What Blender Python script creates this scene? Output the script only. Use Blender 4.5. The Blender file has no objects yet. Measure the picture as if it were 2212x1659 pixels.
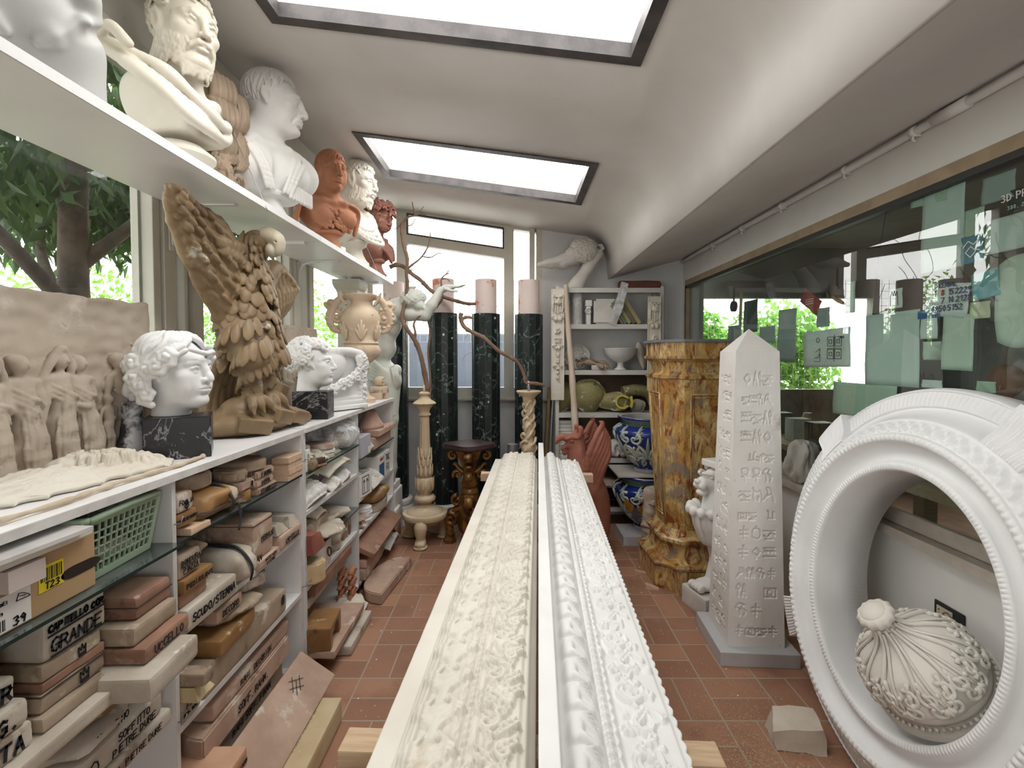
import bpy, bmesh, math, random
import numpy as np
from mathutils import Vector, Matrix
SC = bpy.context.scene
COL = SC.collection
PI = math.pi
# ---------------------------------------------------------------- camera
F_PX, PITCH, EYE = 1044.0, math.radians(1.7), 1.55
SHX, SHY = -4/2212, -0.01289
cd = bpy.data.cameras.new('camera'); cam = bpy.data.objects.new('camera', cd); COL.objects.link(cam)
cd.sensor_width = 36; cd.lens = 36*F_PX/2212; cd.shift_x = SHX; cd.shift_y = SHY
cd.clip_start = .02; cd.clip_end = 200
cam.location = (0, 0, EYE); cam.rotation_euler = (PI/2-PITCH, 0, 0)
SC.camera = cam
def U(px, py, X=None, Y=None, Z=None):
    """a point of the photograph at a known room coordinate"""
    cx = ((px-1106)/2212+SHX)*2212/F_PX; cy = (-(py-829.5)/2212+SHY)*2212/F_PX
    d = Vector((cx, cy*math.sin(PITCH)+math.cos(PITCH), cy*math.cos(PITCH)-math.sin(PITCH)))
    if X is not None: t = X/d.x
    elif Y is not None: t = Y/d.y
    else: t = (Z-EYE)/d.z
    return Vector((0, 0, EYE))+d*t
# ---------------------------------------------------------------- sky and daylight
SC.view_settings.view_transform = 'Standard'; SC.view_settings.look = 'None'
SC.view_settings.gamma = 1; SC.view_settings.use_curve_mapping = False
SC.view_settings.exposure = 0.9
wd = bpy.data.worlds.new('overcast_sky'); SC.world = wd; wd.use_nodes = True
bg = wd.node_tree.nodes['Background']; bg.inputs[0].default_value = (1, .98, .95, 1); bg.inputs[1].default_value = 4.2
def area(name, loc, rot, sx, sy, power=0, portal=False, color=(1, 1, 1)):
    l = bpy.data.lights.new(name, 'AREA'); l.shape = 'RECTANGLE'; l.size = sx; l.size_y = sy; l.energy = power; l.color = color
    if portal: l.cycles.is_portal = True
    o = bpy.data.objects.new(name, l); COL.objects.link(o); o.location = loc; o.rotation_euler = rot
    return o
XL, XR, YB, YF = -1.42, 1.62, 4.70, -1.5       # room: left glazing, right wall, back wall, wall behind the viewer
def ceil_z(x, y):
    b = .108+.042*min(max((y-1.5)/3.2, 0), 1)
    return EYE+1.305-.008*max(y, 0)-b*(x)
SKY = [(-1.0, .525, .95, 2.04), (-.975, .53, 3.02, 3.80)]
for i, (x0, x1, y0, y1) in enumerate(SKY):
    xm, ym = (x0+x1)/2, (y0+y1)/2
    area('skylight_portal', (xm, ym, ceil_z(xm, ym)+.13), (0, math.atan(.12), 0), 1.46, y1-y0-.02, portal=True)
area('left_window_portal', (XL-.12, 1.6, 2.0), (0, -PI/2, 0), 1.55, 6.0, portal=True)
area('rear_fill_portal', (.95, YF-.1, 1.65), (PI/2, 0, 0), .9, .9, portal=True)  # serves the opening added behind the viewer for fill light
area('back_window_portal', (-.45, YB+.15, 1.75), (-PI/2, 0, 0), 1.3, 1.5, portal=True)
c = SC.cycles
c.use_denoising = True; c.max_bounces = 8; c.diffuse_bounces = 4; c.glossy_bounces = 3; c.transmission_bounces = 6
c.transparent_max_bounces = 16; c.caustics_reflective = False; c.caustics_refractive = False
c.sample_clamp_indirect = 6; c.use_adaptive_sampling = True; c.adaptive_threshold = .06
# ---------------------------------------------------------------- mesh helpers
def link(o, parent=None):
    COL.objects.link(o)
    if parent is not None: o.parent = parent
    return o
def tag(o, label, cat, group=None, kind=None):
    o['label'] = label; o['category'] = cat
    if group: o['group'] = group
    if kind: o['kind'] = kind
    return o
def thing(name, label, cat, loc=(0, 0, 0), rz=0, group=None, scale=1, kind=None):
    o = bpy.data.objects.new(name, None); o.empty_display_size = .05; link(o)
    o.location = loc; o.rotation_euler = (0, 0, rz); o.scale = (scale,)*3
    return tag(o, label, cat, group, kind)
def mk(name, VF, mat, parent=None, smooth=True, loc=None, rot=None, auto=None):
    V, Fc = VF
    me = bpy.data.meshes.new(name)
    if isinstance(Fc, np.ndarray):
        n, k = Fc.shape
        me.vertices.add(len(V)); me.vertices.foreach_set('co', np.asarray(V, np.float32).ravel())
        me.loops.add(n*k); me.loops.foreach_set('vertex_index', Fc.astype(np.int32).ravel())
        me.polygons.add(n); me.polygons.foreach_set('loop_start', np.arange(0, n*k, k, dtype=np.int32))
        me.update(calc_edges=True)
    else:
        me.from_pydata([tuple(v) for v in V], [], [tuple(f) for f in Fc])
    if smooth: me.polygons.foreach_set('use_smooth', np.ones(len(me.polygons), bool))
    if smooth and auto is not None: me.set_sharp_from_angle(angle=math.radians(auto))
    if mat is not None: me.materials.append(mat)
    o = bpy.data.objects.new(name, me); link(o, parent)
    if loc is not None: o.location = loc
    if rot is not None: o.rotation_euler = rot
    return o
def struct(name, VF, mat, parent=None, smooth=False):
    o = mk(name, VF, mat, parent, smooth); o['kind'] = 'structure'; return o
def join(*parts):
    V, Fc, n = [], [], 0
    for v, f in parts:
        v = np.asarray(v, float).reshape(-1, 3); V.append(v)
        Fc += [tuple(int(i)+n for i in q) for q in f]; n += len(v)
    return np.concatenate(V), Fc
def xf(VF, loc=(0, 0, 0), rz=0, rx=0, ry=0, s=(1, 1, 1)):
    V = np.asarray(VF[0], float)*np.array(s if hasattr(s, '__len__') else (s,)*3)
    R = np.array(Matrix.Rotation(rz, 3, 'Z') @ Matrix.Rotation(ry, 3, 'Y') @ Matrix.Rotation(rx, 3, 'X'))
    return V@R.T+np.array(loc), VF[1]
def box(x0, x1, y0, y1, z0, z1, b=0):
    """a box with its edges broken by b"""
    if b <= 0:
        V = [(x, y, z) for x in (x0, x1) for y in (y0, y1) for z in (z0, z1)]
        return V, [(0, 1, 3, 2), (4, 6, 7, 5), (0, 4, 5, 1), (2, 3, 7, 6), (0, 2, 6, 4), (1, 5, 7, 3)]
    bm = bmesh.new(); bmesh.ops.create_cube(bm, size=1)
    for v in bm.verts: v.co = Vector(((x0+x1)/2+v.co.x*(x1-x0), (y0+y1)/2+v.co.y*(y1-y0), (z0+z1)/2+v.co.z*(z1-z0)))
    bmesh.ops.bevel(bm, geom=bm.edges[:], offset=b, segments=2, affect='EDGES', profile=.6)
    return bmout(bm)
def bmout(bm):
    bm.verts.index_update()
    V = [tuple(v.co) for v in bm.verts]; Fc = [tuple(v.index for v in f.verts) for f in bm.faces]; bm.free(); return V, Fc
def lathe(prof, seg=48, close=True, flute=None, a0=0, a1=2*PI, poly=False):
    """prof: (radius, z) from bottom to top; flute(angle, z, i) scales the radius"""
    full = abs(a1-a0-2*PI) < 1e-6; n = seg if full else seg+1
    V = []; Fc = []
    for i, (r, z) in enumerate(prof):
        for j in range(n):
            a = a0+(a1-a0)*j/seg; rr = r*(flute(a, z, i) if flute else 1)
            V.append((rr*math.cos(a), rr*math.sin(a), z))
    for i in range(len(prof)-1):
        for j in range(seg):
            k = (j+1) % n if full else j+1
            Fc.append((i*n+j, i*n+k, (i+1)*n+k, (i+1)*n+j))
    if close and full:
        Fc.append(tuple(range(n))[::-1]); Fc.append(tuple((len(prof)-1)*n+j for j in range(n)))
    return V, Fc
def curve_pts(P, n=8):
    """Catmull-Rom through P (tuples of any length)"""
    P = [np.array(p, float) for p in P]; out = []
    for i in range(len(P)-1):
        a = P[max(i-1, 0)]; b = P[i]; c_ = P[i+1]; d = P[min(i+2, len(P)-1)]
        for k in range(n):
            t = k/n
            out.append(.5*((2*b)+(-a+c_)*t+(2*a-5*b+4*c_-d)*t*t+(-a+3*b-3*c_+d)*t**3))
    out.append(P[-1]); return out
def tube(P, r, seg=8, caps=True, flat=None):
    """round tube through P with radius r (number or list); flat=(normal, ratio) squashes it"""
    P = [Vector(p[:3]) for p in P]; n = len(P); R = r if hasattr(r, '__len__') else [r]*n
    V = []; Fc = []; up = Vector((.13, .27, .95)); T0 = None; N = None
    for i, p in enumerate(P):
        T = (P[min(i+1, n-1)]-P[max(i-1, 0)])
        T = T.normalized() if T.length > 1e-9 else (T0 or Vector((0, 0, 1)))
        if N is None: N = T.orthogonal().normalized()
        else:
            N = N-T*N.dot(T); N = N.normalized() if N.length > 1e-6 else T.orthogonal().normalized()
        B = T.cross(N); T0 = T
        for j in range(seg):
            a = 2*PI*j/seg; q = N*math.cos(a)*R[i]+B*math.sin(a)*R[i]
            if flat is not None: q = q-flat[0]*(q.dot(flat[0])*(1-flat[1]))
            V.append(tuple(p+q))
    for i in range(n-1):
        for j in range(seg):
            k = (j+1) % seg; Fc.append((i*seg+j, i*seg+k, (i+1)*seg+k, (i+1)*seg+j))
    if caps: Fc += [tuple(range(seg))[::-1], tuple((n-1)*seg+j for j in range(seg))]
    return V, Fc
def prism(poly, z0, z1, b=0, seg=2):
    """a plan polygon raised from z0 to z1"""
    bm = bmesh.new(); vs = [bm.verts.new((x, y, z0)) for x, y in poly]; f = bm.faces.new(vs)
    r = bmesh.ops.extrude_face_region(bm, geom=[f])
    for v in r['geom']:
        if isinstance(v, bmesh.types.BMVert): v.co.z = z1
    bmesh.ops.recalc_face_normals(bm, faces=bm.faces)
    if b: bmesh.ops.bevel(bm, geom=bm.edges[:], offset=b, segments=seg, affect='EDGES')
    return bmout(bm)
def rough_up(VF, amp, sc=20, seed=0, cuts=3, b=.004):
    """chipped, hand-cast version of a convex shape: subdivide and displace"""
    bm = bmesh.new(); vs = [bm.verts.new(v) for v in VF[0]]
    for f in VF[1]:
        try: bm.faces.new([vs[i] for i in f])
        except ValueError: pass
    bmesh.ops.subdivide_edges(bm, edges=bm.edges[:], cuts=cuts, use_grid_fill=True)
    from mathutils import noise
    o = Vector((seed*3.7, seed*1.3, seed*7.1))
    for v in bm.verts:
        n = noise.noise_vector(v.co*sc+o)+noise.noise_vector(v.co*sc*3+o)*.45
        v.co += n*amp
    bmesh.ops.recalc_face_normals(bm, faces=bm.faces)
    return bmout(bm)
def gridmesh(P):
    """P: (n, m, 3) array -> quads"""
    n, m, _ = P.shape; i = np.arange(n*m).reshape(n, m)
    return P.reshape(-1, 3), np.stack([i[:-1, :-1].ravel(), i[1:, :-1].ravel(), i[1:, 1:].ravel(), i[:-1, 1:].ravel()], 1)
def slab_from_height(H, dx, dy, thick):
    """solid slab whose top is the height map H[nx, ny]; underside at -thick"""
    nx, ny = H.shape
    X, Y = np.meshgrid(np.arange(nx)*dx, np.arange(ny)*dy, indexing='ij')
    V, Fq = gridmesh(np.stack([X, Y, H], -1))
    i = np.arange(nx*ny).reshape(nx, ny)
    rim = np.concatenate([i[:, 0], i[-1, 1:], i[-2::-1, -1], i[0, -2:0:-1]])
    W = V[rim].copy(); W[:, 2] = -thick; n0 = len(V); m = len(rim)
    a = np.arange(m); b_ = (a+1) % m
    side = np.stack([rim[a], n0+a, n0+b_, rim[b_]], 1)
    V2 = np.concatenate([V, W]); 
    c0 = len(V2); V2 = np.concatenate([V2, [[(nx-1)*dx/2, (ny-1)*dy/2, -thick]]])
    bot = np.stack([n0+b_, n0+a, np.full(m, c0), np.full(m, c0)], 1)
    return V2, [tuple(q) for q in Fq]+[tuple(q) for q in side]+[tuple(q[:3]) for q in bot]
class HF:
    """height map over W x L with stamps"""
    def __init__(s, W, L, h):
        s.h = h; s.nx = int(round(W/h))+1; s.ny = int(round(L/h))+1; s.H = np.zeros((s.nx, s.ny)); s.W = W; s.L = L
    def _w(s, x0, x1, y0, y1):
        a = max(int(x0/s.h), 0); b = min(int(x1/s.h)+2, s.nx); c_ = max(int(y0/s.h), 0); d = min(int(y1/s.h)+2, s.ny)
        if a >= b or c_ >= d: return None
        return slice(a, b), slice(c_, d), np.arange(a, b)[:, None]*s.h, np.arange(c_, d)[None, :]*s.h
    def _put(s, sl, v, mode):
        A = s.H[sl]
        if mode == 'max': np.maximum(A, v, out=A)
        elif mode == 'add': A += v
        else: np.minimum(A, v, out=A)
    def stroke(s, P, w, ht, mode='max', base=0, sharp=.5):
        P = [np.array(p, float) for p in P]
        for i in range(len(P)-1):
            a, b = P[i][:2], P[i+1][:2]
            wa = w[i] if hasattr(w, '__len__') else w; wb = w[i+1] if hasattr(w, '__len__') else w
            m = max(wa, wb)
            g = s._w(min(a[0], b[0])-m, max(a[0], b[0])+m, min(a[1], b[1])-m, max(a[1], b[1])+m)
            if g is None: continue
            sx, sy, X, Y = g; d = b-a; L2 = max(d@d, 1e-12)
            t = np.clip(((X-a[0])*d[0]+(Y-a[1])*d[1])/L2, 0, 1)
            r = np.hypot(X-a[0]-d[0]*t, Y-a[1]-d[1]*t)/np.maximum(wa+(wb-wa)*t, 1e-6)
            v = ht*np.clip(1-r*r, 0, 1)**sharp
            if mode == 'max': v = np.where(r < 1, v+base, -1)
            s._put((sx, sy), v, mode)
    def ell(s, cx, cy, rx, ry, ht, rot=0, mode='max', base=0, sharp=.5, cut=None):
        m = max(rx, ry); g = s._w(cx-m, cx+m, cy-m, cy+m)
        if g is None: return
        sx, sy, X, Y = g; c_, n = math.cos(rot), math.sin(rot)
        u = ((X-cx)*c_+(Y-cy)*n)/rx; v = (-(X-cx)*n+(Y-cy)*c_)/ry; q = u*u+v*v
        h = ht*np.clip(1-q, 0, 1)**sharp
        if cut: h = h*(1-cut*np.exp(-(v*6)**2))
        if mode == 'max': h = np.where(q < 1, h+base, -1)
        s._put((sx, sy), h, mode)
    def leaf(s, cx, cy, L, w, rot, ht, base=0, lobes=4, bend=0):
        """a lobed leaf whose stalk is at (cx, cy)"""
        P = [(cx+L*t*math.cos(rot+bend*t), cy+L*t*math.sin(rot+bend*t)) for t in np.linspace(0, 1, 7)]
        s.stroke(P, [w*.35, w*.45, w*.5, w*.5, w*.42, w*.3, w*.1], ht*.8, base=base)
        for i in range(lobes):
            t = (i+.8)/(lobes+.6); x, y = cx+L*t*math.cos(rot+bend*t), cy+L*t*math.sin(rot+bend*t)
            for sg in (1, -1):
                a = rot+bend*t+sg*.95; l = w*(1-.5*t)
                s.stroke([(x, y), (x+l*.6*math.cos(a), y+l*.6*math.sin(a)), (x+l*math.cos(a-sg*.5), y+l*math.sin(a-sg*.5))], [w*.18, w*.22, w*.1], ht, base=base)
        s.stroke(P, w*.09, -ht*.4, mode='add')
    def flower(s, cx, cy, r, ht, n=5, base=0, rot=0):
        for i in range(n):
            a = rot+2*PI*i/n; s.ell(cx+r*.6*math.cos(a), cy+r*.6*math.sin(a), r*.45, r*.36, ht*.75, a, base=base)
        s.ell(cx, cy, r*.28, r*.28, ht, base=base)
    def noise(s, amp, sc, seed=0):
        r = np.random.RandomState(seed); n = max(int(s.W/sc)+3, 3), max(int(s.L/sc)+3, 3)
        G = r.rand(*n)-.5; x = np.arange(s.nx)*s.h/sc; y = np.arange(s.ny)*s.h/sc
        i = x.astype(int); j = y.astype(int); fx = (x-i)[:, None]; fy = (y-j)[None, :]
        fx = fx*fx*(3-2*fx); fy = fy*fy*(3-2*fy)
        g = lambda a, b: G[np.ix_(a, b)]
        s.H += amp*(g(i, j)*(1-fx)*(1-fy)+g(i+1, j)*fx*(1-fy)+g(i, j+1)*(1-fx)*fy+g(i+1, j+1)*fx*fy)
    def blur(s, n=1):
        for _ in range(n):
            P = np.pad(s.H, 1, mode='edge'); s.H = (P[1:-1, 1:-1]*4+P[:-2, 1:-1]+P[2:, 1:-1]+P[1:-1, :-2]+P[1:-1, 2:])/8
def noise3(X, Y, Z, sc, seed=0):
    """cheap smooth pseudo-noise from sums of sines"""
    r = np.random.RandomState(seed); out = 0
    for i in range(7):
        k = r.randn(3); k *= sc*(.6+1.1*r.rand())/np.linalg.norm(k); out = out+np.sin(X*k[0]+Y*k[1]+Z*k[2]+r.rand()*6.28)
    return out/4
class SDF:
    """a body modelled as one blended surface, meshed by surface nets"""
    def __init__(s, lo, hi, h):
        s.lo = np.array(lo, np.float32); s.h = h
        s.n = np.ceil((np.array(hi)-s.lo)/h).astype(int)+1
        s.ax = [(s.lo[i]+np.arange(s.n[i])*h).astype(np.float32) for i in range(3)]
        s.D = np.full(s.n, 1.0, np.float32)
    def win(s, lo, hi, pad):
        a = np.clip(np.floor((np.array(lo)-pad-s.lo)/s.h).astype(int), 0, s.n); b = np.clip(np.ceil((np.array(hi)+pad-s.lo)/s.h).astype(int)+1, 0, s.n)
        if (b <= a).any(): return None
        sl = tuple(slice(a[i], b[i]) for i in range(3))
        return sl, s.ax[0][sl[0]][:, None, None], s.ax[1][sl[1]][None, :, None], s.ax[2][sl[2]][None, None, :]
    def put(s, sl, d, k, op):
        A = s.D[sl]
        if op == '-': d = -d
        if k > 0:
            g = np.maximum(k-np.abs(A-d), 0)/k; g = g*g*k*.25
            s.D[sl] = np.minimum(A, d)-g if op == '+' else np.maximum(A, d)+g
        else: s.D[sl] = np.minimum(A, d) if op == '+' else np.maximum(A, d)
    def ell(s, c_, r, k=.01, rot=None, op='+', mir=False):
        r = np.array(r if hasattr(r, '__len__') else (r,)*3, float); m = r.max()
        c_ = np.array(c_, float); g = s.win(c_-m, c_+m, k+3*s.h)
        if g is not None:
            sl, X, Y, Z = g; X = X-c_[0]; Y = Y-c_[1]; Z = Z-c_[2]
            if rot is not None:
                R = np.array(Matrix.Rotation(rot[2], 3, 'Z') @ Matrix.Rotation(rot[1], 3, 'Y') @ Matrix.Rotation(rot[0], 3, 'X'))
                X, Y, Z = (R[0, i]*X+R[1, i]*Y+R[2, i]*Z for i in range(3))
            k0 = np.sqrt((X/r[0])**2+(Y/r[1])**2+(Z/r[2])**2); k1 = np.sqrt((X/r[0]**2)**2+(Y/r[1]**2)**2+(Z/r[2]**2)**2)+1e-6
            s.put(sl, (k0*(k0-1)/k1).astype(np.float32), k, op)
        if mir: s.ell((-c_[0], c_[1], c_[2]), r, k, None if rot is None else (rot[0], -rot[1], -rot[2]), op)
        return s
    def cap(s, a, b, ra, rb=None, k=.01, op='+', mir=False, flat=None):
        rb = ra if rb is None else rb; a = np.array(a, float); b = np.array(b, float); m = max(ra, rb)
        g = s.win(np.minimum(a, b)-m, np.maximum(a, b)+m, k+3*s.h)
        if g is not None:
            sl, X, Y, Z = g; d = b-a; L = max(d@d, 1e-12)
            t = np.clip(((X-a[0])*d[0]+(Y-a[1])*d[1]+(Z-a[2])*d[2])/L, 0, 1)
            s.put(sl, (np.sqrt((X-a[0]-d[0]*t)**2+(Y-a[1]-d[1]*t)**2+(Z-a[2]-d[2]*t)**2)-(ra+(rb-ra)*t)).astype(np.float32), k, op)
        if mir: s.cap((-a[0], a[1], a[2]), (-b[0], b[1], b[2]), ra, rb, k, op)
        return s
    def chain(s, P, R, k=.01, op='+', mir=False):
        R = R if hasattr(R, '__len__') else [R]*len(P)
        for i in range(len(P)-1): s.cap(P[i][:3], P[i+1][:3], R[i], R[i+1], k, op, mir)
        return s
    def box(s, c_, hs, k=.005, rot=None, rnd=.004, op='+'):
        hs = np.array(hs, float); c_ = np.array(c_, float); m = np.linalg.norm(hs); g = s.win(c_-m, c_+m, k+3*s.h)
        if g is None: return s
        sl, X, Y, Z = g; X = X-c_[0]; Y = Y-c_[1]; Z = Z-c_[2]
        if rot is not None:
            R = np.array(Matrix.Rotation(rot[2], 3, 'Z') @ Matrix.Rotation(rot[1], 3, 'Y') @ Matrix.Rotation(rot[0], 3, 'X'))
            X, Y, Z = (R[0, i]*X+R[1, i]*Y+R[2, i]*Z for i in range(3))
        qx, qy, qz = np.abs(X)-hs[0]+rnd, np.abs(Y)-hs[1]+rnd, np.abs(Z)-hs[2]+rnd
        qx, qy, qz = np.broadcast_arrays(qx, qy, qz)
        d = np.sqrt(np.maximum(qx, 0)**2+np.maximum(qy, 0)**2+np.maximum(qz, 0)**2)+np.minimum(np.maximum(np.maximum(qx, qy), qz), 0)-rnd
        s.put(sl, d.astype(np.float32), k, op); return s
    def plane(s, p, n, k=0):
        n = np.array(n, float); n /= np.linalg.norm(n)
        d = (s.ax[0][:, None, None]-p[0])*n[0]+(s.ax[1][None, :, None]-p[1])*n[1]+(s.ax[2][None, None, :]-p[2])*n[2]
        s.put((slice(None),)*3, -d.astype(np.float32), k, '-'); return s
    def disp(s, amp, sc, seed=0, lo=None, hi=None):
        g = s.win(s.lo if lo is None else lo, s.ax_hi() if hi is None else hi, 0)
        sl, X, Y, Z = g; s.D[sl] += (amp*noise3(X, Y, Z, sc, seed)).astype(np.float32); return s
    def ax_hi(s): return np.array([a[-1] for a in s.ax])
    def mesh(s):
        D = s.D; D[0] = D[-1] = 1; D[:, 0] = D[:, -1] = 1; D[:, :, 0] = D[:, :, -1] = 1
        I = D < 0; c_ = np.zeros(s.n-1, np.int8)
        for a in (0, 1):
            for b in (0, 1):
                for e in (0, 1): c_ += I[a:s.n[0]-1+a, b:s.n[1]-1+b, e:s.n[2]-1+e]
        act = (c_ > 0) & (c_ < 8); ix = np.argwhere(act)
        cs = [(a, b, e) for a in (0, 1) for b in (0, 1) for e in (0, 1)]
        vals = [D[ix[:, 0]+a, ix[:, 1]+b, ix[:, 2]+e] for a, b, e in cs]
        acc = np.zeros((len(ix), 3)); cnt = np.zeros(len(ix))
        for i in range(8):
            for j in range(i+1, 8):
                df = [cs[j][q]-cs[i][q] for q in range(3)]
                if sum(map(abs, df)) != 1: continue
                x = (vals[i] < 0) != (vals[j] < 0); t = np.where(x, vals[i]/np.where(x, vals[i]-vals[j], 1), 0)
                for q in range(3): acc[:, q] += np.where(x, cs[i][q]+df[q]*t, 0)
                cnt += x
        V = (ix+acc/cnt[:, None])*s.h+s.lo
        idm = np.full(act.shape, -1, np.int32); idm[act] = np.arange(len(ix)); FF = []
        def q(e, s0, cells):
            w = np.argwhere(e); fl = s0[e]
            f = np.stack([idm[tuple((w+np.array(o)).T)] for o in cells], 1)
            f[~fl] = f[~fl][:, ::-1]; FF.append(f)
        a = I[:-1, 1:-1, 1:-1]; q(a != I[1:, 1:-1, 1:-1], a, [(0, 0, 0), (0, 1, 0), (0, 1, 1), (0, 0, 1)])
        a = I[1:-1, :-1, 1:-1]; q(a != I[1:-1, 1:, 1:-1], a, [(0, 0, 0), (0, 0, 1), (1, 0, 1), (1, 0, 0)])
        a = I[1:-1, 1:-1, :-1]; q(a != I[1:-1, 1:-1, 1:], a, [(0, 0, 0), (1, 0, 0), (1, 1, 0), (0, 1, 0)])
        return V, np.concatenate(FF)
# ---------------------------------------------------------------- materials
class NT:
    def __init__(s, name):
        s.m = bpy.data.materials.new(name); s.m.use_nodes = True; s.t = s.m.node_tree; s.b = s.t.nodes['Principled BSDF']
        tc = s.n('ShaderNodeTexCoord'); oi = s.n('ShaderNodeObjectInfo'); ad = s.n('ShaderNodeVectorMath'); ad.operation = 'MULTIPLY_ADD'
        s.l(oi.outputs['Random'], ad.inputs[0]); ad.inputs[1].default_value = (7.3, 3.1, 5.7); s.l(tc.outputs['Object'], ad.inputs[2])
        s.co = ad.outputs[0]; s.raw = tc.outputs['Object']
    def n(s, k): return s.t.nodes.new(k)
    def l(s, a, b): s.t.links.new(a, b)
    def put(s, sock, v):
        if isinstance(v, bpy.types.NodeSocket): s.l(v, sock)
        elif hasattr(v, '__len__') and len(v) == 3 and sock.type == 'RGBA': sock.default_value = (*v, 1)
        else: sock.default_value = v
    def noise(s, sc, det=5, rough=.55, dist=0, co=None, vec=None):
        q = s.n('ShaderNodeTexNoise'); q.inputs['Scale'].default_value = sc; q.inputs['Detail'].default_value = det
        q.inputs['Roughness'].default_value = rough; q.inputs['Distortion'].default_value = dist
        co = co or s.co
        if vec:
            m = s.n('ShaderNodeMapping'); m.inputs['Scale'].default_value = vec; s.l(co, m.inputs[0]); co = m.outputs[0]
        s.l(co, q.inputs['Vector']); return q.outputs['Fac']
    def vor(s, sc, feat='F1', out='Distance', co=None):
        q = s.n('ShaderNodeTexVoronoi'); q.feature = feat; q.inputs['Scale'].default_value = sc; s.l(co or s.co, q.inputs['Vector']); return q.outputs[out]
    def step(s, v, a, b):
        q = s.n('ShaderNodeMapRange'); q.interpolation_type = 'SMOOTHSTEP'; s.put(q.inputs[0], v)
        q.inputs[1].default_value = a; q.inputs[2].default_value = b; return q.outputs[0]
    def math(s, op, a, b=0.0, c_=None):
        q = s.n('ShaderNodeMath'); q.operation = op; s.put(q.inputs[0], a); s.put(q.inputs[1], b)
        if c_ is not None: s.put(q.inputs[2], c_)
        return q.outputs[0]
    def mix(s, f, a, b):
        q = s.n('ShaderNodeMix'); q.data_type = 'RGBA'; s.put(q.inputs[0], f); s.put(q.inputs[6], a); s.put(q.inputs[7], b); return q.outputs[2]
    def bump(s, h, st=.2, d=.01):
        q = s.n('ShaderNodeBump'); q.inputs['Strength'].default_value = st; q.inputs['Distance'].default_value = d; s.put(q.inputs['Height'], h)
        s.l(q.outputs[0], s.b.inputs['Normal']); return s
    def fin(s, col, rough=.6, spec=.4, metal=0):
        s.put(s.b.inputs['Base Color'], col); s.put(s.b.inputs['Roughness'], rough); s.b.inputs['Specular IOR Level'].default_value = spec
        s.b.inputs['Metallic'].default_value = metal; return s.m
MATS = {}
def mat(name, c1, c2=None, sc=6, rough=.7, bump=.12, bsc=70, spec=.3, spots=(), metal=0, vec=None):
    """base colour drifting from c1 to c2, then spots = (colour, scale, threshold, softness)"""
    if name in MATS: return MATS[name]
    t = NT(name); col = t.mix(t.step(t.noise(sc, vec=vec), .35, .65), c1, c2 or tuple(x*.88 for x in c1))
    for (k, s_, th, so) in spots: col = t.mix(t.step(t.noise(s_, 7, .65), th, th+so), col, k)
    if bump: t.bump(t.noise(bsc, 4, .6), bump, .004)
    MATS[name] = t.fin(col, rough, spec, metal); return MATS[name]
def glassmat(name, tint, gloss=.08, rough=0.0, haze=0.0, hazecol=(.8, .9, .88), dirt=None):
    t = NT(name); tr = t.n('ShaderNodeBsdfTransparent'); tr.inputs[0].default_value = (*tint, 1)
    gl = t.n('ShaderNodeBsdfGlossy'); gl.inputs['Roughness'].default_value = rough; gl.inputs[0].default_value = (1, 1, 1, 1)
    lw = t.n('ShaderNodeLayerWeight'); lw.inputs[0].default_value = .5
    fr = t.math('MULTIPLY_ADD', t.math('POWER', lw.outputs['Facing'], 5), .9, gloss)
    m = t.n('ShaderNodeMixShader'); t.l(fr, m.inputs[0]); t.l(tr.outputs[0], m.inputs[1]); t.l(gl.outputs[0], m.inputs[2]); last = m.outputs[0]
    if haze:
        df = t.n('ShaderNodeBsdfDiffuse'); df.inputs[0].default_value = (*hazecol, 1)
        m2 = t.n('ShaderNodeMixShader'); f = t.math('MULTIPLY', t.step(t.noise(dirt or 5, 6, .7), .3, .8), haze)
        t.l(f, m2.inputs[0]); t.l(last, m2.inputs[1]); t.l(df.outputs[0], m2.inputs[2]); last = m2.outputs[0]
    t.l(last, t.t.nodes['Material Output'].inputs[0]); return t.m
PLASTER = mat('white_plaster', (.77, .76, .74), (.70, .68, .65), 5, .62, .1, spots=[((.58, .52, .45), 3, .62, .12), ((.45, .41, .37), 40, .73, .04)])
PLASTER_W = mat('bright_plaster', (.83, .83, .82), (.77, .77, .765), 4, .6, .06)
PLASTER_G = mat('old_plaster', (.64, .62, .58), (.55, .52, .48), 5, .7, .2, spots=[((.46, .40, .33), 4, .58, .14), ((.30, .26, .22), 45, .70, .05)])
PLASTER_C = mat('cream_plaster', (.70, .66, .58), (.62, .565, .47), 4, .55, .1, spots=[((.60, .49, .35), 3, .66, .1)])
IVORY = mat('ivory_plaster', (.80, .78, .70), (.73, .70, .61), 4, .55, .1)
CLAY = mat('grey_clay', (.49, .415, .34), (.42, .35, .28), 5, .8, .3, 40, spots=[((.35, .28, .22), 12, .66, .06), ((.68, .61, .53), 2.5, .6, .15)])
TERRA = mat('terracotta', (.46, .205, .115), (.39, .17, .095), 6, .8, .2, spots=[((.56, .33, .22), 9, .64, .1), ((.24, .14, .10), 20, .70, .06)])
TERRA_D = mat('dark_terracotta', (.33, .155, .115), (.27, .12, .09), 9, .85, .35, spots=[((.45, .27, .22), 12, .62, .1)])
BROWN = mat('brown_resin', (.36, .27, .19), (.27, .20, .14), 7, .5, .25, spots=[((.50, .42, .33), 5, .58, .12), ((.10, .08, .06), 14, .66, .08)])
AMBER = mat('amber_wax', (.295, .205, .115), (.21, .14, .075), 4, .45, .25, 35, .4, spots=[((.50, .38, .24), 3.0, .58, .15), ((.60, .56, .49), 6, .64, .06), ((.09, .065, .05), 5, .63, .07)])
LAMIN = mat('white_laminate', (.80, .795, .79), (.74, .73, .725), 2, .35, .03, spots=[((.5, .46, .42), 16, .74, .05)])
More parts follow.
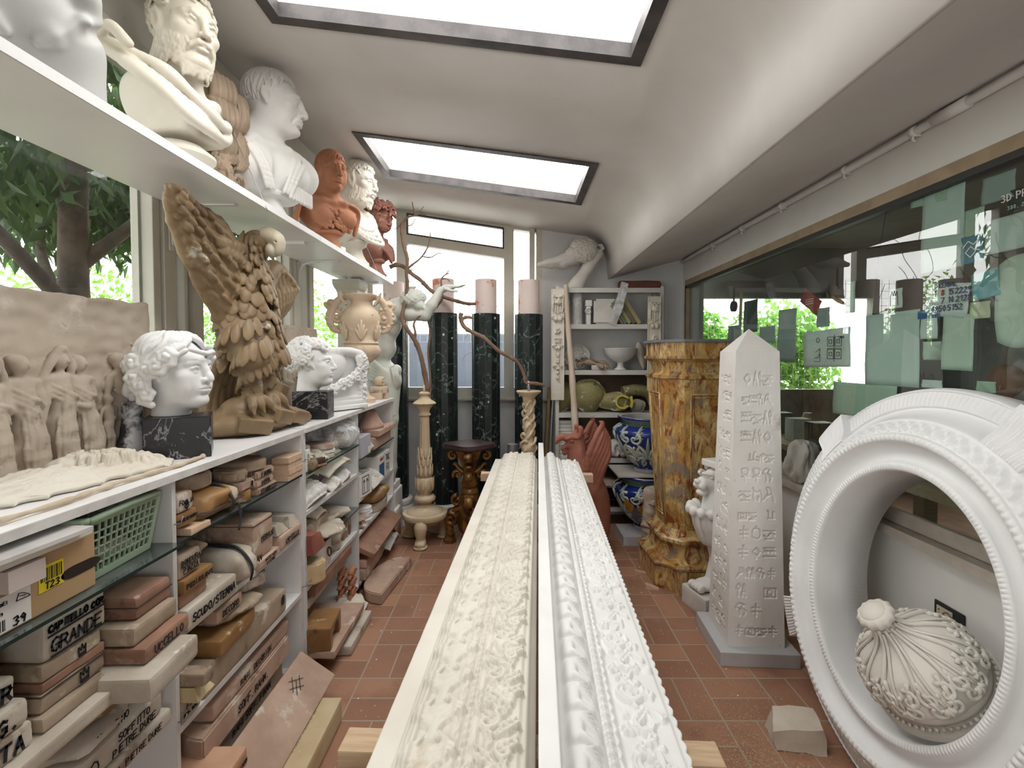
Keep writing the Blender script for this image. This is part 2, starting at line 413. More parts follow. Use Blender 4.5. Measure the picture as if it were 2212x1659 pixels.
LAMEDGE = mat('chipped_edge', (.66, .645, .63), (.56, .54, .52), 14, .6, .2, spots=[((.36, .32, .28), 30, .66, .05)])
WOOD = mat('raw_timber', (.55, .40, .26), (.46, .32, .20), 9, .7, .15, 40, vec=(1, 12, 12))
WOODP = mat('pale_batten', (.62, .45, .32), (.55, .37, .25), 12, .65, .1, 40, vec=(2, 14, 14))
MUD = mat('mould_plaster', (.40, .315, .235), (.29, .22, .155), 6, .75, .45, 45, spots=[((.60, .53, .44), 7, .57, .10), ((.17, .115, .075), 6, .58, .1)])
MUDW = mat('mould_plaster_pale', (.56, .505, .43), (.43, .375, .305), 5, .75, .4, 45, spots=[((.30, .235, .175), 6, .56, .12), ((.70, .66, .60), 9, .61, .06)])
MUDR = mat('mould_plaster_red', (.33, .185, .125), (.24, .13, .09), 6, .75, .4, 45, spots=[((.50, .40, .33), 6, .58, .1), ((.15, .09, .065), 8, .58, .1)])
MUDO = mat('mould_shellac', (.36, .20, .075), (.25, .13, .05), 5, .45, .4, 30, .4, spots=[((.60, .50, .38), 8, .58, .08), ((.13, .07, .03), 6, .58, .1)])
MUDP = mat('mould_plaster_pink', (.50, .355, .275), (.39, .265, .20), 5, .75, .35, 45, spots=[((.63, .56, .48), 6, .55, .1), ((.24, .16, .11), 7, .60, .1)])
INK = mat('black_marker', (.018, .018, .022), None, 5, .6, 0)
RUBBER = mat('black_rubber', (.03, .03, .035), None, 5, .5, .1)
STEEL = mat('zinc_steel', (.42, .43, .45), (.34, .35, .37), 8, .4, .05, metal=.8)
# ---------------------------------------------------------------- the room
def floor_mat():
    t = NT('terracotta_floor'); sp = t.n('ShaderNodeSeparateXYZ'); t.l(t.raw, sp.inputs[0]); C = .272
    u = t.math('DIVIDE', t.math('ADD', sp.outputs[0], 20.05), C); v = t.math('DIVIDE', t.math('ADD', sp.outputs[1], 20.02), C)
    fu, fv = t.math('FRACT', u), t.math('FRACT', v); iu, iv = t.math('FLOOR', u), t.math('FLOOR', v)
    ck = t.math('MODULO', t.math('ADD', iu, iv), 2)
    a = t.math('ADD', t.math('MULTIPLY', fu, ck), t.math('MULTIPLY', fv, t.math('SUBTRACT', 1, ck)))   # across the pair of tiles
    b = t.math('ADD', t.math('MULTIPLY', fv, ck), t.math('MULTIPLY', fu, t.math('SUBTRACT', 1, ck)))
    ed = lambda x, c_: t.math('ABSOLUTE', t.math('SUBTRACT', x, c_))
    d = t.math('MINIMUM', t.math('MINIMUM', ed(a, .5), t.math('MINIMUM', ed(a, 0), ed(a, 1))), t.math('MINIMUM', ed(b, 0), ed(b, 1)))
    g = t.step(d, .008, .02)
    idn = t.math('ADD', t.math('ADD', t.math('MULTIPLY', iu, 7.13), t.math('MULTIPLY', iv, 3.71)), t.math('MULTIPLY', t.step(a, .49, .51), 1.9))
    wn = t.n('ShaderNodeTexWhiteNoise'); wn.noise_dimensions = '1D'; t.l(idn, wn.inputs['W'])
    tile = t.mix(wn.outputs['Value'], (.29, .145, .088), (.40, .21, .132))
    tile = t.mix(t.step(t.noise(3.5, 6, .65), .45, .75), tile, (.24, .12, .075))
    tile = t.mix(t.step(t.noise(1.4, 7, .7), .50, .80), tile, (.42, .28, .19))
    tile = t.mix(t.step(t.noise(60, 4, .7), .68, .75), tile, (.55, .43, .34))
    col = t.mix(g, (.38, .30, .23), tile)
    t.bump(t.math('ADD', g, t.math('MULTIPLY', t.noise(40, 4), .3)), .35, .004)
    return t.fin(col, t.math('ADD', .42, t.math('MULTIPLY', t.noise(6), .35)), .4)
FLOORM = floor_mat()
WALLM = mat('wall_paint', (.62, .615, .615), (.56, .555, .555), 2.5, .75, .06, 30, spots=[((.43, .41, .40), 7, .68, .06)])
WALLR = mat('wall_paint_warm', (.74, .72, .69), (.68, .66, .63), 2.0, .75, .06, 30, spots=[((.42, .37, .33), 25, .735, .03)])
CEILM = mat('ceiling_paint', (.70, .675, .655), (.64, .61, .59), 1.6, .75, .06, 25, spots=[((.50, .47, .44), 9, .70, .06)])
FRAMEM = mat('beige_aluminium', (.56, .54, .47), (.51, .49, .425), 4, .45, .03, spots=[((.36, .33, .28), 12, .68, .06)])
FRAMED = mat('dark_gasket', (.05, .05, .05), None, 4, .5, 0)
DARKWOOD = mat('dark_stained_wood', (.055, .05, .05), (.09, .08, .08), 10, .45, .2, 60)
BEIGE = mat('bare_render', (.40, .31, .21), (.33, .25, .17), 8, .8, .3, spots=[((.55, .50, .45), 10, .66, .06)])
STONE = mat('travertine', (.52, .46, .40), (.42, .37, .32), 9, .65, .2, 60, spots=[((.33, .28, .23), 20, .66, .06)])
GLASS = glassmat('window_glass', (.95, .97, .96), haze=.05, dirt=4)
SKYGLASS = glassmat('skylight_glass', (.98, .99, .99), gloss=.03)
GLASSG = glassmat('green_glass', (.76, .87, .83), gloss=.10, haze=.05, hazecol=(.6, .72, .68), dirt=3)
GLASSD = glassmat('dusty_glass', (.93, .95, .95), haze=.12, dirt=2)
GLASSL = glassmat('dimmed_dusty_glass', (.66, .69, .68), gloss=.05, haze=.10, hazecol=(.55, .62, .66), dirt=1.2)  # dusty panes, tint darkened further to dim daylight from the left
struct('floor', box(XL-.3, 5.2, YF-.2, 5.8, -.08, 0), FLOORM)
# ceiling: a lean-to slope with two skylight wells, rolling down into the side of the beam
xs = [XL-.1, -1.2]+[-1.0, -.6, -.2, .2, .525, .62]
SKX = (-1.0, .525)
ys = sorted({YF-.1, 0.6, 2.5, 4.2, YB+.1}|{y for s in SKY for y in s[2:]})
COVE = [(.70, -.012), (.77, -.045), (.83, -.10), (.872, -.17), (.90, -.25)]
V = []; Fc = []
m = len(xs)+len(COVE)+1
for y in ys:
    V += [(x, y, ceil_z(x, y)) for x in xs]+[(x, y, ceil_z(.62, y)+dz) for x, dz in COVE]+[(.92, y, 2.29)]
for j in range(len(ys)-1):
    for i in range(m-1):
        if any(SKX[0]-.01 <= V[j*m+i][0] and V[j*m+i+1][0] <= SKX[1]+.01 and s[2]-.001 <= ys[j] and ys[j+1] <= s[3]+.001 for s in SKY): continue
        Fc.append((j*m+i, (j+1)*m+i, (j+1)*m+i+1, j*m+i+1))
ce = struct('ceiling', (V, Fc), CEILM, smooth=True)
ce.modifiers.new('thickness', 'SOLIDIFY').thickness = -.02
struct('ceiling_beam', ([(.92, YF-.1, 2.29), (.92, YB+.1, 2.29), (1.62, YB+.1, 2.48), (1.62, YF-.1, 2.48), (1.62, YF-.1, 2.75), (1.62, YB+.1, 2.75), (.92, YF-.1, 2.31), (.92, YB+.1, 2.31)],
    [(0, 1, 2, 3), (3, 2, 5, 4), (4, 5, 7, 6), (6, 7, 1, 0), (1, 7, 5, 2), (0, 3, 4, 6)]), CEILM)
for i, (x0, x1, y0, y1) in enumerate(SKY):
    x0, x1 = SKX
    w = bpy.data.objects.new('window_%d' % (i+5), None); link(w); w['kind'] = 'structure'
    def ring(o, dz0, dz1, inn):
        P = [(x0-o, y0-o), (x1+o, y0-o), (x1+o, y1+o), (x0-o, y1+o)]; Q = [(x0+inn, y0+inn), (x1-inn, y0+inn), (x1-inn, y1-inn), (x0+inn, y1-inn)]
        V = [(x, y, ceil_z(x, y)+d) for d in (dz0, dz1) for x, y in P]+[(x, y, ceil_z(x, y)+d) for d in (dz0, dz1) for x, y in Q]
        F_ = []
        for k in range(4):
            n = (k+1) % 4; F_ += [(k, n, 8+n, 8+k), (4+k, 12+k, 12+n, 4+n), (k, 4+k, 4+n, n), (8+k, 8+n, 12+n, 12+k)]
        return V, F_
    mk('frame', ring(.0, -.028, .03, .052), DARKWOOD, w, False)
    mk('well', ring(.02, .02, .16, -.002), CEILM, w, False)
    q = mk('pane', ([(x, y, ceil_z(x, y)+.05) for x, y in ((x0, y0), (x1, y0), (x1, y1), (x0, y1))], [(0, 1, 2, 3)]), SKYGLASS, w, False)
# left wall: low wall, glazing between posts, cream panels above
struct('wall_left', box(XL-.2, XL, YF-.1, YB+.2, 0, 1.18), WALLM)
struct('trim_1', box(XL-.07, XL+.0, YF, YB, 1.18, 1.235, .004), FRAMEM)                                 # bottom rail
struct('trim_2', join(box(XL-.07, XL+.012, YF, YB, 2.69, 2.735, .004), box(XL-.05, XL+.004, YF, YB, 2.665, 2.69, .003)), FRAMEM)
PANELM = mat('cream_panel', (.60, .58, .525), (.56, .54, .48), 3, .5, .04, spots=[((.45, .42, .37), 9, .68, .06)])
struct('trim_3', box(XL-.05, XL-.012, YF, YB, 2.735, 3.0), PANELM)
struct('trim_4', join(box(XL-.06, XL+.004, YF, YB, 3.0, 3.045, .003), box(XL-.03, XL-.02, YF, YB, 2.985, 3.16)), FRAMEM)
posts = [(-1.45, -1.35), (.15, .22), (1.905, 1.945), (1.95, 2.015), (2.085, 2.105), (2.125, 2.19), (3.06, 3.10), (3.10, 3.19), (3.30, 3.32), (3.335, 3.40), (4.55, 4.70)]
for i, (a, b) in enumerate(posts):
    wdt = b-a
    struct('trim_%d' % (i+10), join(box(XL-.08, XL+(.02 if wdt > .06 else .008), a, b, 1.2, 2.70, .004), box(XL-.06, XL-.04, a-.012, b+.012, 1.2, 2.70)), FRAMEM)
gl = [(-1.35, .15), (.22, 1.905), (2.015, 2.085), (2.19, 3.06), (3.19, 3.30), (3.40, 4.55)]
for i, (a, b) in enumerate(gl):
    o = struct('window_%d' % (i+10), ([(XL-.03, a, 1.2), (XL-.03, b, 1.2), (XL-.03, b, 2.7), (XL-.03, a, 2.7)], [(0, 1, 2, 3)]), GLASSL)
# back wall with the sloping glazed frame
zc = lambda x, o=0: ceil_z(x, YB)-o
def xz(poly, y0, y1):
    n = len(poly); V = [(x, y0, z) for x, z in poly]+[(x, y1, z) for x, z in poly]
    return V, [tuple(range(n)), tuple(range(n, 2*n))[::-1]]+[(i, n+i, n+(i+1) % n, (i+1) % n) for i in range(n)]
struct('wall_back', join(xz([(XL-.2, 0), (XR+.2, 0), (XR+.2, 1.125), (XL-.2, 1.125)], YB, YB+.15),
    xz([(.27, 1.125), (XR+.2, 1.125), (XR+.2, zc(XR)+.4), (.27, zc(.27)+.1)], YB-.05, YB+.15)), WALLM)
struct('trim_30', join(box(XL, .30, YB-.06, YB+.05, 1.125, 1.15, .004)), STONE)
fr = []
def fbar(x0, x1, o0, o1, y0=YB-.0215, y1=YB+.058): fr.append(xz([(x0, zc(x0, o0)), (x1, zc(x1, o0)), (x1, zc(x1, o1)), (x0, zc(x0, o1))], y0, y1))
def fpost(x0, x1, y0=YB-.02, y1=YB+.06, z0=1.15, top=.0): fr.append(xz([(x0, z0), (x1, z0), (x1, zc(x1, top)), (x0, zc(x0, top))], y0, y1))
fpost(-1.13, -1.03); fpost(-.095, .0); fpost(.15, .20, YB-.06); fpost(.215, .27, YB-.05); fpost(XL, -1.36)
fbar(XL, .27, .045, -.02); fbar(-1.03, -.095, .335, .25)
fr.append(xz([(XL, 1.15), (.198, 1.15), (.198, 1.25), (XL, 1.25)], YB-.0215, YB+.058))
w = struct('window_1', join(*fr), FRAMEM)
mk('gasket', join(*[xz([(a, zc(a, p)), (b, zc(b, p)), (b, zc(b, q)), (a, zc(a, q))], YB-.024, YB+.02) for a, b, p, q in
    [(-1.03, -.095, .045, .06), (-1.03, -.095, .235, .25), (-1.03, -1.015, .06, .235), (-.11, -.095, .06, .235)]]), FRAMED, w, False)
for a, b, z0, o in [(-1.36, -1.13, 1.25, .05), (-1.03, -.095, 1.25, .335), (0, .15, 1.25, .05)]:
    mk('pane', ([(a, YB+.02, z0), (b, YB+.02, z0), (b, YB+.02, zc(b, o)), (a, YB+.02, zc(a, o))], [(0, 1, 2, 3)]), GLASSD, w, False)
mk('pane', ([(-1.03, YB+.02, zc(-1.03, .25)), (-.095, YB+.02, zc(-.095, .25)), (-.095, YB+.02, zc(-.095, .05)), (-1.03, YB+.02, zc(-1.03, .05))], [(0, 1, 2, 3)]), GLASSD, w, False)
# right wall: dado, stone sill, wide glass screen to the workshop, lintel
struct('wall_right', join(box(XR, XR+.13, YF-.1, YB+.2, 0, .80), box(XR, XR+.13, YF-.1, YB+.2, 2.25, 2.9), box(XR, XR+.13, 4.58, YB+.1, .8, 2.25)), WALLR)
struct('trim_40', rough_up(box(XR-.05, XR+.12, YF, 4.6, .80, .84), .004, 12, 3, 5), STONE)
struct('trim_41', box(XR+.004, XR+.03, YF, 4.58, .84, .90, .005), STONE)
struct('trim_42', join(box(XR-.004, XR+.03, YF, 4.58, 2.215, 2.265), box(XR+.0, XR+.03, 4.55, 4.60, .9, 2.25, .003)), BEIGE)
struct('trim_43', box(XR+.0, XR+.035, YF, 4.58, 2.19, 2.216), FRAMED)
struct('window_2', ([(XR+.03, YF, .86), (XR+.03, 4.57, .86), (XR+.03, 4.57, 2.215), (XR+.03, YF, 2.215)], [(0, 1, 2, 3)]), GLASSG)
struct('wall_front', join(box(XL-.2, XR+.2, YF-.1, YF, 0, 1.2), box(XL-.2, XR+.2, YF-.1, YF, 2.1, 3.2), box(XL-.2, .5, YF-.1, YF, 1.2, 2.1), box(1.4, XR+.2, YF-.1, YF, 1.2, 2.1)), WALLM)  # opening at the right added out of view to let in fill light
# workshop beyond the glass
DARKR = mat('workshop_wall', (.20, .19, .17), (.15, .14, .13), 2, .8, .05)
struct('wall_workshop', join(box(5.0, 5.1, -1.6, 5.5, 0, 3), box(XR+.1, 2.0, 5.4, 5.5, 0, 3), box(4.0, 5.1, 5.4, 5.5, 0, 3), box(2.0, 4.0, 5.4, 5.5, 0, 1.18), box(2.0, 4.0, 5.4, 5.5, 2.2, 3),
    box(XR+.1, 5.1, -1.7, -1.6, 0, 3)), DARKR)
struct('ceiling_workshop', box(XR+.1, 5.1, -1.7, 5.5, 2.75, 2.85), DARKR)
# ---------------------------------------------------------------- carved and cast figures
def face(S, c0=(0, 0, 0), s=1.0, brow=0, mouth=0, gaunt=0, ear=True, k=1, neck=True, wide=1.0):
    """a head looking along -Y, c0 between the ears; s = 1 is life size"""
    cx, cy, cz = c0
    P = lambda x, y, z: (cx+x*s*wide, cy+y*s, cz+z*s)
    E = lambda c_, r, k_, **a: S.ell(P(*c_), tuple(q*s for q in r), k_*s, **a)
    def E2(c_, r, k_, rot=None, op='+'):
        for sg in (1, -1): S.ell(P(sg*c_[0], c_[1], c_[2]), tuple(q*s for q in r), k_*s, None if rot is None else (rot[0], sg*rot[1], sg*rot[2]), op)
    def C2(a, b, ra, rb, k_, op='+'):
        for sg in (1, -1): S.cap(P(sg*a[0], a[1], a[2]), P(sg*b[0], b[1], b[2]), ra*s, rb*s, k_*s, op)
    E((0, .02, .035), (.074, .096, .086), .0)
    E((0, -.028, -.028), (.060, .068, .092), .035)
    E2((.040, -.012, -.066), (.020, .048, .034), .03)
    E((0, -.068, -.098), (.026, .022, .022), .03)
    E((0, -.03, -.09), (.042, .04, .025), .03)
    if not gaunt: E2((.036, -.062, -.042), (.024, .022, .030), .03)
    E2((.045, -.058, -.012), (.020, .020, .015), .025)
    for sg in (1, -1):
        S.chain([P(sg*.008, -.0885, .0255-brow*.4), P(sg*.027, -.0865, .0315), P(sg*.044, -.073, .0290-brow*.3), P(sg*.056, -.052, .018)], [.0062*s, .0070*s, .0058*s, .004*s], .014*s)
    E2((.032, -.097, .009), (.019, .014, .0105), .010, op='-')
    E2((.031, -.0735, .008), (.0160, .0155, .0140), .003)
    for sg in (1, -1):
        S.chain([P(sg*.0145, -.083, .005), P(sg*.022, -.0895, .0145), P(sg*.032, -.0905, .0165), P(sg*.042, -.084, .012), P(sg*.049, -.074, .005)], [.002*s, .0036*s, .0040*s, .0034*s, .002*s], .003*s)
        S.chain([P(sg*.0145, -.083, .005), P(sg*.024, -.0875, -.001), P(sg*.034, -.0870, -.002), P(sg*.048, -.0755, .004)], [.002*s, .0024*s, .0026*s, .002*s], .003*s)
    S.chain([P(0, -.092, .028), P(0, -.1015, .008), P(0, -.114, -.016), P(0, -.118, -.026)], [.0085*s, .0075*s, .0085*s, .0095*s], .014*s)
    E2((.0125, -.104, -.0275), (.0085, .0115, .0085), .006)
    E2((.0065, -.110, -.0365), (.0035, .006, .004), .003, op='-')
    E((0, -.088, -.056), (.027, .018, .020), .016)
    for sg in (1, -1):
        S.chain([P(0, -.1045, -.0520), P(sg*.008, -.1045, -.0500), P(sg*.018, -.0985, -.0535), P(sg*.0255, -.0895, -.0575)], [.0040*s, .0048*s, .0038*s, .0016*s], .004*s)
        S.chain([P(0, -.1025, -.0645), P(sg*.010, -.1010, -.0640), P(sg*.0245, -.0895, -.0585)], [.0058*s, .0050*s, .0016*s], .005*s)
        S.chain([P(0, -.110, -.0580), P(sg*.014, -.104, -.0575), P(sg*(.027), -.0935, -.0585-mouth*.004)], [.0018*s, .0018*s, .0012*s], .0015*s, '-')
    E((0, -.098, -.0775), (.018, .010, .006), .008, op='-')
    E((0, -.088, -.096), (.020, .016, .016), .014)
    if gaunt:
        for sg in (1, -1):
            S.chain([P(sg*.016, -.101, -.024), P(sg*.030, -.088, -.048), P(sg*.034, -.078, -.068)], [.002*s, .003*s, .002*s], .008*s, '-')
            S.chain([P(sg*.005, -.101, .034), P(sg*.006, -.099, .048)], .0016*s, .005*s, '-')
        for z in (.050, .062): S.chain([P(x, -.101+abs(x)*abs(x)*6, z-.003*math.cos(x*60)) for x in (-.035, -.015, 0, .015, .035)], .0015*s, .006*s, '-')
    if ear:
        E2((.071, .008, -.004), (.012, .021, .033), .010, rot=(-.2, .25, 0))
        E2((.083, .004, .002), (.006, .011, .018), .005, rot=(-.2, .25, 0), op='-')
        for sg in (1, -1): S.chain([P(sg*.070, -.010, .010), P(sg*.078, .004, .029), P(sg*.082, .024, .020), P(sg*.078, .024, -.004), P(sg*.073, .006, -.028)], [.0035*s, .0045*s, .005*s, .0045*s, .006*s], .003*s)
    if neck: S.cap(P(0, .022, -.05), P(0, .035, -.20), .053*s, .060*s, .03*s)
def curl(S, p, n, r, rng, t=.40, turns=1.25, k=.22, ph=None):
    """one lock wound on the surface at p with normal n"""
    n = Vector(n).normalized(); u = n.orthogonal().normalized(); v = n.cross(u); a0 = rng.random()*6.28 if ph is None else ph
    sg = 1 if rng.random() < .5 else -1; N = 8; Q = []; R = []
    for i in range(N+1):
        f = i/N; a = a0+sg*f*turns*2*PI; q = r*(1-.85*f)
        Q.append(Vector(p)+u*(q*math.cos(a))+v*(q*math.sin(a))+n*(r*.5*f)); R.append(r*t*(1-.25*f))
    S.chain(Q, R, r*t*k)
def on_head(c0, s, th, ph, lift=1.0):
    """point and normal on the skull: th round from the face (0 = front), ph up from the ears"""
    r = Vector((.077, .099, .089))*s*lift; d = Vector((math.sin(th)*math.cos(ph), -math.cos(th)*math.cos(ph), math.sin(ph)))
    p = Vector((c0[0]+d.x*r.x, c0[1]+.018*s+d.y*r.y, c0[2]+.035*s+d.z*r.z))
    return p, Vector((d.x/r.x, d.y/r.y, d.z/r.z)).normalized()
def curly_hair(S, c0, s, n, r, rng, front=.55, low=-.9, lift=1.0, **kw):
    """curls all over the scalp; front = height of the hairline above the brow"""
    for i in range(n):
        z = low+(1-low)*((i+.5)/n)**.85; th = i*2.39996; ph = math.asin(max(min(z, 1), -1)); t = abs((th+PI) % (2*PI)-PI)
        if t < 1.15 and ph < front: continue
        if t < 1.75 and ph < .12: continue
        p, nn = on_head(c0, s, th, ph, lift); curl(S, p, nn, r*s*(.8+.45*rng.random()), rng, **kw)
def lock(S, P, R, k=.003, n=5): S.chain(curve_pts(P, n), np.interp(np.linspace(0, 1, (len(P)-1)*n+1), np.linspace(0, 1, len(R)), R), k)
def comb_hair(S, c0, s, rng, n=46, r=.006, front=.42, crown=(.0, .9), low=-.55, wav=.06, lift=1.0, side=1.2):
    """short locks combed from the crown"""
    for i in range(n):
        th = 2*PI*(i+.3*rng.random())/n; t = abs((th+PI) % (2*PI)-PI)
        end = front if t < side-.35 else (front-.5*(t-side+.35)/.35 if t < side else low)
        Q = []; m = 7; a = rng.random()*6
        for j in range(m):
            f = j/(m-1); ph = 1.45+(end-1.45)*f
            Q.append(on_head(c0, s, th+wav*math.sin(f*9+a)*(.4+f), ph, lift+.015*rng.random())[0])
        lock(S, Q, [r*s*.8, r*s*1.1, r*s, r*s*.45], r*s*.5, 3)
def wavy_hair(S, c0, s, rng, n, r, front=.45, low=-.7, amp=.16, lift=1.06, vol=.0, fringe=1.2):
    for i in range(n):
        th = 2*PI*(i+.6*rng.random())/n; t = abs((th+PI) % (2*PI)-PI); end = front if t < fringe else low
        a = rng.random()*6; Q = []
        for j in range(9):
            f = j/8; ph = 1.3+(end-1.3)*f; l = lift+vol*math.sin(f*PI)+.03*rng.random()+.04*math.sin(f*13+a)
            Q.append(on_head(c0, s, th+amp*math.sin(f*7+a)*(.3+f), ph, l)[0])
        lock(S, Q, [r*s*.7, r*s*1.15, r*s*1.2, r*s*.4], r*s*.4, 3)
def beard(S, c0, s, rng, n=90, r=.008, drop=.018, full=1.0):
    S.ell((c0[0], c0[1]-.060*s, c0[2]-.100*s-drop*s*.4), (.036*s, .034*s, .026*s+drop*s*.4), .02*s)
    for i in range(n):
        t = ((i*.61803) % 1)*2-1; f = (i+.5)/n; a = t*1.6; e = abs(t)
        x = math.sin(a)*.064; y = -.004-math.cos(a)*(.076+.012*f*(e < .5)); z = -.030-.075*f+.012*e-(0 if e > .3 else .030)
        p = Vector((c0[0]+x*s, c0[1]+y*s+.016*s*f, c0[2]+z*s)); o = Vector((math.sin(a), -math.cos(a), 0)); L = (.017+.011*rng.random())*s
        w = Vector((-o.y, o.x, 0))*(.5-rng.random())*.9
        p = p+o*.004*s; Q = [p, p+(o*.22+Vector((0, 0, -.6))+w*.3)*L, p+(o*.16+Vector((0, 0, -1.15))+w)*L, p+(o*.1+Vector((0, 0, -1.3))+w*1.5)*L]
        lock(S, Q, [r*s*.55, r*s*.75, r*s*.6, r*s*.4], r*s*.22, 3)
    for sg in (1, -1):                                                   # moustache
        for j in range(3):
            S.chain([Vector((c0[0]+sg*x*s, c0[1]+y*s, c0[2]+z*s)) for x, y, z in ((.003, -.108, -.043-.002*j), (.016, -.106, -.045-.003*j), (.030, -.094, -.057-.004*j), (.034, -.086, -.072-.003*j))], [.003*s, .005*s, .0045*s, .002*s], .004*s)
    S.ell((c0[0], c0[1]-.066*s, c0[2]-.112*s-drop*s*.5), (.034*s, .030*s, .026*s+drop*s*.5), .03*s)
def socle(prof, name, m, parent, loc=(0, 0, 0), seg=40):
    o = mk(name, lathe(prof, seg), m, parent, True, loc, auto=40); return o
SOCLE = [(.085, 0), (.085, .018), (.078, .022), (.066, .035), (.052, .06), (.046, .08), (.05, .09), (.07, .098), (.074, .108), (.066, .118), (.05, .126)]
def drape(S, P, R, k=.02, depth=.012, folds=3, rng=None, spread=.03, nrm=(0, -1, 0)):
    """a band of parallel cloth folds following P"""
    n = Vector(nrm)
    for j in range(folds):
        f = (j/(folds-1)-.5)*2 if folds > 1 else 0; Q = []
        for i, p in enumerate(P):
            p = Vector(p); T = (Vector(P[min(i+1, len(P)-1)])-Vector(P[max(i-1, 0)])).normalized(); b = T.cross(n).normalized()
            Q.append(p+b*(f*spread*(1+.15*math.sin(i*2+j)))+n*(depth*.3*(j % 2)))
        S.chain(curve_pts(Q, 4), R, k)
# ---------------------------------------------------------------- hand lettering: pen strokes on a 4 x 6 grid
GL = {'A': '0,0 2,6 4,0|1,2.2 3,2.2', 'B': '0,0 0,6 2.6,5.6 3.2,4.5 2.4,3.3 0,3.1|2.4,3.3 3.8,2 3,.4 0,0', 'C': '4,5 2.4,6 .6,5 0,3 .6,.8 2.4,0 4,.8', 'D': '0,0 0,6 2.4,5.6 4,3.4 3,.9 0,0',
 'E': '4,6 0,6 0,0 4,0|0,3.1 3,3.2', 'F': '4,6 0,6 0,0|0,3.1 3,3.1', 'G': '4,5.2 2.4,6 .6,5 0,3 .6,.8 2.4,0 4,1 4,2.8 2.4,2.8', 'H': '0,0 0,6|4,0 4,6|0,3 4,3', 'I': '2,0 2,6', 'L': '0,6 0,0 3.6,0',
 'M': '0,0 .4,6 2,2 3.6,6 4,0', 'N': '0,0 0,6 4,0 4,6', 'O': '2,6 .4,4.8 0,3 .6,1 2,0 3.6,1 4,3 3.4,5 2,6', 'P': '0,0 0,6 3,5.6 3.8,4.4 2.8,3 0,2.8', 'Q': '2,6 0,3 2,0 4,3 2,6|2.6,1.6 4.2,-.4', 'R': '0,0 0,6 3,5.6 3.6,4.4 2.6,3.1 0,2.9|1.8,3 4,0',
 'S': '3.8,5.2 2.2,6 .4,5 .8,3.6 3.2,2.6 3.8,1.2 2.2,0 0,.8', 'T': '0,6 4,6|2,6 2,0', 'U': '0,6 .2,1.4 2,0 3.8,1.4 4,6', 'V': '0,6 2,0 4,6', 'Z': '0,6 4,6 0,0 4,0', '/': '0,-.6 3.4,6.6', '.': '1.6,0 2,.3', '1': '1,5 2.2,6 2.2,0', '2': '.2,5 2,6 3.6,4.6 0,0 4,0',
 '3': '0,5.6 2.4,6 3.2,4.5 1.6,3.3 3.6,1.8 2,0 0,.5', '4': '3,0 3,6 0,2 4,2', '5': '3.8,6 .4,6 .2,3.4 2.6,3.6 3.6,1.8 2,0 0,.5', '7': '0,6 4,6 1.4,0', '8': '2,3.2 .4,4.6 2,6 3.6,4.6 2,3.2 .1,1.6 2,0 3.9,1.6 2,3.2', '9': '3.6,4.4 2,6 .3,4.4 2,2.9 3.6,4.4 3,0',
 '0': '2,6 .2,3 2,0 3.8,3 2,6', "'": '2,6 1.8,4.8', '-': '.6,3 3.4,3', 'W': '0,6 1,0 2,4 3,0 4,6', 'X': '0,0 4,6|0,6 4,0', 'K': '0,0 0,6|4,6 0,2.8 4,0', 'J': '3,6 3,1 1.6,0 .2,1', 'Y': '0,6 2,3 4,6|2,3 2,0'}
def strokes(txt, h, rng=None, slant=.08, pitch=.92):
    """polylines for a handwritten line; total width returned"""
    out = []; x = 0; u = h/6
    for ch in txt:
        if ch == ' ': x += 3.4*u; continue
        jx, jy, js = ((rng.random()-.5)*.5, (rng.random()-.5)*.7, .9+.2*rng.random()) if rng else (0, 0, 1)
        for st in GL.get(ch, '').split('|'):
            if st: out.append([(x+(a*js*pitch+jx+b*slant)*u, (b*js+jy)*u) for a, b in (map(float, q.split(',')) for q in st.split())])
        x += (3.2 if ch in 'I.1' else 5.4)*pitch*u
    return out, x
def ink(P, w, z=0, lift=.0012):
    """flat pen strokes in the local x-z plane at y = z, facing -y"""
    V, Fc = [], []
    for st in P:
        for (a, b), (c_, d) in zip(st[:-1], st[1:]):
            L = math.hypot(c_-a, d-b) or 1e-6; tx, tz = (c_-a)/L, (d-b)/L; nx, nz = -tz*w/2, tx*w/2; a, b, c_, d = a-tx*w*.4, b-tz*w*.4, c_+tx*w*.4, d+tz*w*.4
            n = len(V); Q = [(a+nx, b+nz), (c_+nx, d+nz), (c_-nx, d-nz), (a-nx, b-nz)]
            V += [(x, z, y) for x, y in Q]+[(x, z-lift, y) for x, y in Q]
            Fc += [(n+4, n+5, n+6, n+7)]+[(n+i, n+(i+1) % 4, n+4+(i+1) % 4, n+4+i) for i in range(4)]
    return V, Fc
def write(parent, lines, w, h0, y, z0, size=None, mat_=None, pen=None, seed=0, align=0, under=False, slope=0, name='lettering', x0=0):
    """lines of lettering centred on a face of width w; z0 = middle height"""
    rng = random.Random(seed); L = lines.split('|'); size = size or h0/len(L)*.6; P = []
    for i, t in enumerate(L):
        s, tw = strokes(t, size, rng); k = min(1, w*.92/max(tw, 1e-6)); zz = z0+((len(L)-1)/2-i)*size*1.55-size*k/2
        for st in s: P.append([(x0+(a-tw/2)*k, zz+b*k+slope*(a-tw/2)) for a, b in st])
        if under: P.append([(x0-tw*k/2, zz-size*.3-slope*tw/2), (x0+tw*k/2, zz-size*.25+slope*tw/2)])
    return mk(name, ink(P, pen or size*.15, y), mat_ or INK, parent, False)
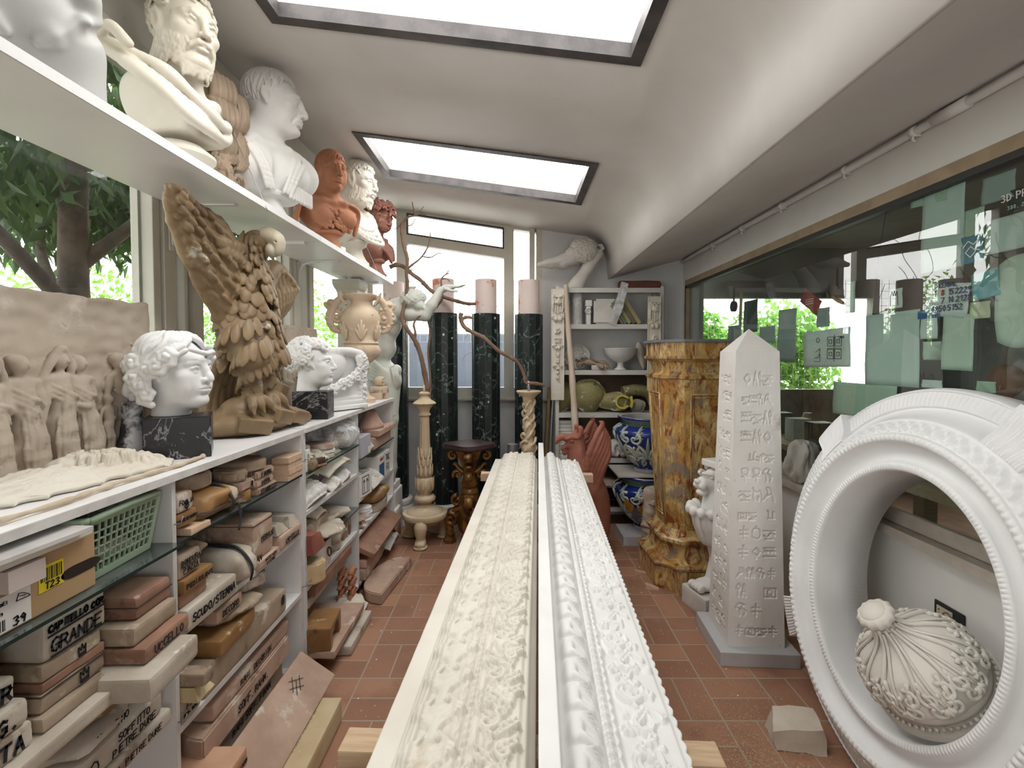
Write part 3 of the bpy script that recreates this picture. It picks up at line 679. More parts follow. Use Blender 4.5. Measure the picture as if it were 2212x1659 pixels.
DOOD = {'crown': ['0,0 -.2,5 1.4,3 2,6 3.2,3 4.4,5 4.2,0 0,0', '.4,1 3.8,1.2'], 'leaf': ['2,0 2,6', '2,6 .6,4.6 1.2,3.6 .2,2.6 1,1.4 2,1', '2,6 3.4,4.6 2.8,3.6 3.8,2.6 3,1.4 2,1'], 'ring': ['2,0 .4,1.2 0,3 .6,5 2,6 3.5,5 4,3 3.4,1 2,0'],
 'flower': ['2,0 .4,1.2 0,3 .6,5 2,6 3.5,5 4,3 3.4,1 2,0', '2,0 2,6', '0,3 4,3', '.6,1 3.4,5', '.6,5 3.4,1'], 'net': ['0,1 4,4', '0,2.5 3,5', '1,.6 4,2.8', '0,3 3,.4', '1,4.6 4,1.6', '.5,4 3.6,1'], 'scroll': ['0,1 .6,3 1.6,2 2.2,4 3,2.6 4,4.4', '.4,4 1.4,5.4 2.4,4.6 3.6,5.8', '1,.4 2,1.4 3,.4 3.6,1.6']}
def doodle(parent, kind, x, z, h, y, pen=.003):
    u = h/6; P = [[(x+(a-2)*u, z+(b-3)*u) for a, b in (map(float, q.split(',')) for q in st.split())] for st in DOOD[kind]]
    return mk('drawing', ink(P, pen, y), INK, parent, False)
# ---------------------------------------------------------------- left side: wheeled storage units, their worktops and the long shelf above
XC = -1.0                                            # front plane of the units
GEDGE = glassmat('shelf_glass', (.62, .70, .67), gloss=.10, haze=.35, hazecol=(.34, .37, .36), dirt=3)
GBLACK = mat('glass_edge', (.02, .035, .033), None, 5, .2, 0)
def caster(parent, x, y, r=.036):
    c_ = mk('caster', join(box(x-.022, x+.022, y-.02, y+.02, 2*r+.006, 2*r+.012), box(x-.022, x+.022, y-.017, y-.013, r-.008, 2*r+.01), box(x-.022, x+.022, y+.013, y+.017, r-.008, 2*r+.01)), STEEL, parent, False)
    mk('wheel', xf(lathe([(r*.3, -.012), (r*.86, -.012), (r, -.008), (r, .008), (r*.86, .012), (r*.3, .012)], 28), (x, y, r), rx=PI/2), RUBBER, c_, True)
    mk('tyre', xf(lathe([(r*.84, -.0125), (r*1.01, -.008), (r*1.01, .008), (r*.84, .0125)], 28, False), (x, y, r), rx=PI/2), mat('blue_tyre', (.09, .11, .20), None, 5, .5, 0), c_, True)
def cabinet(y0, y1, ym, shelves, label, xb=XL+.02):
    t = thing('storage_cabinet', label, 'cabinet', (0, 0, 0), group='storage units along the window')
    tp = mk('worktop', box(xb, XC+.012, y0-.004, y1+.004, 1.186, 1.21, .002), LAMIN, t, False)
    mk('edge_strip', box(XC+.0125, XC+.0145, y0-.003, y1+.003, 1.187, 1.2085), LAMEDGE, tp, False)
    for a in (y0, ym, y1-.018):
        s = mk('upright', box(xb, XC-.002, a, a+.018, .056, 1.186, .001), LAMIN, t, False)
        mk('edge_strip', box(XC-.0018, XC-.0003, a+.0005, a+.0175, .057, 1.185), LAMEDGE, s, False)
        for z in (1.055, .46):
            mk('hook', tube([(XC, a+.009, z), (XC+.02, a+.009, z+.004), (XC+.024, a+.012, z+.024)], .002, 6), STEEL, s)
    mk('back_panel', box(xb-.004, xb, y0, y1, .056, 1.186), LAMIN, t, False)
    b = mk('bottom_panel', box(xb, XC-.002, y0+.0185, y1-.0185, .056, .076), LAMIN, t, False)
    mk('edge_strip', box(XC-.0018, XC-.0003, y0+.0185, y1-.0185, .057, .075), LAMEDGE, b, False)
    for kind, a, c_, z, pr in shelves:
        if kind == 'g':
            s = mk('glass_shelf', box(xb+.02, XC+pr-.0015, a+.02, c_-.002, z-.008, z), GEDGE, t, False)
            mk('polished_edge', box(XC+pr-.0014, XC+pr, a+.02, c_-.002, z-.008, z), GBLACK, s, False)
        else:
            s = mk('shelf_board', box(xb, XC+pr-.004, a+.0185, c_-.0005, z-.02, z), LAMIN, t, False)
            mk('edge_strip', box(XC+pr-.0038, XC+pr-.002, a+.019, c_-.001, z-.0195, z-.0005), LAMEDGE, s, False)
            for yy in (a+.035, c_-.018):
                mk('cleat', box(xb+.06, XC-.12, yy-.016, yy, z-.042, z-.0205), WOODP, t, False)
    for y in (y0+.09, y1-.09):
        for x in (XC-.05, xb+.06): caster(t, x, y)
    return t
cabinet(.54, 2.262, 1.40, [('g', .54, 1.40, 1.005, .035), ('b', .54, 1.40, .72, 0), ('b', .54, 1.40, .50, -.02), ('g', 1.40, 2.244, 1.0, .012), ('b', 1.40, 2.244, .72, 0), ('b', 1.40, 2.244, .435, 0)],
    'nearer white wheeled storage unit stacked with large lettered moulds under the window')
cabinet(2.29, 4.0, 3.075, [('g', 2.29, 3.075, .99, .012), ('b', 2.29, 3.075, .80, 0), ('g', 2.29, 3.075, .585, .012), ('b', 2.29, 3.075, .43, 0), ('g', 3.075, 3.982, .885, .01), ('b', 3.075, 3.982, .62, 0), ('b', 3.075, 3.982, .40, 0)],
    'farther white wheeled storage unit full of small plaster casts, ending at the marble columns')
# the long shelf
sh = thing('wall_shelf', 'long white shelf on brackets above the worktop, carrying the row of busts', 'shelf', (0, 0, 0))
for a, b in ((-1.2, 2.62), (2.624, 4.18)):
    s = mk('shelf_board', box(XL+.022, -1.04, a, b, 2.168, 2.198, .002), LAMIN, sh, False)
    mk('edge_strip', box(-1.0395, -1.0375, a, b, 2.169, 2.197), LAMIN, s, False)
mk('cleat', box(XL+.022, -1.12, 2.60, 2.64, 2.15, 2.1675), LAMIN, sh, False)
WBR = mat('painted_bracket', (.66, .64, .60), None, 4, .4, .02)
for y in (-.4, .9, 1.985, 3.15, 4.05):
    b = mk('bracket', join(box(XL+.021, XL+.027, y-.013, y+.013, 1.98, 2.168), box(XL+.022, -1.13, y-.013, y+.013, 2.162, 2.1675)), WBR, sh, False)
    mk('strut', tube(curve_pts([(XL+.03, y, 2.0), (XL+.032, y, 2.10), (XL+.07, y, 2.15), (XL+.16, y, 2.162)], 5), .006, 6), WBR, b)
t = thing('support_post', 'cream boxed post with a moulded cap propping the shelf behind the urn', 'post', (-1.30, 3.86, 1.21))
mk('post', box(-.08, .08, -.07, .07, 0, .86, .003), FRAMEM, t, False)
mk('cap', lathe([(.115, .84), (.118, .855), (.135, .875), (.15, .905), (.15, .94)], 4), FRAMEM, t, False, rot=(0, 0, PI/4))
w_ = mk('cable_stay', tube([(XL+.02, 2.16, 2.9), (-1.035, 2.04, 2.175), (-1.03, 2.04, 2.16)], .0016, 5), STEEL, None); tag(w_, 'thin steel wire stay running down to the shelf edge by the white Roman bust', 'wire')
w_ = mk('cable_stay', tube([(XL+.02, 3.80, 2.98), (-1.04, 3.76, 2.175), (-1.032, 3.76, 2.16)], .0014, 5), STEEL, None); tag(w_, 'thin steel wire stay fixed to the shelf edge beside the ivory bearded bust', 'wire')
# ---- casting moulds ------------------------------------------------------------------
def superblob(w, d, h, e=3.2, n=20, seed=0, amp=.008, flat=True):
    V, Fc = [], []; m = n*2; r = random.Random(seed); ph = [r.random()*6 for _ in range(6)]
    S_ = lambda v: math.copysign(abs(v)**(2/e), v)
    for i in range(n+1):
        v = -PI/2+PI*i/n
        for j in range(m):
            a = 2*PI*j/m; k = 1+amp/max(w, d)*2*(math.sin(3*a+ph[0]+2*v)+.7*math.sin(5*a+ph[1]-3*v)+.5*math.sin(9*a+ph[2]+4*v))
            V.append((w/2*S_(math.cos(v))*S_(math.cos(a))*k, d/2*S_(math.cos(v))*S_(math.sin(a))*k, h/2+h/2*S_(math.sin(v))))
    for i in range(n):
        for j in range(m): Fc.append((i*m+j, i*m+(j+1) % m, (i+1)*m+(j+1) % m, (i+1)*m+j))
    return V, Fc
NM = [0]
def mould(y0, y1, z, h, label, kind='blk', m=MUD, d=.26, xf_=None, text=None, rz=0, name='plaster_mould', cat='mould', size=None, under=False, dood=None, tie=False, seam=None, slope=0, pen=None, top=None, tilt=0, group='moulds in the storage units', x0=0):
    """one casting mould lying on a shelf: y0..y1 along the front, top face at z + h, lettering on the front"""
    NM[0] += 1; sd = NM[0]; w = (y1-y0); xfr = XC+.0 if xf_ is None else xf_
    t = thing(name, label, cat, (xfr-d/2, (y0+y1)/2, z+.0015), PI/2+rz, group)
    if tilt: t.rotation_euler = (tilt, 0, PI/2+rz)
    hw = w/2-.004; yf = -d/2-.001
    if kind == 'blk':
        b = rough_up(box(-hw, hw, -d/2, d/2, 0, h, min(.010, h*.18)), .0022, 22, sd, 3)
    elif kind == 'wedge':
        b = rough_up(([(-hw, -d/2, 0), (hw, -d/2, 0), (hw, d/2, 0), (-hw, d/2, 0), (-hw, -d/2*.9, h), (hw*.7, -d/2*.8, h*.75), (hw*.8, d/2, h), (-hw, d/2, h)], [(3, 2, 1, 0), (4, 5, 6, 7), (0, 1, 5, 4), (1, 2, 6, 5), (2, 3, 7, 6), (3, 0, 4, 7)]), .004, 16, sd, 4)
    elif kind == 'disc':
        b = rough_up(xf(lathe([(.92, 0), (1, .12), (1, .85), (.93, 1)], 28), s=(hw, d/2, h)), .002, 22, sd, 1)
    elif kind == 'half':
        P = [(hw*math.cos(a)*(1 if abs(math.cos(a)) < .9 else .97), -d/2+d*.98*math.sin(a)**.8) for a in np.linspace(0, PI, 12)]
        b = rough_up(prism(P, 0, h, .006), .002, 20, sd, 1)
    elif kind == 'lump': b = superblob(w, d, h, 3.0, 18, sd, .010)
    elif kind == 'round': b = superblob(w, d, h, 2.2, 16, sd, .012)
    elif kind == 'poly':
        r = random.Random(sd); P = [(hw*math.cos(a)*(.86+.16*r.random()), d/2*math.sin(a)*(.86+.16*r.random())) for a in np.linspace(0, 2*PI, 9)[:-1]]
        b = rough_up(prism(P, 0, h, .008), .003, 18, sd, 2)
    body = mk('mould_body', b, m, t, True, auto=50)
    if text: write(t, text, w*.92, h*.9, yf-.0022, h*.5, size, seed=sd, under=under, slope=slope, pen=pen, x0=x0)
    if dood: doodle(t, dood[0], dood[1]*hw, h*dood[2], dood[3], yf-.0022)
    if seam:
        for s_ in seam: mk('parting_line', box(-hw-.001, hw+.001, yf-.0020, d/2+.002, h*s_-.0012, h*s_+.0012), mat('dark_gap', (.07, .05, .04), None, 5, .9, 0), t, False)
    if tie:
        mk('strap', tube(curve_pts([(tie*hw*.2, -d/2-.004, .01), (tie*hw*.25, -d/2-.012, h*.5), (tie*hw*.2, -d/2*.7, h*1.0), (0, 0, h+.006), (-tie*hw*.2, d/2*.7, h*.97)], 5), .007, 6, flat=(Vector((0, 1, 0)), .5)), RUBBER, t)
    return t
def stackup(y0, y1, z, items):
    for it in items:
        h, label = it[0], it[1]; k = dict(it[2]) if len(it) > 2 else {}
        a, b = k.pop('y', (y0, y1)); mould(a, b, z, h, label, **k); z += h+.0025
    return z
# bay nearest the viewer
stackup(.80, 1.115, .72, [(.035, 'flat pale plaster slab wrapped in clear film at the bottom of the crown stack', dict(m=MUDW, d=.30, xf_=-.955, y=(.90, 1.16))),
  (.030, 'cream mould block under the two crown drawings', dict(m=MUD, d=.27, xf_=-.985, y=(.985, 1.15))), (.040, 'brown mould with a crown drawn on its side, low in the stack', dict(m=MUD, d=.28, dood=('crown', .25, .55, .028), y=(.995, 1.165), seam=(.92,))),
  (.020, 'thin reddish slab between the crown moulds', dict(m=MUDR, d=.27, y=(1.0, 1.165))), (.036, 'mould marked with a small crown just under the big lettered block', dict(m=MUD, d=.27, dood=('crown', .25, .5, .024), y=(1.0, 1.155))),
  (.095, 'big pale block lettered CAPITELLO COR GRANDE on top of the crown stack', dict(m=MUDW, d=.30, text='CAPITELLO COR|GRANDE', under=True, size=.026, pen=.0045, y=(1.005, 1.17)))])
zt = stackup(.60, .80, .757, [(.05, 'pale block lettered RATA at the left picture edge', dict(m=MUDW, text='RATA', size=.03, pen=.006, d=.22, y=(.81, .975), x0=.01, xf_=-.985)), (.05, 'block lettered NG. between two lettered blocks at the left edge', dict(m=MUDW, text='NG.', size=.028, pen=.006, d=.22, y=(.80, .965), x0=.02, xf_=-.985)),
  (.05, 'block lettered ENER beneath the round lidded mould', dict(m=MUDW, text='ENER', size=.028, pen=.006, d=.22, y=(.80, .955), x0=.02)), (.055, 'round brown plaster lid tied with a dark strap at the left edge', dict(kind='disc', m=MUD, d=.22, tie=1, y=(.79, .965)))])
stackup(1.17, 1.385, .72, [(.062, 'large white block sticking out past the divider under the red brown moulds', dict(m=MUDW, d=.34, xf_=-.87, y=(1.115, 1.315), rz=.05)),
  (.040, 'narrow reddish mould lettered UCCELLO', dict(m=MUDR, d=.26, xf_=-.915, text='UCCELLO', size=.020, y=(1.165, 1.345), rz=.04)),
  (.045, 'grey brown slab on the UCCELLO mould', dict(m=MUD, d=.26, xf_=-.945, y=(1.17, 1.34), rz=.04)), (.058, 'two-part red brown mould with a small hole in its top', dict(m=MUDR, d=.25, xf_=-.965, y=(1.205, 1.345), seam=(.55,), rz=.04))])
mould(1.19, 1.395, .72, .20, 'tall reddish mould marked 4/5 standing behind the red brown pair', m=MUDR, d=.10, xf_=-1.26, text='4/5', size=.05)
stackup(.85, 1.38, .50, [(.042, 'long flat mould with faint lettering SOFF. PIETRE DURE', dict(m=MUDW, d=.30, xf_=-.985, text='SOFF. PIETRE DURE', size=.015, y=(1.08, 1.365), dood=('ring', -.75, .5, .024), pen=.002)),
  (.062, 'long pale mould lettered SOFFITTO PIETRE DURE with an inked circle', dict(m=MUDW, d=.29, xf_=-.995, text='SOFFITTO|PIETRE DURE', size=.017, y=(1.07, 1.345), dood=('ring', -.70, .45, .034), x0=.03)),
  (.040, 'ragged yellow edged mould lettered GRANCHIO', dict(kind='lump', m=MUDW, d=.26, text='GRANCHIO', size=.016, y=(1.04, 1.31))), (.035, 'crumbling fringed plaster piece on the GRANCHIO mould', dict(kind='poly', m=MUDO, d=.24, y=(1.05, 1.33)))])
# shoe carton, tile, plaster board, basket above the glass
CARD = mat('cardboard', (.42, .28, .15), (.37, .24, .12), 3, .8, .05)
t = thing('cardboard_box', 'brown cardboard box with a yellow T23 sticker and a size 39 label', 'box', (-1.135, .945, 1.007), PI/2)
mk('carton', box(-.27, .19, -.14, .15, 0, .130, .003), CARD, t, False)
mk('hand_hole', xf(prism([(.033*math.cos(a)+(.018 if math.cos(a) > 0 else -.018), .013*math.sin(a)) for a in np.linspace(0, 2*PI, 20)[:-1]], 0, .001), (.152, -.1405, .058), rx=PI/2), mat('dark_hollow', (.03, .02, .015), None, 5, .9, 0), t, False)
YEL = mat('yellow_sticker', (.72, .58, .03), None, 5, .5, 0); PAPER = mat('white_paper', (.76, .75, .72), (.70, .69, .66), 3, .7, .03)
st = mk('sticker', box(.052, .108, -.1415, -.1405, .045, .100), YEL, t, False)
mk('barcode', join(*[box(.056+i*.0038, .056+i*.0038+.0012+.0012*(i*7 % 3 == 0), -.1421, -.1416, .066, .094) for i in range(13)]), INK, st, False)
write(st, 'T23', .04, .02, -.1421, .056, .014, pen=.0022, x0=.082)
st = mk('size_label', box(-.075, .035, -.1415, -.1405, .004, .075), PAPER, t, False)
write(st, '39', .03, .02, -.142, .016, .018, pen=.003, x0=.012); write(st, 'PL531185 BEI|BELL|WHITE 39', .06, .03, -.142, .052, .006, pen=.0009, x0=-.038)
mk('barcode', join(*[box(-.070+i*.004, -.070+i*.004+.0012+.0012*(i*5 % 3 == 0), -.1421, -.1416, .008, .030) for i in range(14)]), INK, st, False)
mk('shoe_drawing', ink([[(.005, .055), (.01, .068), (.018, .066), (.03, .058), (.032, .054), (.005, .055)], [(.012, .062), (.024, .059)]], .0012, -.142), INK, st, False)
mk('flap_label', box(-.03, .045, -.165, -.141, .085, .128, .001), mat('pink_card', (.58, .50, .47), None, 3, .8, .02), t, False)
g = mk('plaster_sheet', rough_up(box(-.16, .13, -.18, .19, 0, .016, .004), .003, 14, 5, 5), PLASTER_C, None, loc=(-1.105, .92, 1.139)); tag(g, 'ragged edged cream plaster sheet on the cardboard box beneath a grey tile', 'plaster sheet')
g = mk('ceramic_tile', box(-.19, .145, -.26, .165, 0, .010, .001), mat('grey_marble_tile', (.62, .60, .58), (.42, .41, .40), 3, .35, .02, spots=[((.30, .30, .30), 3, .6, .15)], vec=(1, 3, 1)), None, False, loc=(-1.10, .92, 1.1595), rot=(0, 0, -.05)); tag(g, 'grey veined tile board lying on the plaster sheet over the cardboard box', 'tile')
BASK = mat('sage_plastic', (.32, .42, .30), (.29, .38, .27), 3, .45, .03)
t = thing('laundry_basket', 'sage green plastic lattice basket on the glass shelf', 'basket', (-1.14, 1.235, 1.007), PI/2+.06); t.scale = (1, 1, .93)
def bask_pt(a, b, f): k = .84+.16*f; return (a*k, b*k, .168*f)
def bask_side(P0, P1, cols, rows, nm):
    V = [];
    n = Vector((P1[1]-P0[1], -(P1[0]-P0[0]), 0)).normalized(); parts = []
    def q(u0, u1, f0, f1):
        R_ = []
        for u, f in ((u0, f0), (u1, f0), (u1, f1), (u0, f1)):
            R_.append(Vector(bask_pt(P0[0]+(P1[0]-P0[0])*u, P0[1]+(P1[1]-P0[1])*u, f)))
        parts.append(([tuple(p+n*.002) for p in R_]+[tuple(p-n*.002) for p in R_], [(0, 1, 2, 3), (7, 6, 5, 4), (0, 4, 5, 1), (1, 5, 6, 2), (2, 6, 7, 3), (3, 7, 4, 0)]))
    q(0, .06, .0, 1); q(.94, 1, .0, 1); q(.06, .94, 0, .12); q(.06, .94, .90, 1)
    for i in range(1, cols): u = .06+.88*i/cols; q(u-.007, u+.007, .12, .90)
    for j in range(1, rows): f = .12+.78*j/rows; q(.06, .94, f-.012, f+.012)
    mk(nm, join(*parts), BASK, t, False)
A = [(-.145, -.135), (.135, -.135), (.135, .135), (-.145, .135)]
for i, (c_, r_) in enumerate(((12, 6), (9, 6), (12, 6), (5, 6))): bask_side(A[i], A[(i+1) % 4], c_, r_, 'lattice_side')
mk('basket_floor', box(-.122, .113, -.113, .113, 0, .004), BASK, t, False)
mk('rim', tube([bask_pt(x*1.03, y*1.03, 1)[:2]+(.168+.004*math.sin(i*1.4),) for i, (x, y) in enumerate([(-.12, -.135), (0, -.135), (.11, -.135), (.135, -.11), (.135, 0), (.135, .11), (.11, .135), (-.12, .135), (-.145, .11), (-.145, 0), (-.145, -.11), (-.12, -.135)])], .009, 8), BASK, t)
for i in range(9):
    r = random.Random(i+40); g = mk('plaster_scrap', superblob(.06+.03*r.random(), .05, .045, 2.6, 8, i, .012), [MUDW, MUDP, PLASTER_G][i % 3], None, True, loc=(-1.21+.062*(i % 3), 1.165+.068*(i//3), 1.013), rot=(0, 0, r.random()*3))
    tag(g, 'small broken plaster scrap inside the sage green basket', 'plaster scrap', 'plaster scraps in the green basket')
# second bay, glass shelf
stackup(1.43, 1.53, 1.0, [(.022, 'small yellowish plaster offcut block on the glass shelf edge', dict(m=WOODP, name='plaster_offcut', y=(1.455, 1.56), d=.10, xf_=-.985)), ])
stackup(1.42, 1.50, 1.0, [(.030, 'honey coloured lump beneath FOGLIE DAMP.', dict(kind='poly', m=MUDO, d=.14, y=(1.42, 1.51), xf_=-1.02, name='plaster_mould')), ])
stackup(1.42, 1.50, 1.034, [(.042, 'honey brown mould lettered FOGLIE DAMP.', dict(m=MUDO, d=.12, text='FOGLIE DAMP.', size=.013, y=(1.42, 1.515), xf_=-1.0, seam=(.55,))),
  (.058, 'square block lettered FOGLIA with a leaf drawing', dict(m=MUDP, d=.11, text='FOGLIA', size=.014, y=(1.42, 1.50), xf_=-1.0, dood=('leaf', 0, .30, .03)))])
t_ = mould(1.52, 1.76, 1.0, .105, 'bulky shellac brown mould tied with a black strap on the glass shelf', kind='lump', m=MUDO, d=.25, xf_=-.99, tie=1, seam=(.38,))
mk('strap_tail', tube(curve_pts([(.07, -.133, .03), (.065, -.142, -.02), (.04, -.15, -.06)], 4), .007, 6, flat=(Vector((0, 1, 0)), .4)), RUBBER, t_)
mould(1.53, 1.70, 1.1085, .05, 'round brown mould on the strapped shellac mould', kind='disc', m=MUD, d=.19, xf_=-1.03)
stackup(1.765, 1.86, 1.0, [(.045, 'small shellac disc mould by the FOGLIA pieces', dict(kind='disc', m=MUDO, d=.12, y=(1.772, 1.862))), (.035, 'pink bottomed half mould under the flat FOGLIA piece', dict(kind='half', m=MUDP, d=.13, y=(1.755, 1.86), dood=('leaf', .4, .5, .022))),
  (.040, 'five sided mould lettered FOGLIA on its slanted side', dict(kind='poly', m=MUD, d=.15, text='FOGLIA', size=.013, y=(1.74, 1.85), xf_=-.99))])
stackup(1.87, 2.04, 1.0, [(.030, 'thin half round mould lettered STAMBECCO', dict(kind='half', m=MUDP, d=.17, text='STAMBECCO', size=.017, y=(1.87, 2.035), pen=.0032)), (.030, 'thin mould lettered DONNA above STAMBECCO', dict(kind='half', m=MUDP, d=.16, text='DONNA', size=.016, y=(1.865, 2.015), xf_=-1.005)),
  (.030, 'half round mould lettered FIAMMA', dict(kind='half', m=MUDP, d=.16, text='FIAMMA', size=.017, y=(1.87, 2.02), pen=.003, xf_=-1.004)), (.042, 'pale disc mould lettered S on top of FIAMMA', dict(kind='disc', m=MUD, d=.20, text='S', size=.02, y=(1.835, 2.01), x0=.05))])
mould(2.045, 2.17, 1.0, .165, 'plain cream plaster slab standing upright at the back of the glass shelf', m=PLASTER_C, d=.05, xf_=-1.16, name='plaster_slab', cat='slab', rz=-.05)
k = 0
for r_ in range(4):
    for c_ in range(2):
        k += 1
        g = mk('wooden_block', box(-.034, .034, -.04, .04, 0, .0255, .0012), WOODP, None, False, loc=(-1.028+(.004 if r_ % 2 else 0), 2.135+c_*.0695+.002*(r_ % 3), 1.0015+r_*.0262), rot=(0, 0, PI/2))
        tag(g, 'pale wooden block, %s of the %s column of the little stack' % (('lowest', 'second from bottom', 'third from bottom', 'topmost')[r_], ('left', 'right')[c_]), 'wood block', 'pale wooden blocks on the glass shelf')
# second bay, middle board
stackup(1.42, 1.60, .72, [(.068, 'long white mould lettered SCUDO/STEMMA', dict(m=MUDW, d=.24, text='SCUDO/STEMMA', size=.026, pen=.0045, y=(1.42, 1.685), xf_=-.975)), (.040, 'brown mould under PIEDI ATLANTE', dict(m=MUDR, d=.20, y=(1.42, 1.56))),
  (.042, 'brown mould lettered PIEDI ATLANTE', dict(m=MUDO, d=.20, text='PIEDI ATLANTE', size=.017, y=(1.42, 1.57), xf_=-.985)), (.070, 'grey block lettered BORDURA DI PIAZZA', dict(m=MUD, d=.19, text='BORDURA|PIAZZA', size=.015, under=True, y=(1.42, 1.53), xf_=-1.0))])
mould(1.535, 1.61, .876, .07, 'crumbly rough plaster lump behind the BORDURA block', kind='round', m=MUD, d=.16, xf_=-1.03)
mould(1.69, 1.84, .72, .125, 'rounded white mould marked MAN with a black rubber band', kind='lump', m=MUDW, d=.26, xf_=-.97, text='MAN', size=.024, tie=-1, x0=.04)
mould(1.845, 2.02, .72, .030, 'flat mould lettered DX/SX PIEDI DI LEONE at the shelf edge', m=MUDP, d=.24, text='DX/SX PIEDI|DI LEONE', size=.011, xf_=-.985)
mould(1.83, 1.99, .7525, .152, 'big square pinkish block lettered PERNICIO', m=MUDP, d=.30, xf_=-1.0, text='PERNICIO', size=.016, under=True, x0=.025, seam=(.93,))
stackup(2.03, 2.23, .72, [(.060, 'pinkish block lettered CAPITELLO at the shelf end', dict(m=MUDP, d=.2, text='CAPITELLO', size=.018, under=True, y=(2.03, 2.235), xf_=-.99)), (.045, 'white stepped plaster piece on the CAPITELLO block', dict(kind='wedge', m=MUDW, d=.18, y=(2.02, 2.13), xf_=-1.0)), ])
mould(2.135, 2.235, .7825, .05, 'white broken cast with an ochre patch behind CAPITELLO', kind='wedge', m=MUDW, d=.18, xf_=-1.0)
g = mk('dark_roll', xf(lathe([(.026, 0), (.03, .01), (.03, .33), (.026, .34)], 24), rx=-PI/2), mat('black_plastic', (.03, .028, .025), (.10, .07, .05), 6, .4, .05, vec=(1, 1, 6)), None, loc=(-1.27, 1.865, .905)); tag(g, 'dark striped cylindrical roll lying at the back of the middle shelf', 'roll')
mould(1.87, 2.2, .72, .152, 'pale mould block at the back carrying the dark roll', m=MUD, d=.14, xf_=-1.24)
# second bay, lower boards
mould(1.42, 1.52, .70-.265, .07, 'white card faced block lettered FIORE SOFF. TESSUTO', m=MUDW, d=.16, text='FIORE|SOFF. TESSUTO', size=.015, xf_=-1.0)
stackup(1.41, 1.53, .5065, [(.045, 'cream wedge with a yellow face jutting over the FIORE block', dict(kind='wedge', m=mat('yellowish_plaster', (.63, .52, .30), (.55, .45, .27), 6, .6, .2), d=.22, xf_=-.95, y=(1.42, 1.51))), (.040, 'narrow chipped wooden looking bar on the yellow wedge', dict(m=MUD, d=.24, xf_=-.93, y=(1.42, 1.475)))])
stackup(1.42, 1.52, .597, [(.05, 'small brown fragment heaped at the back left of the lower board', dict(kind='round', m=MUD, d=.12, xf_=-1.1, y=(1.42, 1.52)))])
mould(1.53, 2.10, .435, .100, 'long heavy grey mould block made in three joined lengths', m=MUD, d=.30, xf_=-1.0, dood=('flower', .86, .62, .042))
mould(1.58, 1.82, .5375, .055, 'cracked shellac slab lying on the long grey block', m=MUDO, d=.28, xf_=-.985, rz=.05)
mould(1.66, 1.90, .595, .045, 'ochre topped slab on the cracked shellac slab', kind='lump', m=MUD, d=.26, xf_=-.985)
mould(1.60, 1.76, .642, .045, 'pinkish mould lettered DECORO', m=MUDP, d=.16, text='DECORO', size=.02, xf_=-1.0)
mould(1.80, 2.0, .642, .05, 'ragged plaster shell with a brown top at the back of the lower board', kind='poly', m=MUDW, d=.24, xf_=-.99)
# second bay, bottom
mould(1.60, 2.16, .305, .055, 'curved mould lettered DECORI DX SOFF. RAHI just under the lower board', m=MUDP, d=.16, text='RAHI   DECORI DX', size=.02, xf_=-1.02)
mould(1.52, 2.15, .21, .09, 'bowed brown mould lettered SOFF. RAHM.', kind='half', m=MUDP, d=.18, text='SOFF. RAHM.', size=.026, xf_=-1.01)
mould(1.52, 2.16, .078, .128, 'large curved mould with rings lettered RAHI SOFF. FIAMM', kind='blk', m=MUD, d=.20, text='RAHI SOFF. FIAMM', size=.024, xf_=-1.05, x0=.06)
mould(1.42, 1.60, .16, .075, 'orange pink mould lettered SOFF. FIAMM with an inked scroll', m=mat('salmon_plaster', (.58, .35, .23), (.50, .29, .18), 5, .7, .2), d=.24, xf_=-.90, text='FIORE SOFF. FIAMM', size=.016)
mould(1.43, 1.57, .078, .08, 'lumpy white and yellow mould below the salmon mould', kind='lump', m=MUDW, d=.22, xf_=-.90)
t = mould(1.46, 2.10, .0, .035, 'long pink edged slab lettered CANNA BRUCIATO leaning out of the lowest bay', m=MUDP, d=.19, text='CANNA BRUCIATO', size=.02, xf_=-.80)
t.location = (-.905, 1.83, .138); t.rotation_euler = (.62, 0, PI/2)
t2 = mk('drawing', xf(ink([[(a*.03, b*.02) for a, b in q] for q in ([(0, 0), (2, 2)], [(0, 1), (2, 3)], [(1, 0), (3, 2)], [(0, 2), (2, 0)], [(1, 3), (3, 1)])], .002), (.10, -.0, .0385), rx=-PI/2), INK, t, False)
mould(1.53, 2.02, .0, .10, 'cream block with yellow and white scrollwork on the floor beside the near unit', m=mat('ochre_block', (.58, .48, .31), (.50, .38, .22), 5, .65, .2, spots=[((.70, .62, .28), 5, .58, .05), ((.74, .71, .66), 5, .68, .03)]), d=.15, xf_=-.73)
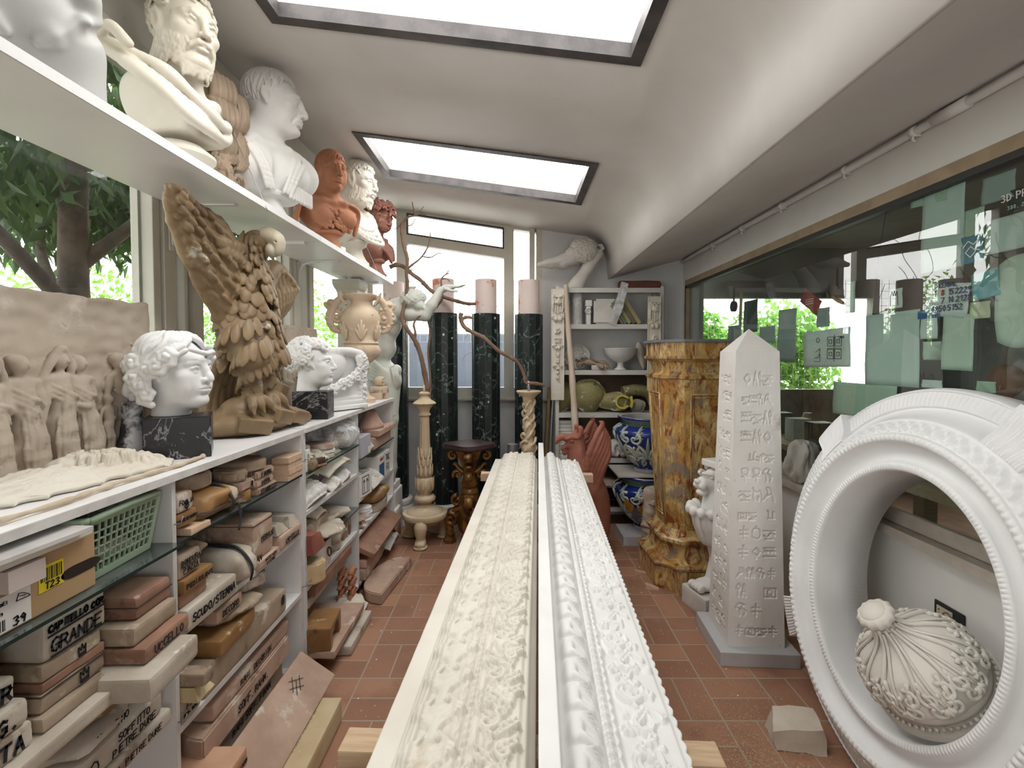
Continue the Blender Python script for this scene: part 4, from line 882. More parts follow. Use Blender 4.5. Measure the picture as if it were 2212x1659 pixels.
# ---------------------------------------------------------------- casts and moulds in the farther unit
def cast(y0, y1, z, label, d=.16, th=.022, kind='leaf', m=PLASTER, tilt=.3, rz=0, xf_=None, lift=0, name='plaster_cast', group='ornamental casts in the far storage unit'):
    """an ornamental plaster cast: thin back, carved face"""
    NM[0] += 1; r = random.Random(NM[0]); W, L = (y1-y0), d; h = .0035; f = HF(W, L, h)
    if kind == 'leaf':
        for i in range(7):
            a = (i-3)*.36+PI/2; f.leaf(W/2+(i-3)*W*.05, L*.06, L*.85*(1-.08*abs(i-3)), W*.16, a, th*.9, lobes=3, bend=(i-3)*-.12)
        f.ell(W/2, L*.1, W*.16, L*.12, th*1.2)
    elif kind == 'shell':
        for i in range(9):
            a = (i-4)*.28+PI/2; P = [(W/2+t*W*.55*math.cos(a), L*.08+t*L*.85*math.sin(a)) for t in np.linspace(.1, 1, 5)]
            f.stroke(P, [W*.03, W*.05, W*.06, W*.07, W*.05], th)
    elif kind == 'scales':
        for j in range(4):
            for i in range(8): f.ell((i+.5*(j % 2)+.4)*W/8.4, L*(.2+.2*j), W*.075, L*.15, th*(1-.15*j), sharp=.6)
    elif kind == 'scroll':
        for c_, sg in ((.28, 1), (.72, -1)):
            P = [(W*c_+W*.22*(1-t)*math.cos(sg*t*11), L*.5+L*.4*(1-t)*math.sin(t*11)) for t in np.linspace(0, .93, 26)]; f.stroke(P, W*.045, th)
        f.leaf(W*.5, L*.1, L*.8, W*.15, PI/2, th*.8)
    f.noise(th*.35, .03, NM[0]); f.noise(th*.2, .012, NM[0]+9)
    V, F_ = slab_from_height(f.H, h, h, th*.5); V = V.copy(); u = (V[:, 0]/W-.5)*2; v = (V[:, 1]/L-.5)*2
    edge = np.clip(1.05-(np.abs(u)**4+np.abs(v)**4)**.25+.12*np.sin(9*u+NM[0])*np.cos(7*v), -.2, 1)
    V[:, 0] = (V[:, 0]-W/2)*(1-.10*np.abs(v)); V[:, 1] = (V[:, 1]-L/2)*(1-.12*np.abs(u)); V[:, 2] += .03*W/.2*(1-u*u)-.012*v*v
    xfr = XC if xf_ is None else xf_
    o = mk(name, (V, F_), m, None, True, (xfr-d/2*math.cos(tilt), (y0+y1)/2, z+th*.5+d/2*math.sin(abs(tilt))*.9+.002+lift), (tilt, 0, PI/2+rz))
    return tag(o, label, 'cast', group)
G2 = dict(group='moulds in the far storage unit')
# upper glass shelf
t = thing('label_carton', 'narrow upright carton with hazard diamonds at the left end of the upper glass shelf', 'box', (-1.05, 2.335, .9915), PI/2)
mk('carton', box(-.022, .022, -.05, .05, 0, .105, .001), PAPER, t, False)
mk('hazard_label', join(*[ink([[(0, .009), (.009, 0), (0, -.009), (-.009, 0), (0, .009)]], .002, -.0502)]+[xf(ink([[(0, .009), (.009, 0), (0, -.009), (-.009, 0), (0, .009)]], .002, -.0502), (0, 0, z)) for z in (.03, .05, .075)]), INK, t, False)
for i, (a, b, z, l) in enumerate([(2.37, 2.50, 0, 'flat plaster cast at the bottom of the pile on the upper glass shelf'), (2.38, 2.53, .04, 'curled plaster cast in the middle of the pile on the upper glass shelf'), (2.37, 2.51, .085, 'brownish plaster cast on top of the pile on the upper glass shelf')]):
    cast(a, b, .99+z, l, kind=('leaf', 'shell', 'scroll')[i], tilt=.12, m=(PLASTER_G, PLASTER_C, PLASTER_G)[i], xf_=-1.01-.02*i)
t = thing('scrubbing_brush', 'brown bristle brush lying on the upper glass shelf', 'brush', (-1.0, 2.42, .9915), PI/2-.5)
mk('brush_back', box(-.06, .06, -.018, .018, 0, .014, .006), mat('worn_wood', (.26, .16, .09), (.19, .11, .06), 8, .6, .2), t); mk('bristles', join(*[tube([(-.05+.01*i, -.012+.006*(j % 5), .013), (-.05+.01*i+.002*(j % 3-1), -.014+.007*(j % 5), .045)], .0016, 4) for i in range(11) for j in range(5)]), mat('brown_bristle', (.10, .065, .04), None, 5, .8, 0), t)
g = mk('twine_roll', xf(lathe([(.012, 0), (.024, .0), (.024, .09), (.012, .09)], 20), rz=.3, rx=-PI/2), mat('twine', (.26, .20, .13), (.18, .13, .08), 40, .9, .5, vec=(1, 9, 1)), None, loc=(-.985, 2.335, 1.017)); tag(g, 'brown twine roll with a yellow end next to the brush', 'roll')
mould(2.60, 2.74, .99, .022, 'white oval casts piled under the round shell mould', kind='disc', m=MUDW, d=.15, **G2)
mould(2.62, 2.75, 1.0145, .022, 'second white oval cast just under the round shell mould', kind='disc', m=PLASTER, d=.15, **G2)
mould(2.60, 2.75, 1.039, .03, 'round shell mould with a brown filling on the upper glass shelf', kind='disc', m=MUDP, d=.17, **G2)
cast(2.50, 2.64, .99, 'pinkish broken cast in front of the round shell mould', kind='scroll', tilt=.1, m=PLASTER_C)
bagm = NT('clear_plastic'); trn = bagm.n('ShaderNodeBsdfTransparent'); mx = bagm.n('ShaderNodeMixShader'); bagm.b.inputs['Base Color'].default_value = (.75, .76, .78, 1); bagm.b.inputs['Roughness'].default_value = .25
bagm.bump(bagm.noise(22, 4, .7, 1.5), .6, .01); bagm.l(bagm.math('MULTIPLY_ADD', bagm.step(bagm.noise(14, 4, .7, 1.2), .4, .65), .45, .30), mx.inputs[0]); bagm.l(trn.outputs[0], mx.inputs[1]); bagm.l(bagm.b.outputs[0], mx.inputs[2]); bagm.l(mx.outputs[0], bagm.t.nodes['Material Output'].inputs[0]); FILM = bagm.m
g = mk('plastic_bag', rough_up(superblob(.46, .26, .165, 2.5, 16, 3, .03), .012, 12, 2, 1), FILM, None, loc=(-1.10, 2.96, .995), rot=(0, 0, PI/2)); tag(g, 'big clear crumpled plastic bag of casts on the upper glass shelf', 'plastic bag')
for i in range(4):
    g = mk('plaster_cast', superblob(.12, .1, .07, 2.4, 9, i+60, .012), [PLASTER, PLASTER_C][i % 2], None, loc=(-1.10+.02*(i % 2), 2.82+.085*i, 1.005), rot=(0, 0, i)); tag(g, 'white cast wrapped inside the clear plastic bag', 'cast', 'casts inside the plastic bag')
# board below
for i, (a, b, k, tl, mm, l) in enumerate([(2.31, 2.62, 'scales', .55, PLASTER, 'long cornice cast with a row of scales at the front of the middle board'), (2.31, 2.54, 'leaf', .35, PLASTER_G, 'grey leaf cast behind the cornice of scales'), (2.36, 2.66, 'shell', .30, PLASTER_C, 'leaf shaped cast leaning back on the middle board'),
    (2.64, 2.80, 'leaf', .45, PLASTER, 'white rosette cast in the middle of the board under the plastic bag'), (2.62, 3.02, 'scroll', .40, PLASTER_C, 'broad curved cast reaching over the right end of the middle board'), (2.80, 2.98, 'leaf', .5, PLASTER, 'small frilled cast at the right front of the middle board')]):
    cast(a, b, .80+(.0, .055, .10, .0, .085, 0)[i], l, d=(.14, .18, .16, .10, .2, .09)[i], kind=k, tilt=tl, m=mm, xf_=(-1.0, -1.03, -1.06, -.99, -1.0, -1.0)[i])
mould(2.40, 2.72, .585, .095, 'shield shaped brown mould block on the lower glass shelf', kind='half', m=MUD, d=.24, xf_=-1.05, **G2)
cast(2.55, 2.70, .685, 'plaster fragment lying on top of the shield shaped mould', kind='scroll', tilt=.1, m=PLASTER_C, xf_=-1.04)
mould(2.74, 2.98, .585, .06, 'yellow edged shell mould half beside the shield shaped mould', kind='round', m=MUDW, d=.2, **G2)
mould(2.30, 2.46, .585, .10, 'crumbling red plaster wedge at the left end of the lower glass shelf', kind='wedge', m=mat('oxide_red_plaster', (.30, .11, .08), (.22, .07, .05), 7, .85, .5, 30, spots=[((.48, .40, .33), 16, .66, .05)]), d=.2, xf_=-.965, **G2)
mould(2.47, 2.74, .585, .05, 'cream mould half with a white underside in front of the shield shaped mould', kind='round', m=MUDW, d=.15, xf_=-.935, **G2)
# board .43
mould(2.45, 2.63, .43, .135, 'white block with a rusty iron ring let into its face', m=PLASTER, d=.24, xf_=-1.0, **G2)
mk('iron_ring', tube([(.03+.022*math.cos(a), -.128+.004*math.sin(a), .07+.022*math.sin(a)) for a in np.linspace(0, 2*PI, 18)], .004, 6), mat('rust', (.13, .06, .03), (.08, .035, .02), 20, .8, .3), bpy.data.objects[[o.name for o in COL.objects if o.get('label') == 'white block with a rusty iron ring let into its face'][0]])
mould(2.30, 2.47, .43, .10, 'waxy yellow and brown mould lump jutting from the left of the board', kind='poly', m=mat('waxy_mould', (.62, .49, .30), (.52, .37, .20), 8, .4, .35, 30, .4, spots=[((.78, .72, .62), 8, .58, .08)]), d=.2, xf_=-.93, **G2)
mould(2.70, 2.86, .43, .05, 'cut white mould block under the half oval mould', kind='poly', m=MUDW, d=.16, **G2)
mould(2.68, 2.88, .483, .085, 'half oval mould with a cream hollow on the small white block', kind='round', m=MUDW, d=.15, tilt=.3, **G2)
for i in range(3): mould(2.90+.05*i, 2.94+.05*i, .43, .145, 'thin upright %s mould board at the right end of the board' % ('dark', 'brown', 'reddish')[i], m=(MUDO, MUD, MUDR)[i], d=.16, xf_=-1.03, **G2)
mould(2.36, 2.93, .345, .055, 'long bowed brown mould just under the board', kind='half', m=MUDR, d=.14, xf_=-.99, **G2)
mould(2.36, 2.93, .29, .05, 'white plaster beam carrying the long bowed mould', m=MUDW, d=.14, xf_=-1.02, **G2)
mould(2.36, 2.93, .078, .205, 'pale block stack at the back of the lowest compartment', m=MUD, d=.12, xf_=-1.2, **G2)
# bottom
mould(2.30, 2.78, .078, .038, 'broad flat pinkish slab with a yellow stain jutting out of the lowest compartment', m=MUDP, d=.34, xf_=-.87, **G2)
t = thing('plaster_mould', 'arch shaped wooden looking mould lettered LEONE', 'mould', (-.97, 2.40, .118), PI/2+.1, 'moulds in the far storage unit')
mk('mould_body', rough_up(prism([(-.10, 0), (-.06, 0), (-.055, .06), (.055, .06), (.06, 0), (.10, 0), (.10, .11), (-.10, .11)], -.07, .07, .003), .002, 20, 5, 2), MUDO, t, True, rot=(PI/2, 0, 0), auto=50); write(t, 'LEONE', .1, .03, -.074, .086, .016)
for i in range(6):
    g = mk('scroll_bracket', tube([(.05*(1-t_)*math.cos(t_*9)+.02*t_, 0, .025+.022*(1-t_)*math.sin(t_*9)) for t_ in np.linspace(0, .9, 22)]+[(-.06, 0, .01)], [.011]*22+[.008], 8, flat=(Vector((0, 1, 0)), 1.6)), TERRA, None, loc=(-.985-.05*(i % 2), 2.86+.07*(i//2), .088+.034*(i//2 if False else 0)+.0+.052*(i % 3)), rot=(0, 0, PI/2)); g.location = (-.985-.06*(i//3), 2.90, .09+.06*(i % 3)); tag(g, 'small terracotta scroll bracket in the little pile in the lowest compartment', 'bracket', 'terracotta scroll brackets')
mould(2.45, 2.82, .0, .05, 'white fluted moulding cast lying on the floor under the far unit', m=MUDW, d=.16, xf_=-.84, **G2)
cast(2.75, 3.0, .0, 'pale ribbed cast standing on the floor under the wheels of the far unit', kind='shell', d=.18, tilt=.35, m=PLASTER_C, xf_=-.90)
# far bay
t = thing('storage_carton', 'pale lilac carton at the left of the far glass shelf', 'box', (-1.05, 3.22, .8865), PI/2)
mk('carton', box(-.105, .105, -.06, .06, 0, .135, .002), mat('lilac_card', (.50, .50, .57), None, 3, .6, .02), t, False); mk('end_label', box(.045, .10, -.0615, -.0602, .01, .05), PAPER, t, False)
mould(3.36, 3.86, .885, .085, 'white lidded mould base under the bell shaped mould', kind='half', m=MUDP, d=.26, xf_=-.985, **G2)
mould(3.42, 3.94, .9725, .045, 'reddish mould layer with a projecting lip under the bell shape', kind='half', m=mat('rose_mould', (.52, .36, .29), (.43, .27, .21), 7, .75, .3, 40), d=.24, xf_=-.96, **G2)
g = mk('bell_mould', xf(lathe([(.11, 0), (.11, .02), (.085, .05), (.06, .09), (.05, .125), (.04, .13)], 26, True, lambda a, z, i: 1+.06*math.sin(3*a)), s=(1.3, .8, 1)), mat('rose_mould', (1, 1, 1)), None, loc=(-1.07, 3.60, 1.019), rot=(0, 0, PI/2)); tag(g, 'bell shaped reddish plaster mould on the far glass shelf, under the worktop end', 'mould', 'moulds in the far storage unit')
cast(3.30, 3.42, .885, 'brown leafy fragment standing between the lilac carton and the bell mould', d=.12, kind='leaf', tilt=.9, m=PLASTER_G, xf_=-1.0)
t = thing('storage_carton', 'open white carton printed with two black arrows on the far middle board', 'box', (-1.06, 3.22, .6215), PI/2-.15)
mk('carton', join(box(-.09, .09, -.07, -.066, 0, .15), box(-.09, .09, .066, .07, 0, .15), box(-.09, -.086, -.066, .066, 0, .15), box(.086, .09, -.066, .066, 0, .15), box(-.086, .086, -.066, .066, 0, .004)), PAPER, t, False)
mk('arrow_print', ink([[(x, .03), (x, .11)] for x in (-.025, .02)]+[[(x-.012, .092), (x, .112), (x+.012, .092)] for x in (-.025, .02)]+[[(-.05, .02), (.045, .02), (.045, .13), (-.05, .13), (-.05, .02)]], .004, -.0705), INK, t, False)
cast(3.15, 3.30, .70, 'broken grey cast sticking out of the arrow carton', d=.1, kind='scroll', tilt=.4, m=PLASTER_G, xf_=-1.02)
t = thing('storage_carton', 'white carton with a blue panel and red lettering under the bell mould', 'box', (-1.08, 3.70, .6215), PI/2)
mk('carton', box(-.16, .18, -.08, .08, 0, .185, .002), PAPER, t, False); mk('blue_panel', box(-.13, -.0, -.0815, -.0803, .01, .12), mat('print_blue', (.04, .12, .32), None, 4, .5, 0), t, False)
write(t, 'MURALIT', .14, .02, -.082, .155, .018, mat('print_red', (.45, .06, .05), None, 4, .5, 0), .003, x0=-.06)
write(t, 'TUC|FU', .12, .12, -.082, .10, .05, None, .005, x0=.10)
cast(3.34, 3.60, .62, 'wrinkled grey and brown cast in front of the blue panelled carton', d=.16, kind='leaf', tilt=.6, m=PLASTER_G, xf_=-.965)
for i in range(7):
    g = mk('plaster_disc', lathe([(.055, 0), (.06, .003), (.06, .012), (.055, .015)], 32), PLASTER_W, None, True, (-1.05+.003*math.sin(i*2), 3.33+.004*math.cos(i*3), .4015+i*.0155), auto=40); tag(g, 'thin white plaster disc in the neat stack of discs on the far lower board', 'disc', 'stack of plaster discs')
mould(3.17, 3.27, .40, .04, 'small pink lump at the left end of the far lower board', kind='round', m=MUDP, d=.12, **G2); mould(3.16, 3.27, .442, .04, 'second pink lump resting on the first beside the discs', kind='round', m=MUDP, d=.12, **G2)
mould(3.44, 3.90, .40, .065, 'white mould half beneath the shellac cap on the far lower board', kind='poly', m=MUDW, d=.24, xf_=-.97, **G2); mould(3.46, 3.84, .4675, .085, 'domed shellac brown mould on the far lower board', kind='lump', m=MUDO, d=.24, xf_=-.975, **G2)
t = mould(3.12, 3.90, .0, .035, 'long plank like mould slanting out of the far lowest compartment', m=MUDR, d=.22, xf_=-.95, **G2); t.location = (-1.02, 3.50, .275); t.rotation_euler = (.45, 0, PI/2)
mould(3.12, 3.62, .16, .05, 'long pink bar mould below the slanting plank', m=mat('rose_mould', (1, 1, 1)), d=.12, xf_=-.965, **G2); mould(3.12, 3.55, .078, .08, 'stained block under the long pink bar', m=MUDP, d=.2, xf_=-.97, **G2)
g = mk('rusty_disc', xf(lathe([(.02, 0), (.055, .0), (.055, .02), (.02, .02)], 26), rx=PI/2), mat('rust', (1, 1, 1)), None, loc=(-.99, 3.80, .135), rot=(0, 0, .6)); tag(g, 'dark rusty wheel propped in the far lowest compartment', 'disc')
cast(3.62, 3.95, .078, 'crumbled white rosette cast at the far end of the lowest compartment', d=.14, kind='leaf', tilt=.2, m=PLASTER, xf_=-.93)
mould(2.96, 3.56, .0, .07, 'big pinkish slab mould lying on the floor in front of the far unit', kind='half', m=MUDP, d=.2, xf_=-.79, rz=-.12, **G2)
for y, z0, z1, mm, l in ((4.06, 0, .155, MUDP, 'speckled pink block on the floor at the end of the far unit'), (4.06, .1575, .265, PLASTER, 'white moulded block on the speckled pink block at the end of the far unit')):
    g = mk('plaster_block', rough_up(box(-1.16, -.985, y-.045, y+.12, z0, z1-.002, .01), .002, 20, 7, 3), mm, None, True, auto=50); tag(g, l, 'block')
# ---------------------------------------------------------------- the row of busts on the long shelf
def torso(S, a, sh=.16, deep=.10, cut=-.37, arms=True):
    """shoulders and chest turned by a under a head that looks along -Y"""
    ca, sa = math.cos(a), math.sin(a); T = lambda x, y, z: (x*ca-(y-.03)*sa, x*sa+(y-.03)*ca+.03, z)
    S.ell(T(0, .035, -.265), (sh*1.02, deep, .14), .04, rot=(0, 0, a))
    for sg in (1, -1):
        S.ell(T(sg*sh*.92, .04, -.235), (.078, .075, .078), .05, rot=(0, 0, a))
        S.ell(T(sg*.072, -.035, -.275), (.082, .05, .062), .035, rot=(0, 0, a))
        S.cap(T(sg*.02, .045, -.12), T(sg*sh*.75, .05, -.195), .042, .045, .05)
        S.chain([T(sg*.012, -.045, -.190), T(sg*.07, -.045, -.183), T(sg*.14, -.0, -.172)], [.010, .011, .008], .03)
    S.chain([T(0, -.075, -.215), T(0, -.078, -.33)], .006, .03, '-')
    S.plane((0, 0, cut), (0, 0, -1), .01)
    for sg in (1, -1):
        p = T(sg*sh*1.26, .03, -.25); n = T(sg*1, .03, -.42); S.plane(p, (n[0], n[1]-.03, -.42), .012)
    return T
def nod(VF, a, yaw=0, z0=-.16, z1=-.07, piv=(0, .02, -.09)):
    """turn the head on its neck"""
    V = np.array(VF[0], float); w = np.clip((V[:, 2]-z0)/(z1-z0), 0, 1)[:, None]; w = w*w*(3-2*w); p = V-np.array(piv)
    R = np.array(Matrix.Rotation(yaw, 3, 'Z') @ Matrix.Rotation(a, 3, 'X')); return V*(1-w)+(p@R.T+np.array(piv))*w, VF[1]
def bust(name, label, loc, rz, sc, m, build, h=.0034, dip=0, turn=0, soc=None, lo=(-.30, -.24, -.40), hi=(.30, .24, .18), foot=-.49, sx=(1, 1, 1)):
    t = thing(name, label, 'bust', loc, rz, 'busts on the long shelf', sc)
    S = SDF(lo, hi, h); build(S); o = mk('bust_body', nod(S.mesh(), dip, turn), m, t, True, (0, 0, -foot))
    z = -foot-.36; p = soc or SOCLE; k = (z+.02)/p[-1][1]
    socle([(r, q*k) for r, q in p], 'socle', m, t); return t
def b_bearded(S):
    r = random.Random(3); T = torso(S, .45, .085, .078, -.33)
    face(S, (0, -.02, 0), 1, brow=.012, gaunt=1, mouth=.8); curly_hair(S, (0, -.02, 0), 1, 230, .0145, r, front=.56, t=.34, low=-.7); beard(S, (0, -.02, 0), 1, r, 300, .0062, .004)
    S.cap((0, .01, -.07), (0, .03, -.22), .058, .066, .03)
    S.chain(curve_pts([T(-.20, .08, -.13), T(-.135, -.02, -.155), T(-.07, -.085, -.215), T(.01, -.105, -.262), T(.075, -.075, -.245), T(.115, -.0, -.19), T(.10, .07, -.15)], 6), [.017+.003*math.sin(k*.9) for k in range(37)], .008)
    for q in range(4): S.chain(curve_pts([T(-.205+.012*q, .075-.03*q, -.135-.022*q), T(-.155+.008*q, -.01-.02*q, -.185-.022*q), T(-.09, -.075-.006*q, -.245-.014*q), T(-.01+.01*q, -.098, -.285-.006*q), T(.04+.01*q, -.085, -.295)], 5), [.016-.002*(q % 2)]*14+[.013, .012, .011, .010, .009, .008, .008], .006)
    S.chain(curve_pts([T(-.20, .08, -.13), T(-.222, .03, -.10), T(-.195, -.01, -.14)], 5), .013, .006); S.chain(curve_pts([T(.115, .0, -.20), T(.10, -.06, -.26), T(.05, -.09, -.30)], 5), .016, .01)
    S.plane((0, 0, -.318), (0, 0, -1), .014)
SOCLE_B = [(.06, 0), (.052, .02), (.048, .05), (.054, .065), (.085, .072), (.094, .085), (.094, .096), (.082, .108), (.07, .118), (.065, .126)]
bust('portrait_bust', 'big cream bust of a frowning bearded man with a draped shoulder, beside the torso', (-1.225, 1.80, 2.198), math.radians(56), 1.2, PLASTER_C, b_bearded, .003, .14, .1, SOCLE_B, foot=-.44)
def b_roman(S):
    r = random.Random(5); T = torso(S, -.75, .20, .105)
    face(S, (0, -.015, 0), 1, gaunt=1); comb_hair(S, (0, -.015, 0), 1, r, 60, .0045, front=.40, low=-.62, lift=1.01)
    for sg in (1, -1):
        for d in (0, .022, .044): S.chain(curve_pts([T(sg*(.10+d), .03, -.165), T(sg*(.085+d), -.06, -.21), T(sg*(.05+d*.8), -.088, -.28), T(sg*(.02+d*.7), -.085, -.36)], 5), .006, .008)
    for i in range(9): S.cap(T(.05+.016*i, -.085+.006*i, -.325), T(.05+.016*i, -.085+.006*i, -.37), .008, .008, .003)
bust('portrait_bust', 'white bust of a beardless Roman in profile with a wide chest, mid shelf', (-1.19, 2.37, 2.198), math.radians(104), 1.24, PLASTER, b_roman, .0032, .1, foot=-.465)
def b_cuirass(S):
    r = random.Random(7); T = torso(S, .05, .125, .085)
    face(S, (0, -.015, 0), 1); comb_hair(S, (0, -.015, 0), 1, r, 48, .0055, front=.30, low=-.6, lift=1.01)
    S.cap((0, .02, -.07), (0, .03, -.2), .05, .055, .03)
    for i in range(46):
        x, z = (r.random()-.5)*.20, -.235-.11*r.random(); curl(S, T(x, -.070+x*x*2.6, z), (x*3, -1, 0), .015, r)
    for d in (0, .018, .036, .052): S.chain(curve_pts([T(.03+d, -.05, -.18), T(.11+d, -.03, -.19), T(.185+d*.5, .03, -.25+d*.4), T(.19, .05, -.33)], 5), .009, .006)
    for i in range(7): S.cap(T(-.20+.006*i, -.045+.02*i, -.24), T(-.225+.004*i, -.045+.02*i, -.345), .009, .009, .003)
bust('portrait_bust', 'orange terracotta bust of a short haired man in a carved breastplate', (-1.17, 3.10, 2.198), math.radians(46), 1.06, TERRA, b_cuirass, .0034, .12)
def b_ivory(S):
    r = random.Random(11); T = torso(S, -.35, .14, .09)
    face(S, (0, -.02, 0), 1, gaunt=1, brow=.006); comb_hair(S, (0, -.02, 0), 1, r, 44, .0065, front=.45, low=-.6, lift=1.02, wav=.12); curly_hair(S, (0, -.02, 0), 1, 150, .0125, r, front=.52, low=-.6, lift=1.03); beard(S, (0, -.02, 0), 1, r, 240, .0046, .002)
    S.cap((0, .015, -.07), (0, .03, -.2), .052, .058, .03)
    for i, d in enumerate((0, .026, .052, .078)): S.chain(curve_pts([T(-.17-d*.3, .06, -.17), T(-.12-d*.2, -.06, -.20-d*.4), T(-.02, -.105, -.29-d*.6), T(.07+d, -.09, -.27-d), T(.16, .0, -.19-d*.6)], 5), .013-.002*(i % 2), .007)
bust('portrait_bust', 'ivory bust of a curly bearded man wrapped in V folded cloth', (-1.15, 3.50, 2.198), math.radians(78), 1.22, IVORY, b_ivory, .0034, .2)
def b_wreath(S):
    r = random.Random(13); T = torso(S, .2, .165, .10)
    face(S, (0, -.03, -.01), 1); S.cap((0, .01, -.07), (0, .03, -.2), .05, .055, .03); wavy_hair(S, (0, -.03, -.01), 1, r, 34, .013, front=.5, low=-1.0, lift=1.1)
    for i in range(46):
        th = i*2.4; ph = .25+.75*((i*.7549) % 1); p, n = on_head((0, -.03, -.01), 1, th, ph, 1.16); u = n.orthogonal().normalized()
        for k in range(3):
            v = Matrix.Rotation(k*2.1+i, 3, n) @ u; S.cap(p, Vector(p)+v*.040+n*.020, .014, .007, .002)
    for i in range(26):
        p, n = on_head((0, -.03, -.01), 1, .9+.5*r.random() if i % 2 else -.9-.5*r.random(), .1*r.random()-.1, 1.15); S.ell(p, .011, .003)
    for d in (0, .022): S.chain(curve_pts([T(-.16, .05, -.18-d), T(-.05, -.085, -.25-d), T(.10, -.08, -.335-d)], 5), .011, .008)
    for d in (0, .024, .05): S.chain(curve_pts([T(.14+d*.6, .05, -.165), T(.15+d*.7, -.03, -.22), T(.13+d, -.05, -.32)], 4), .014, .009)
bust('portrait_bust', 'dark red bust of a youth crowned with ivy leaves at the shelf end', (-1.125, 3.97, 2.198), math.radians(62), 1.0, TERRA_D, b_wreath, .0036, .3)
# torso at the near end of the shelf
def male_torso():
    S = SDF((-.30, -.22, -.02), (.30, .22, .62), .0042); S.D += 0
    S.ell((0, .02, .16), (.175, .125, .13), .0); S.ell((0, .01, .30), (.135, .10, .17), .06); S.ell((0, .0, .50), (.175, .12, .16), .06)
    for sg in (1, -1):
        S.cap((sg*.095, .02, .14), (sg*.115, .03, -.06), .095, .082, .04); S.ell((sg*.08, .085, .10), (.095, .085, .10), .04)
        S.chain([(sg*.165, -.02, .235), (sg*.125, -.085, .185), (sg*.06, -.105, .115), (sg*.03, -.105, .09)], [.012, .014, .013, .01], .03)
        S.chain([(sg*.175, -.02, .215), (sg*.13, -.10, .160), (sg*.07, -.125, .085)], [.010, .012, .010], .022, '-')
        S.ell((sg*.125, -.03, .27), (.05, .075, .05), .03)
        for z, w in ((.44, .055), (.375, .05), (.315, .048)): S.ell((sg*.042, -.082, z), (w*.75, .032, .030), .016)
        S.ell((sg*.085, -.085, .545), (.095, .05, .065), .03); S.ell((sg*.14, -.0, .42), (.035, .08, .09), .03)
    S.ell((0, -.085, .20), (.085, .04, .085), .03); S.chain([(0, -.105, .50), (0, -.118, .27)], .008, .03, '-'); S.ell((0, -.13, .255), (.012, .025, .014), .015, op='-')
    for z in (.345, .41): S.chain([(-.08, -.105, z+.01), (0, -.12, z), (.08, -.105, z+.01)], .005, .018, '-')
    S.plane((0, 0, .0), (0, 0, -1), .006); S.plane((0, 0, .60), (0, .1, 1), .01)
    return S.mesh()
t = mk('torso_cast', male_torso(), mat('shaded_white_plaster', (.46, .455, .44), (.40, .395, .38), 3, .55, .05), None, True, (-1.215, 1.20, 2.198), (0, 0, math.radians(52)), ); t.scale = (.92, .92, 1.0); tag(t, 'pale plaster cast of a bare male torso at the left end of the shelf', 'torso')  # white plaster darkened in colour to carry the torso's shade
# brown carved bracket with a grotesque mask, behind the bearded bust
def grotesque():
    S = SDF((-.20, -.19, 0), (.20, .18, .62), .004); r = random.Random(2)
    S.chain(curve_pts([(0, .08, .54), (0, .03, .50), (0, .04, .38), (0, .06, .25), (0, .02, .14)], 5), list(np.interp(np.linspace(0, 1, 21), [0, .3, .6, 1], [.08, .09, .08, .10])), .03)
    face(S, (0, -.045, .13), .92, brow=.02, neck=False, ear=False, wide=1.15); S.ell((0, -.145, .065), (.035, .04, .022), .006, op='-')
    def flap(P, w, n=5):
        for q in range(n):
            o = (q/(n-1)-.5)*2; S.chain(curve_pts([(a+o*w*.9, b-.012*(1-o*o), c_) for a, b, c_ in P], 4), [w*.30]*(4*(len(P)-1))+[w*.16], .004)
    for z, w, y in ((.56, .075, -.02), (.45, .085, -.03), (.34, .070, -.02)): flap([(0, y+.05, z), (0, y-.06, z-.02), (0, y-.085, z-.08), (0, y-.05, z-.12)], w)
    for sg in (1, -1):
        flap([(sg*.09, .0, .54), (sg*.15, -.05, .50), (sg*.165, -.06, .42), (sg*.13, -.04, .36)], .040); flap([(sg*.08, -.02, .36), (sg*.14, -.07, .31), (sg*.15, -.07, .22), (sg*.11, -.06, .17)], .036)
        S.chain([(sg*.10+.035*sg*math.cos(t_), -.08-.004*t_, .10+.045*math.sin(t_)) for t_ in np.linspace(0, 7, 16)], list(np.linspace(.016, .009, 16)), .004)
    for i in range(40): a = i*2.4; curl(S, (math.sin(a)*.11, -.05-.05*math.cos(a), .04+.19*((i*.7549) % 1)), (math.sin(a), -1, .2), .026, r)
    S.disp(.004, 40, 4); S.plane((0, 0, .002), (0, 0, -1), .004)
    return S.mesh()
t = mk('carved_bracket', grotesque(), BROWN, None, True, (-1.275, 2.10, 2.198), (0, 0, math.radians(60)), ); t.scale = (.62, .6, .95); tag(t, 'dark brown carved bracket with leaves and a grotesque mask, behind the cream bearded bust', 'bracket')
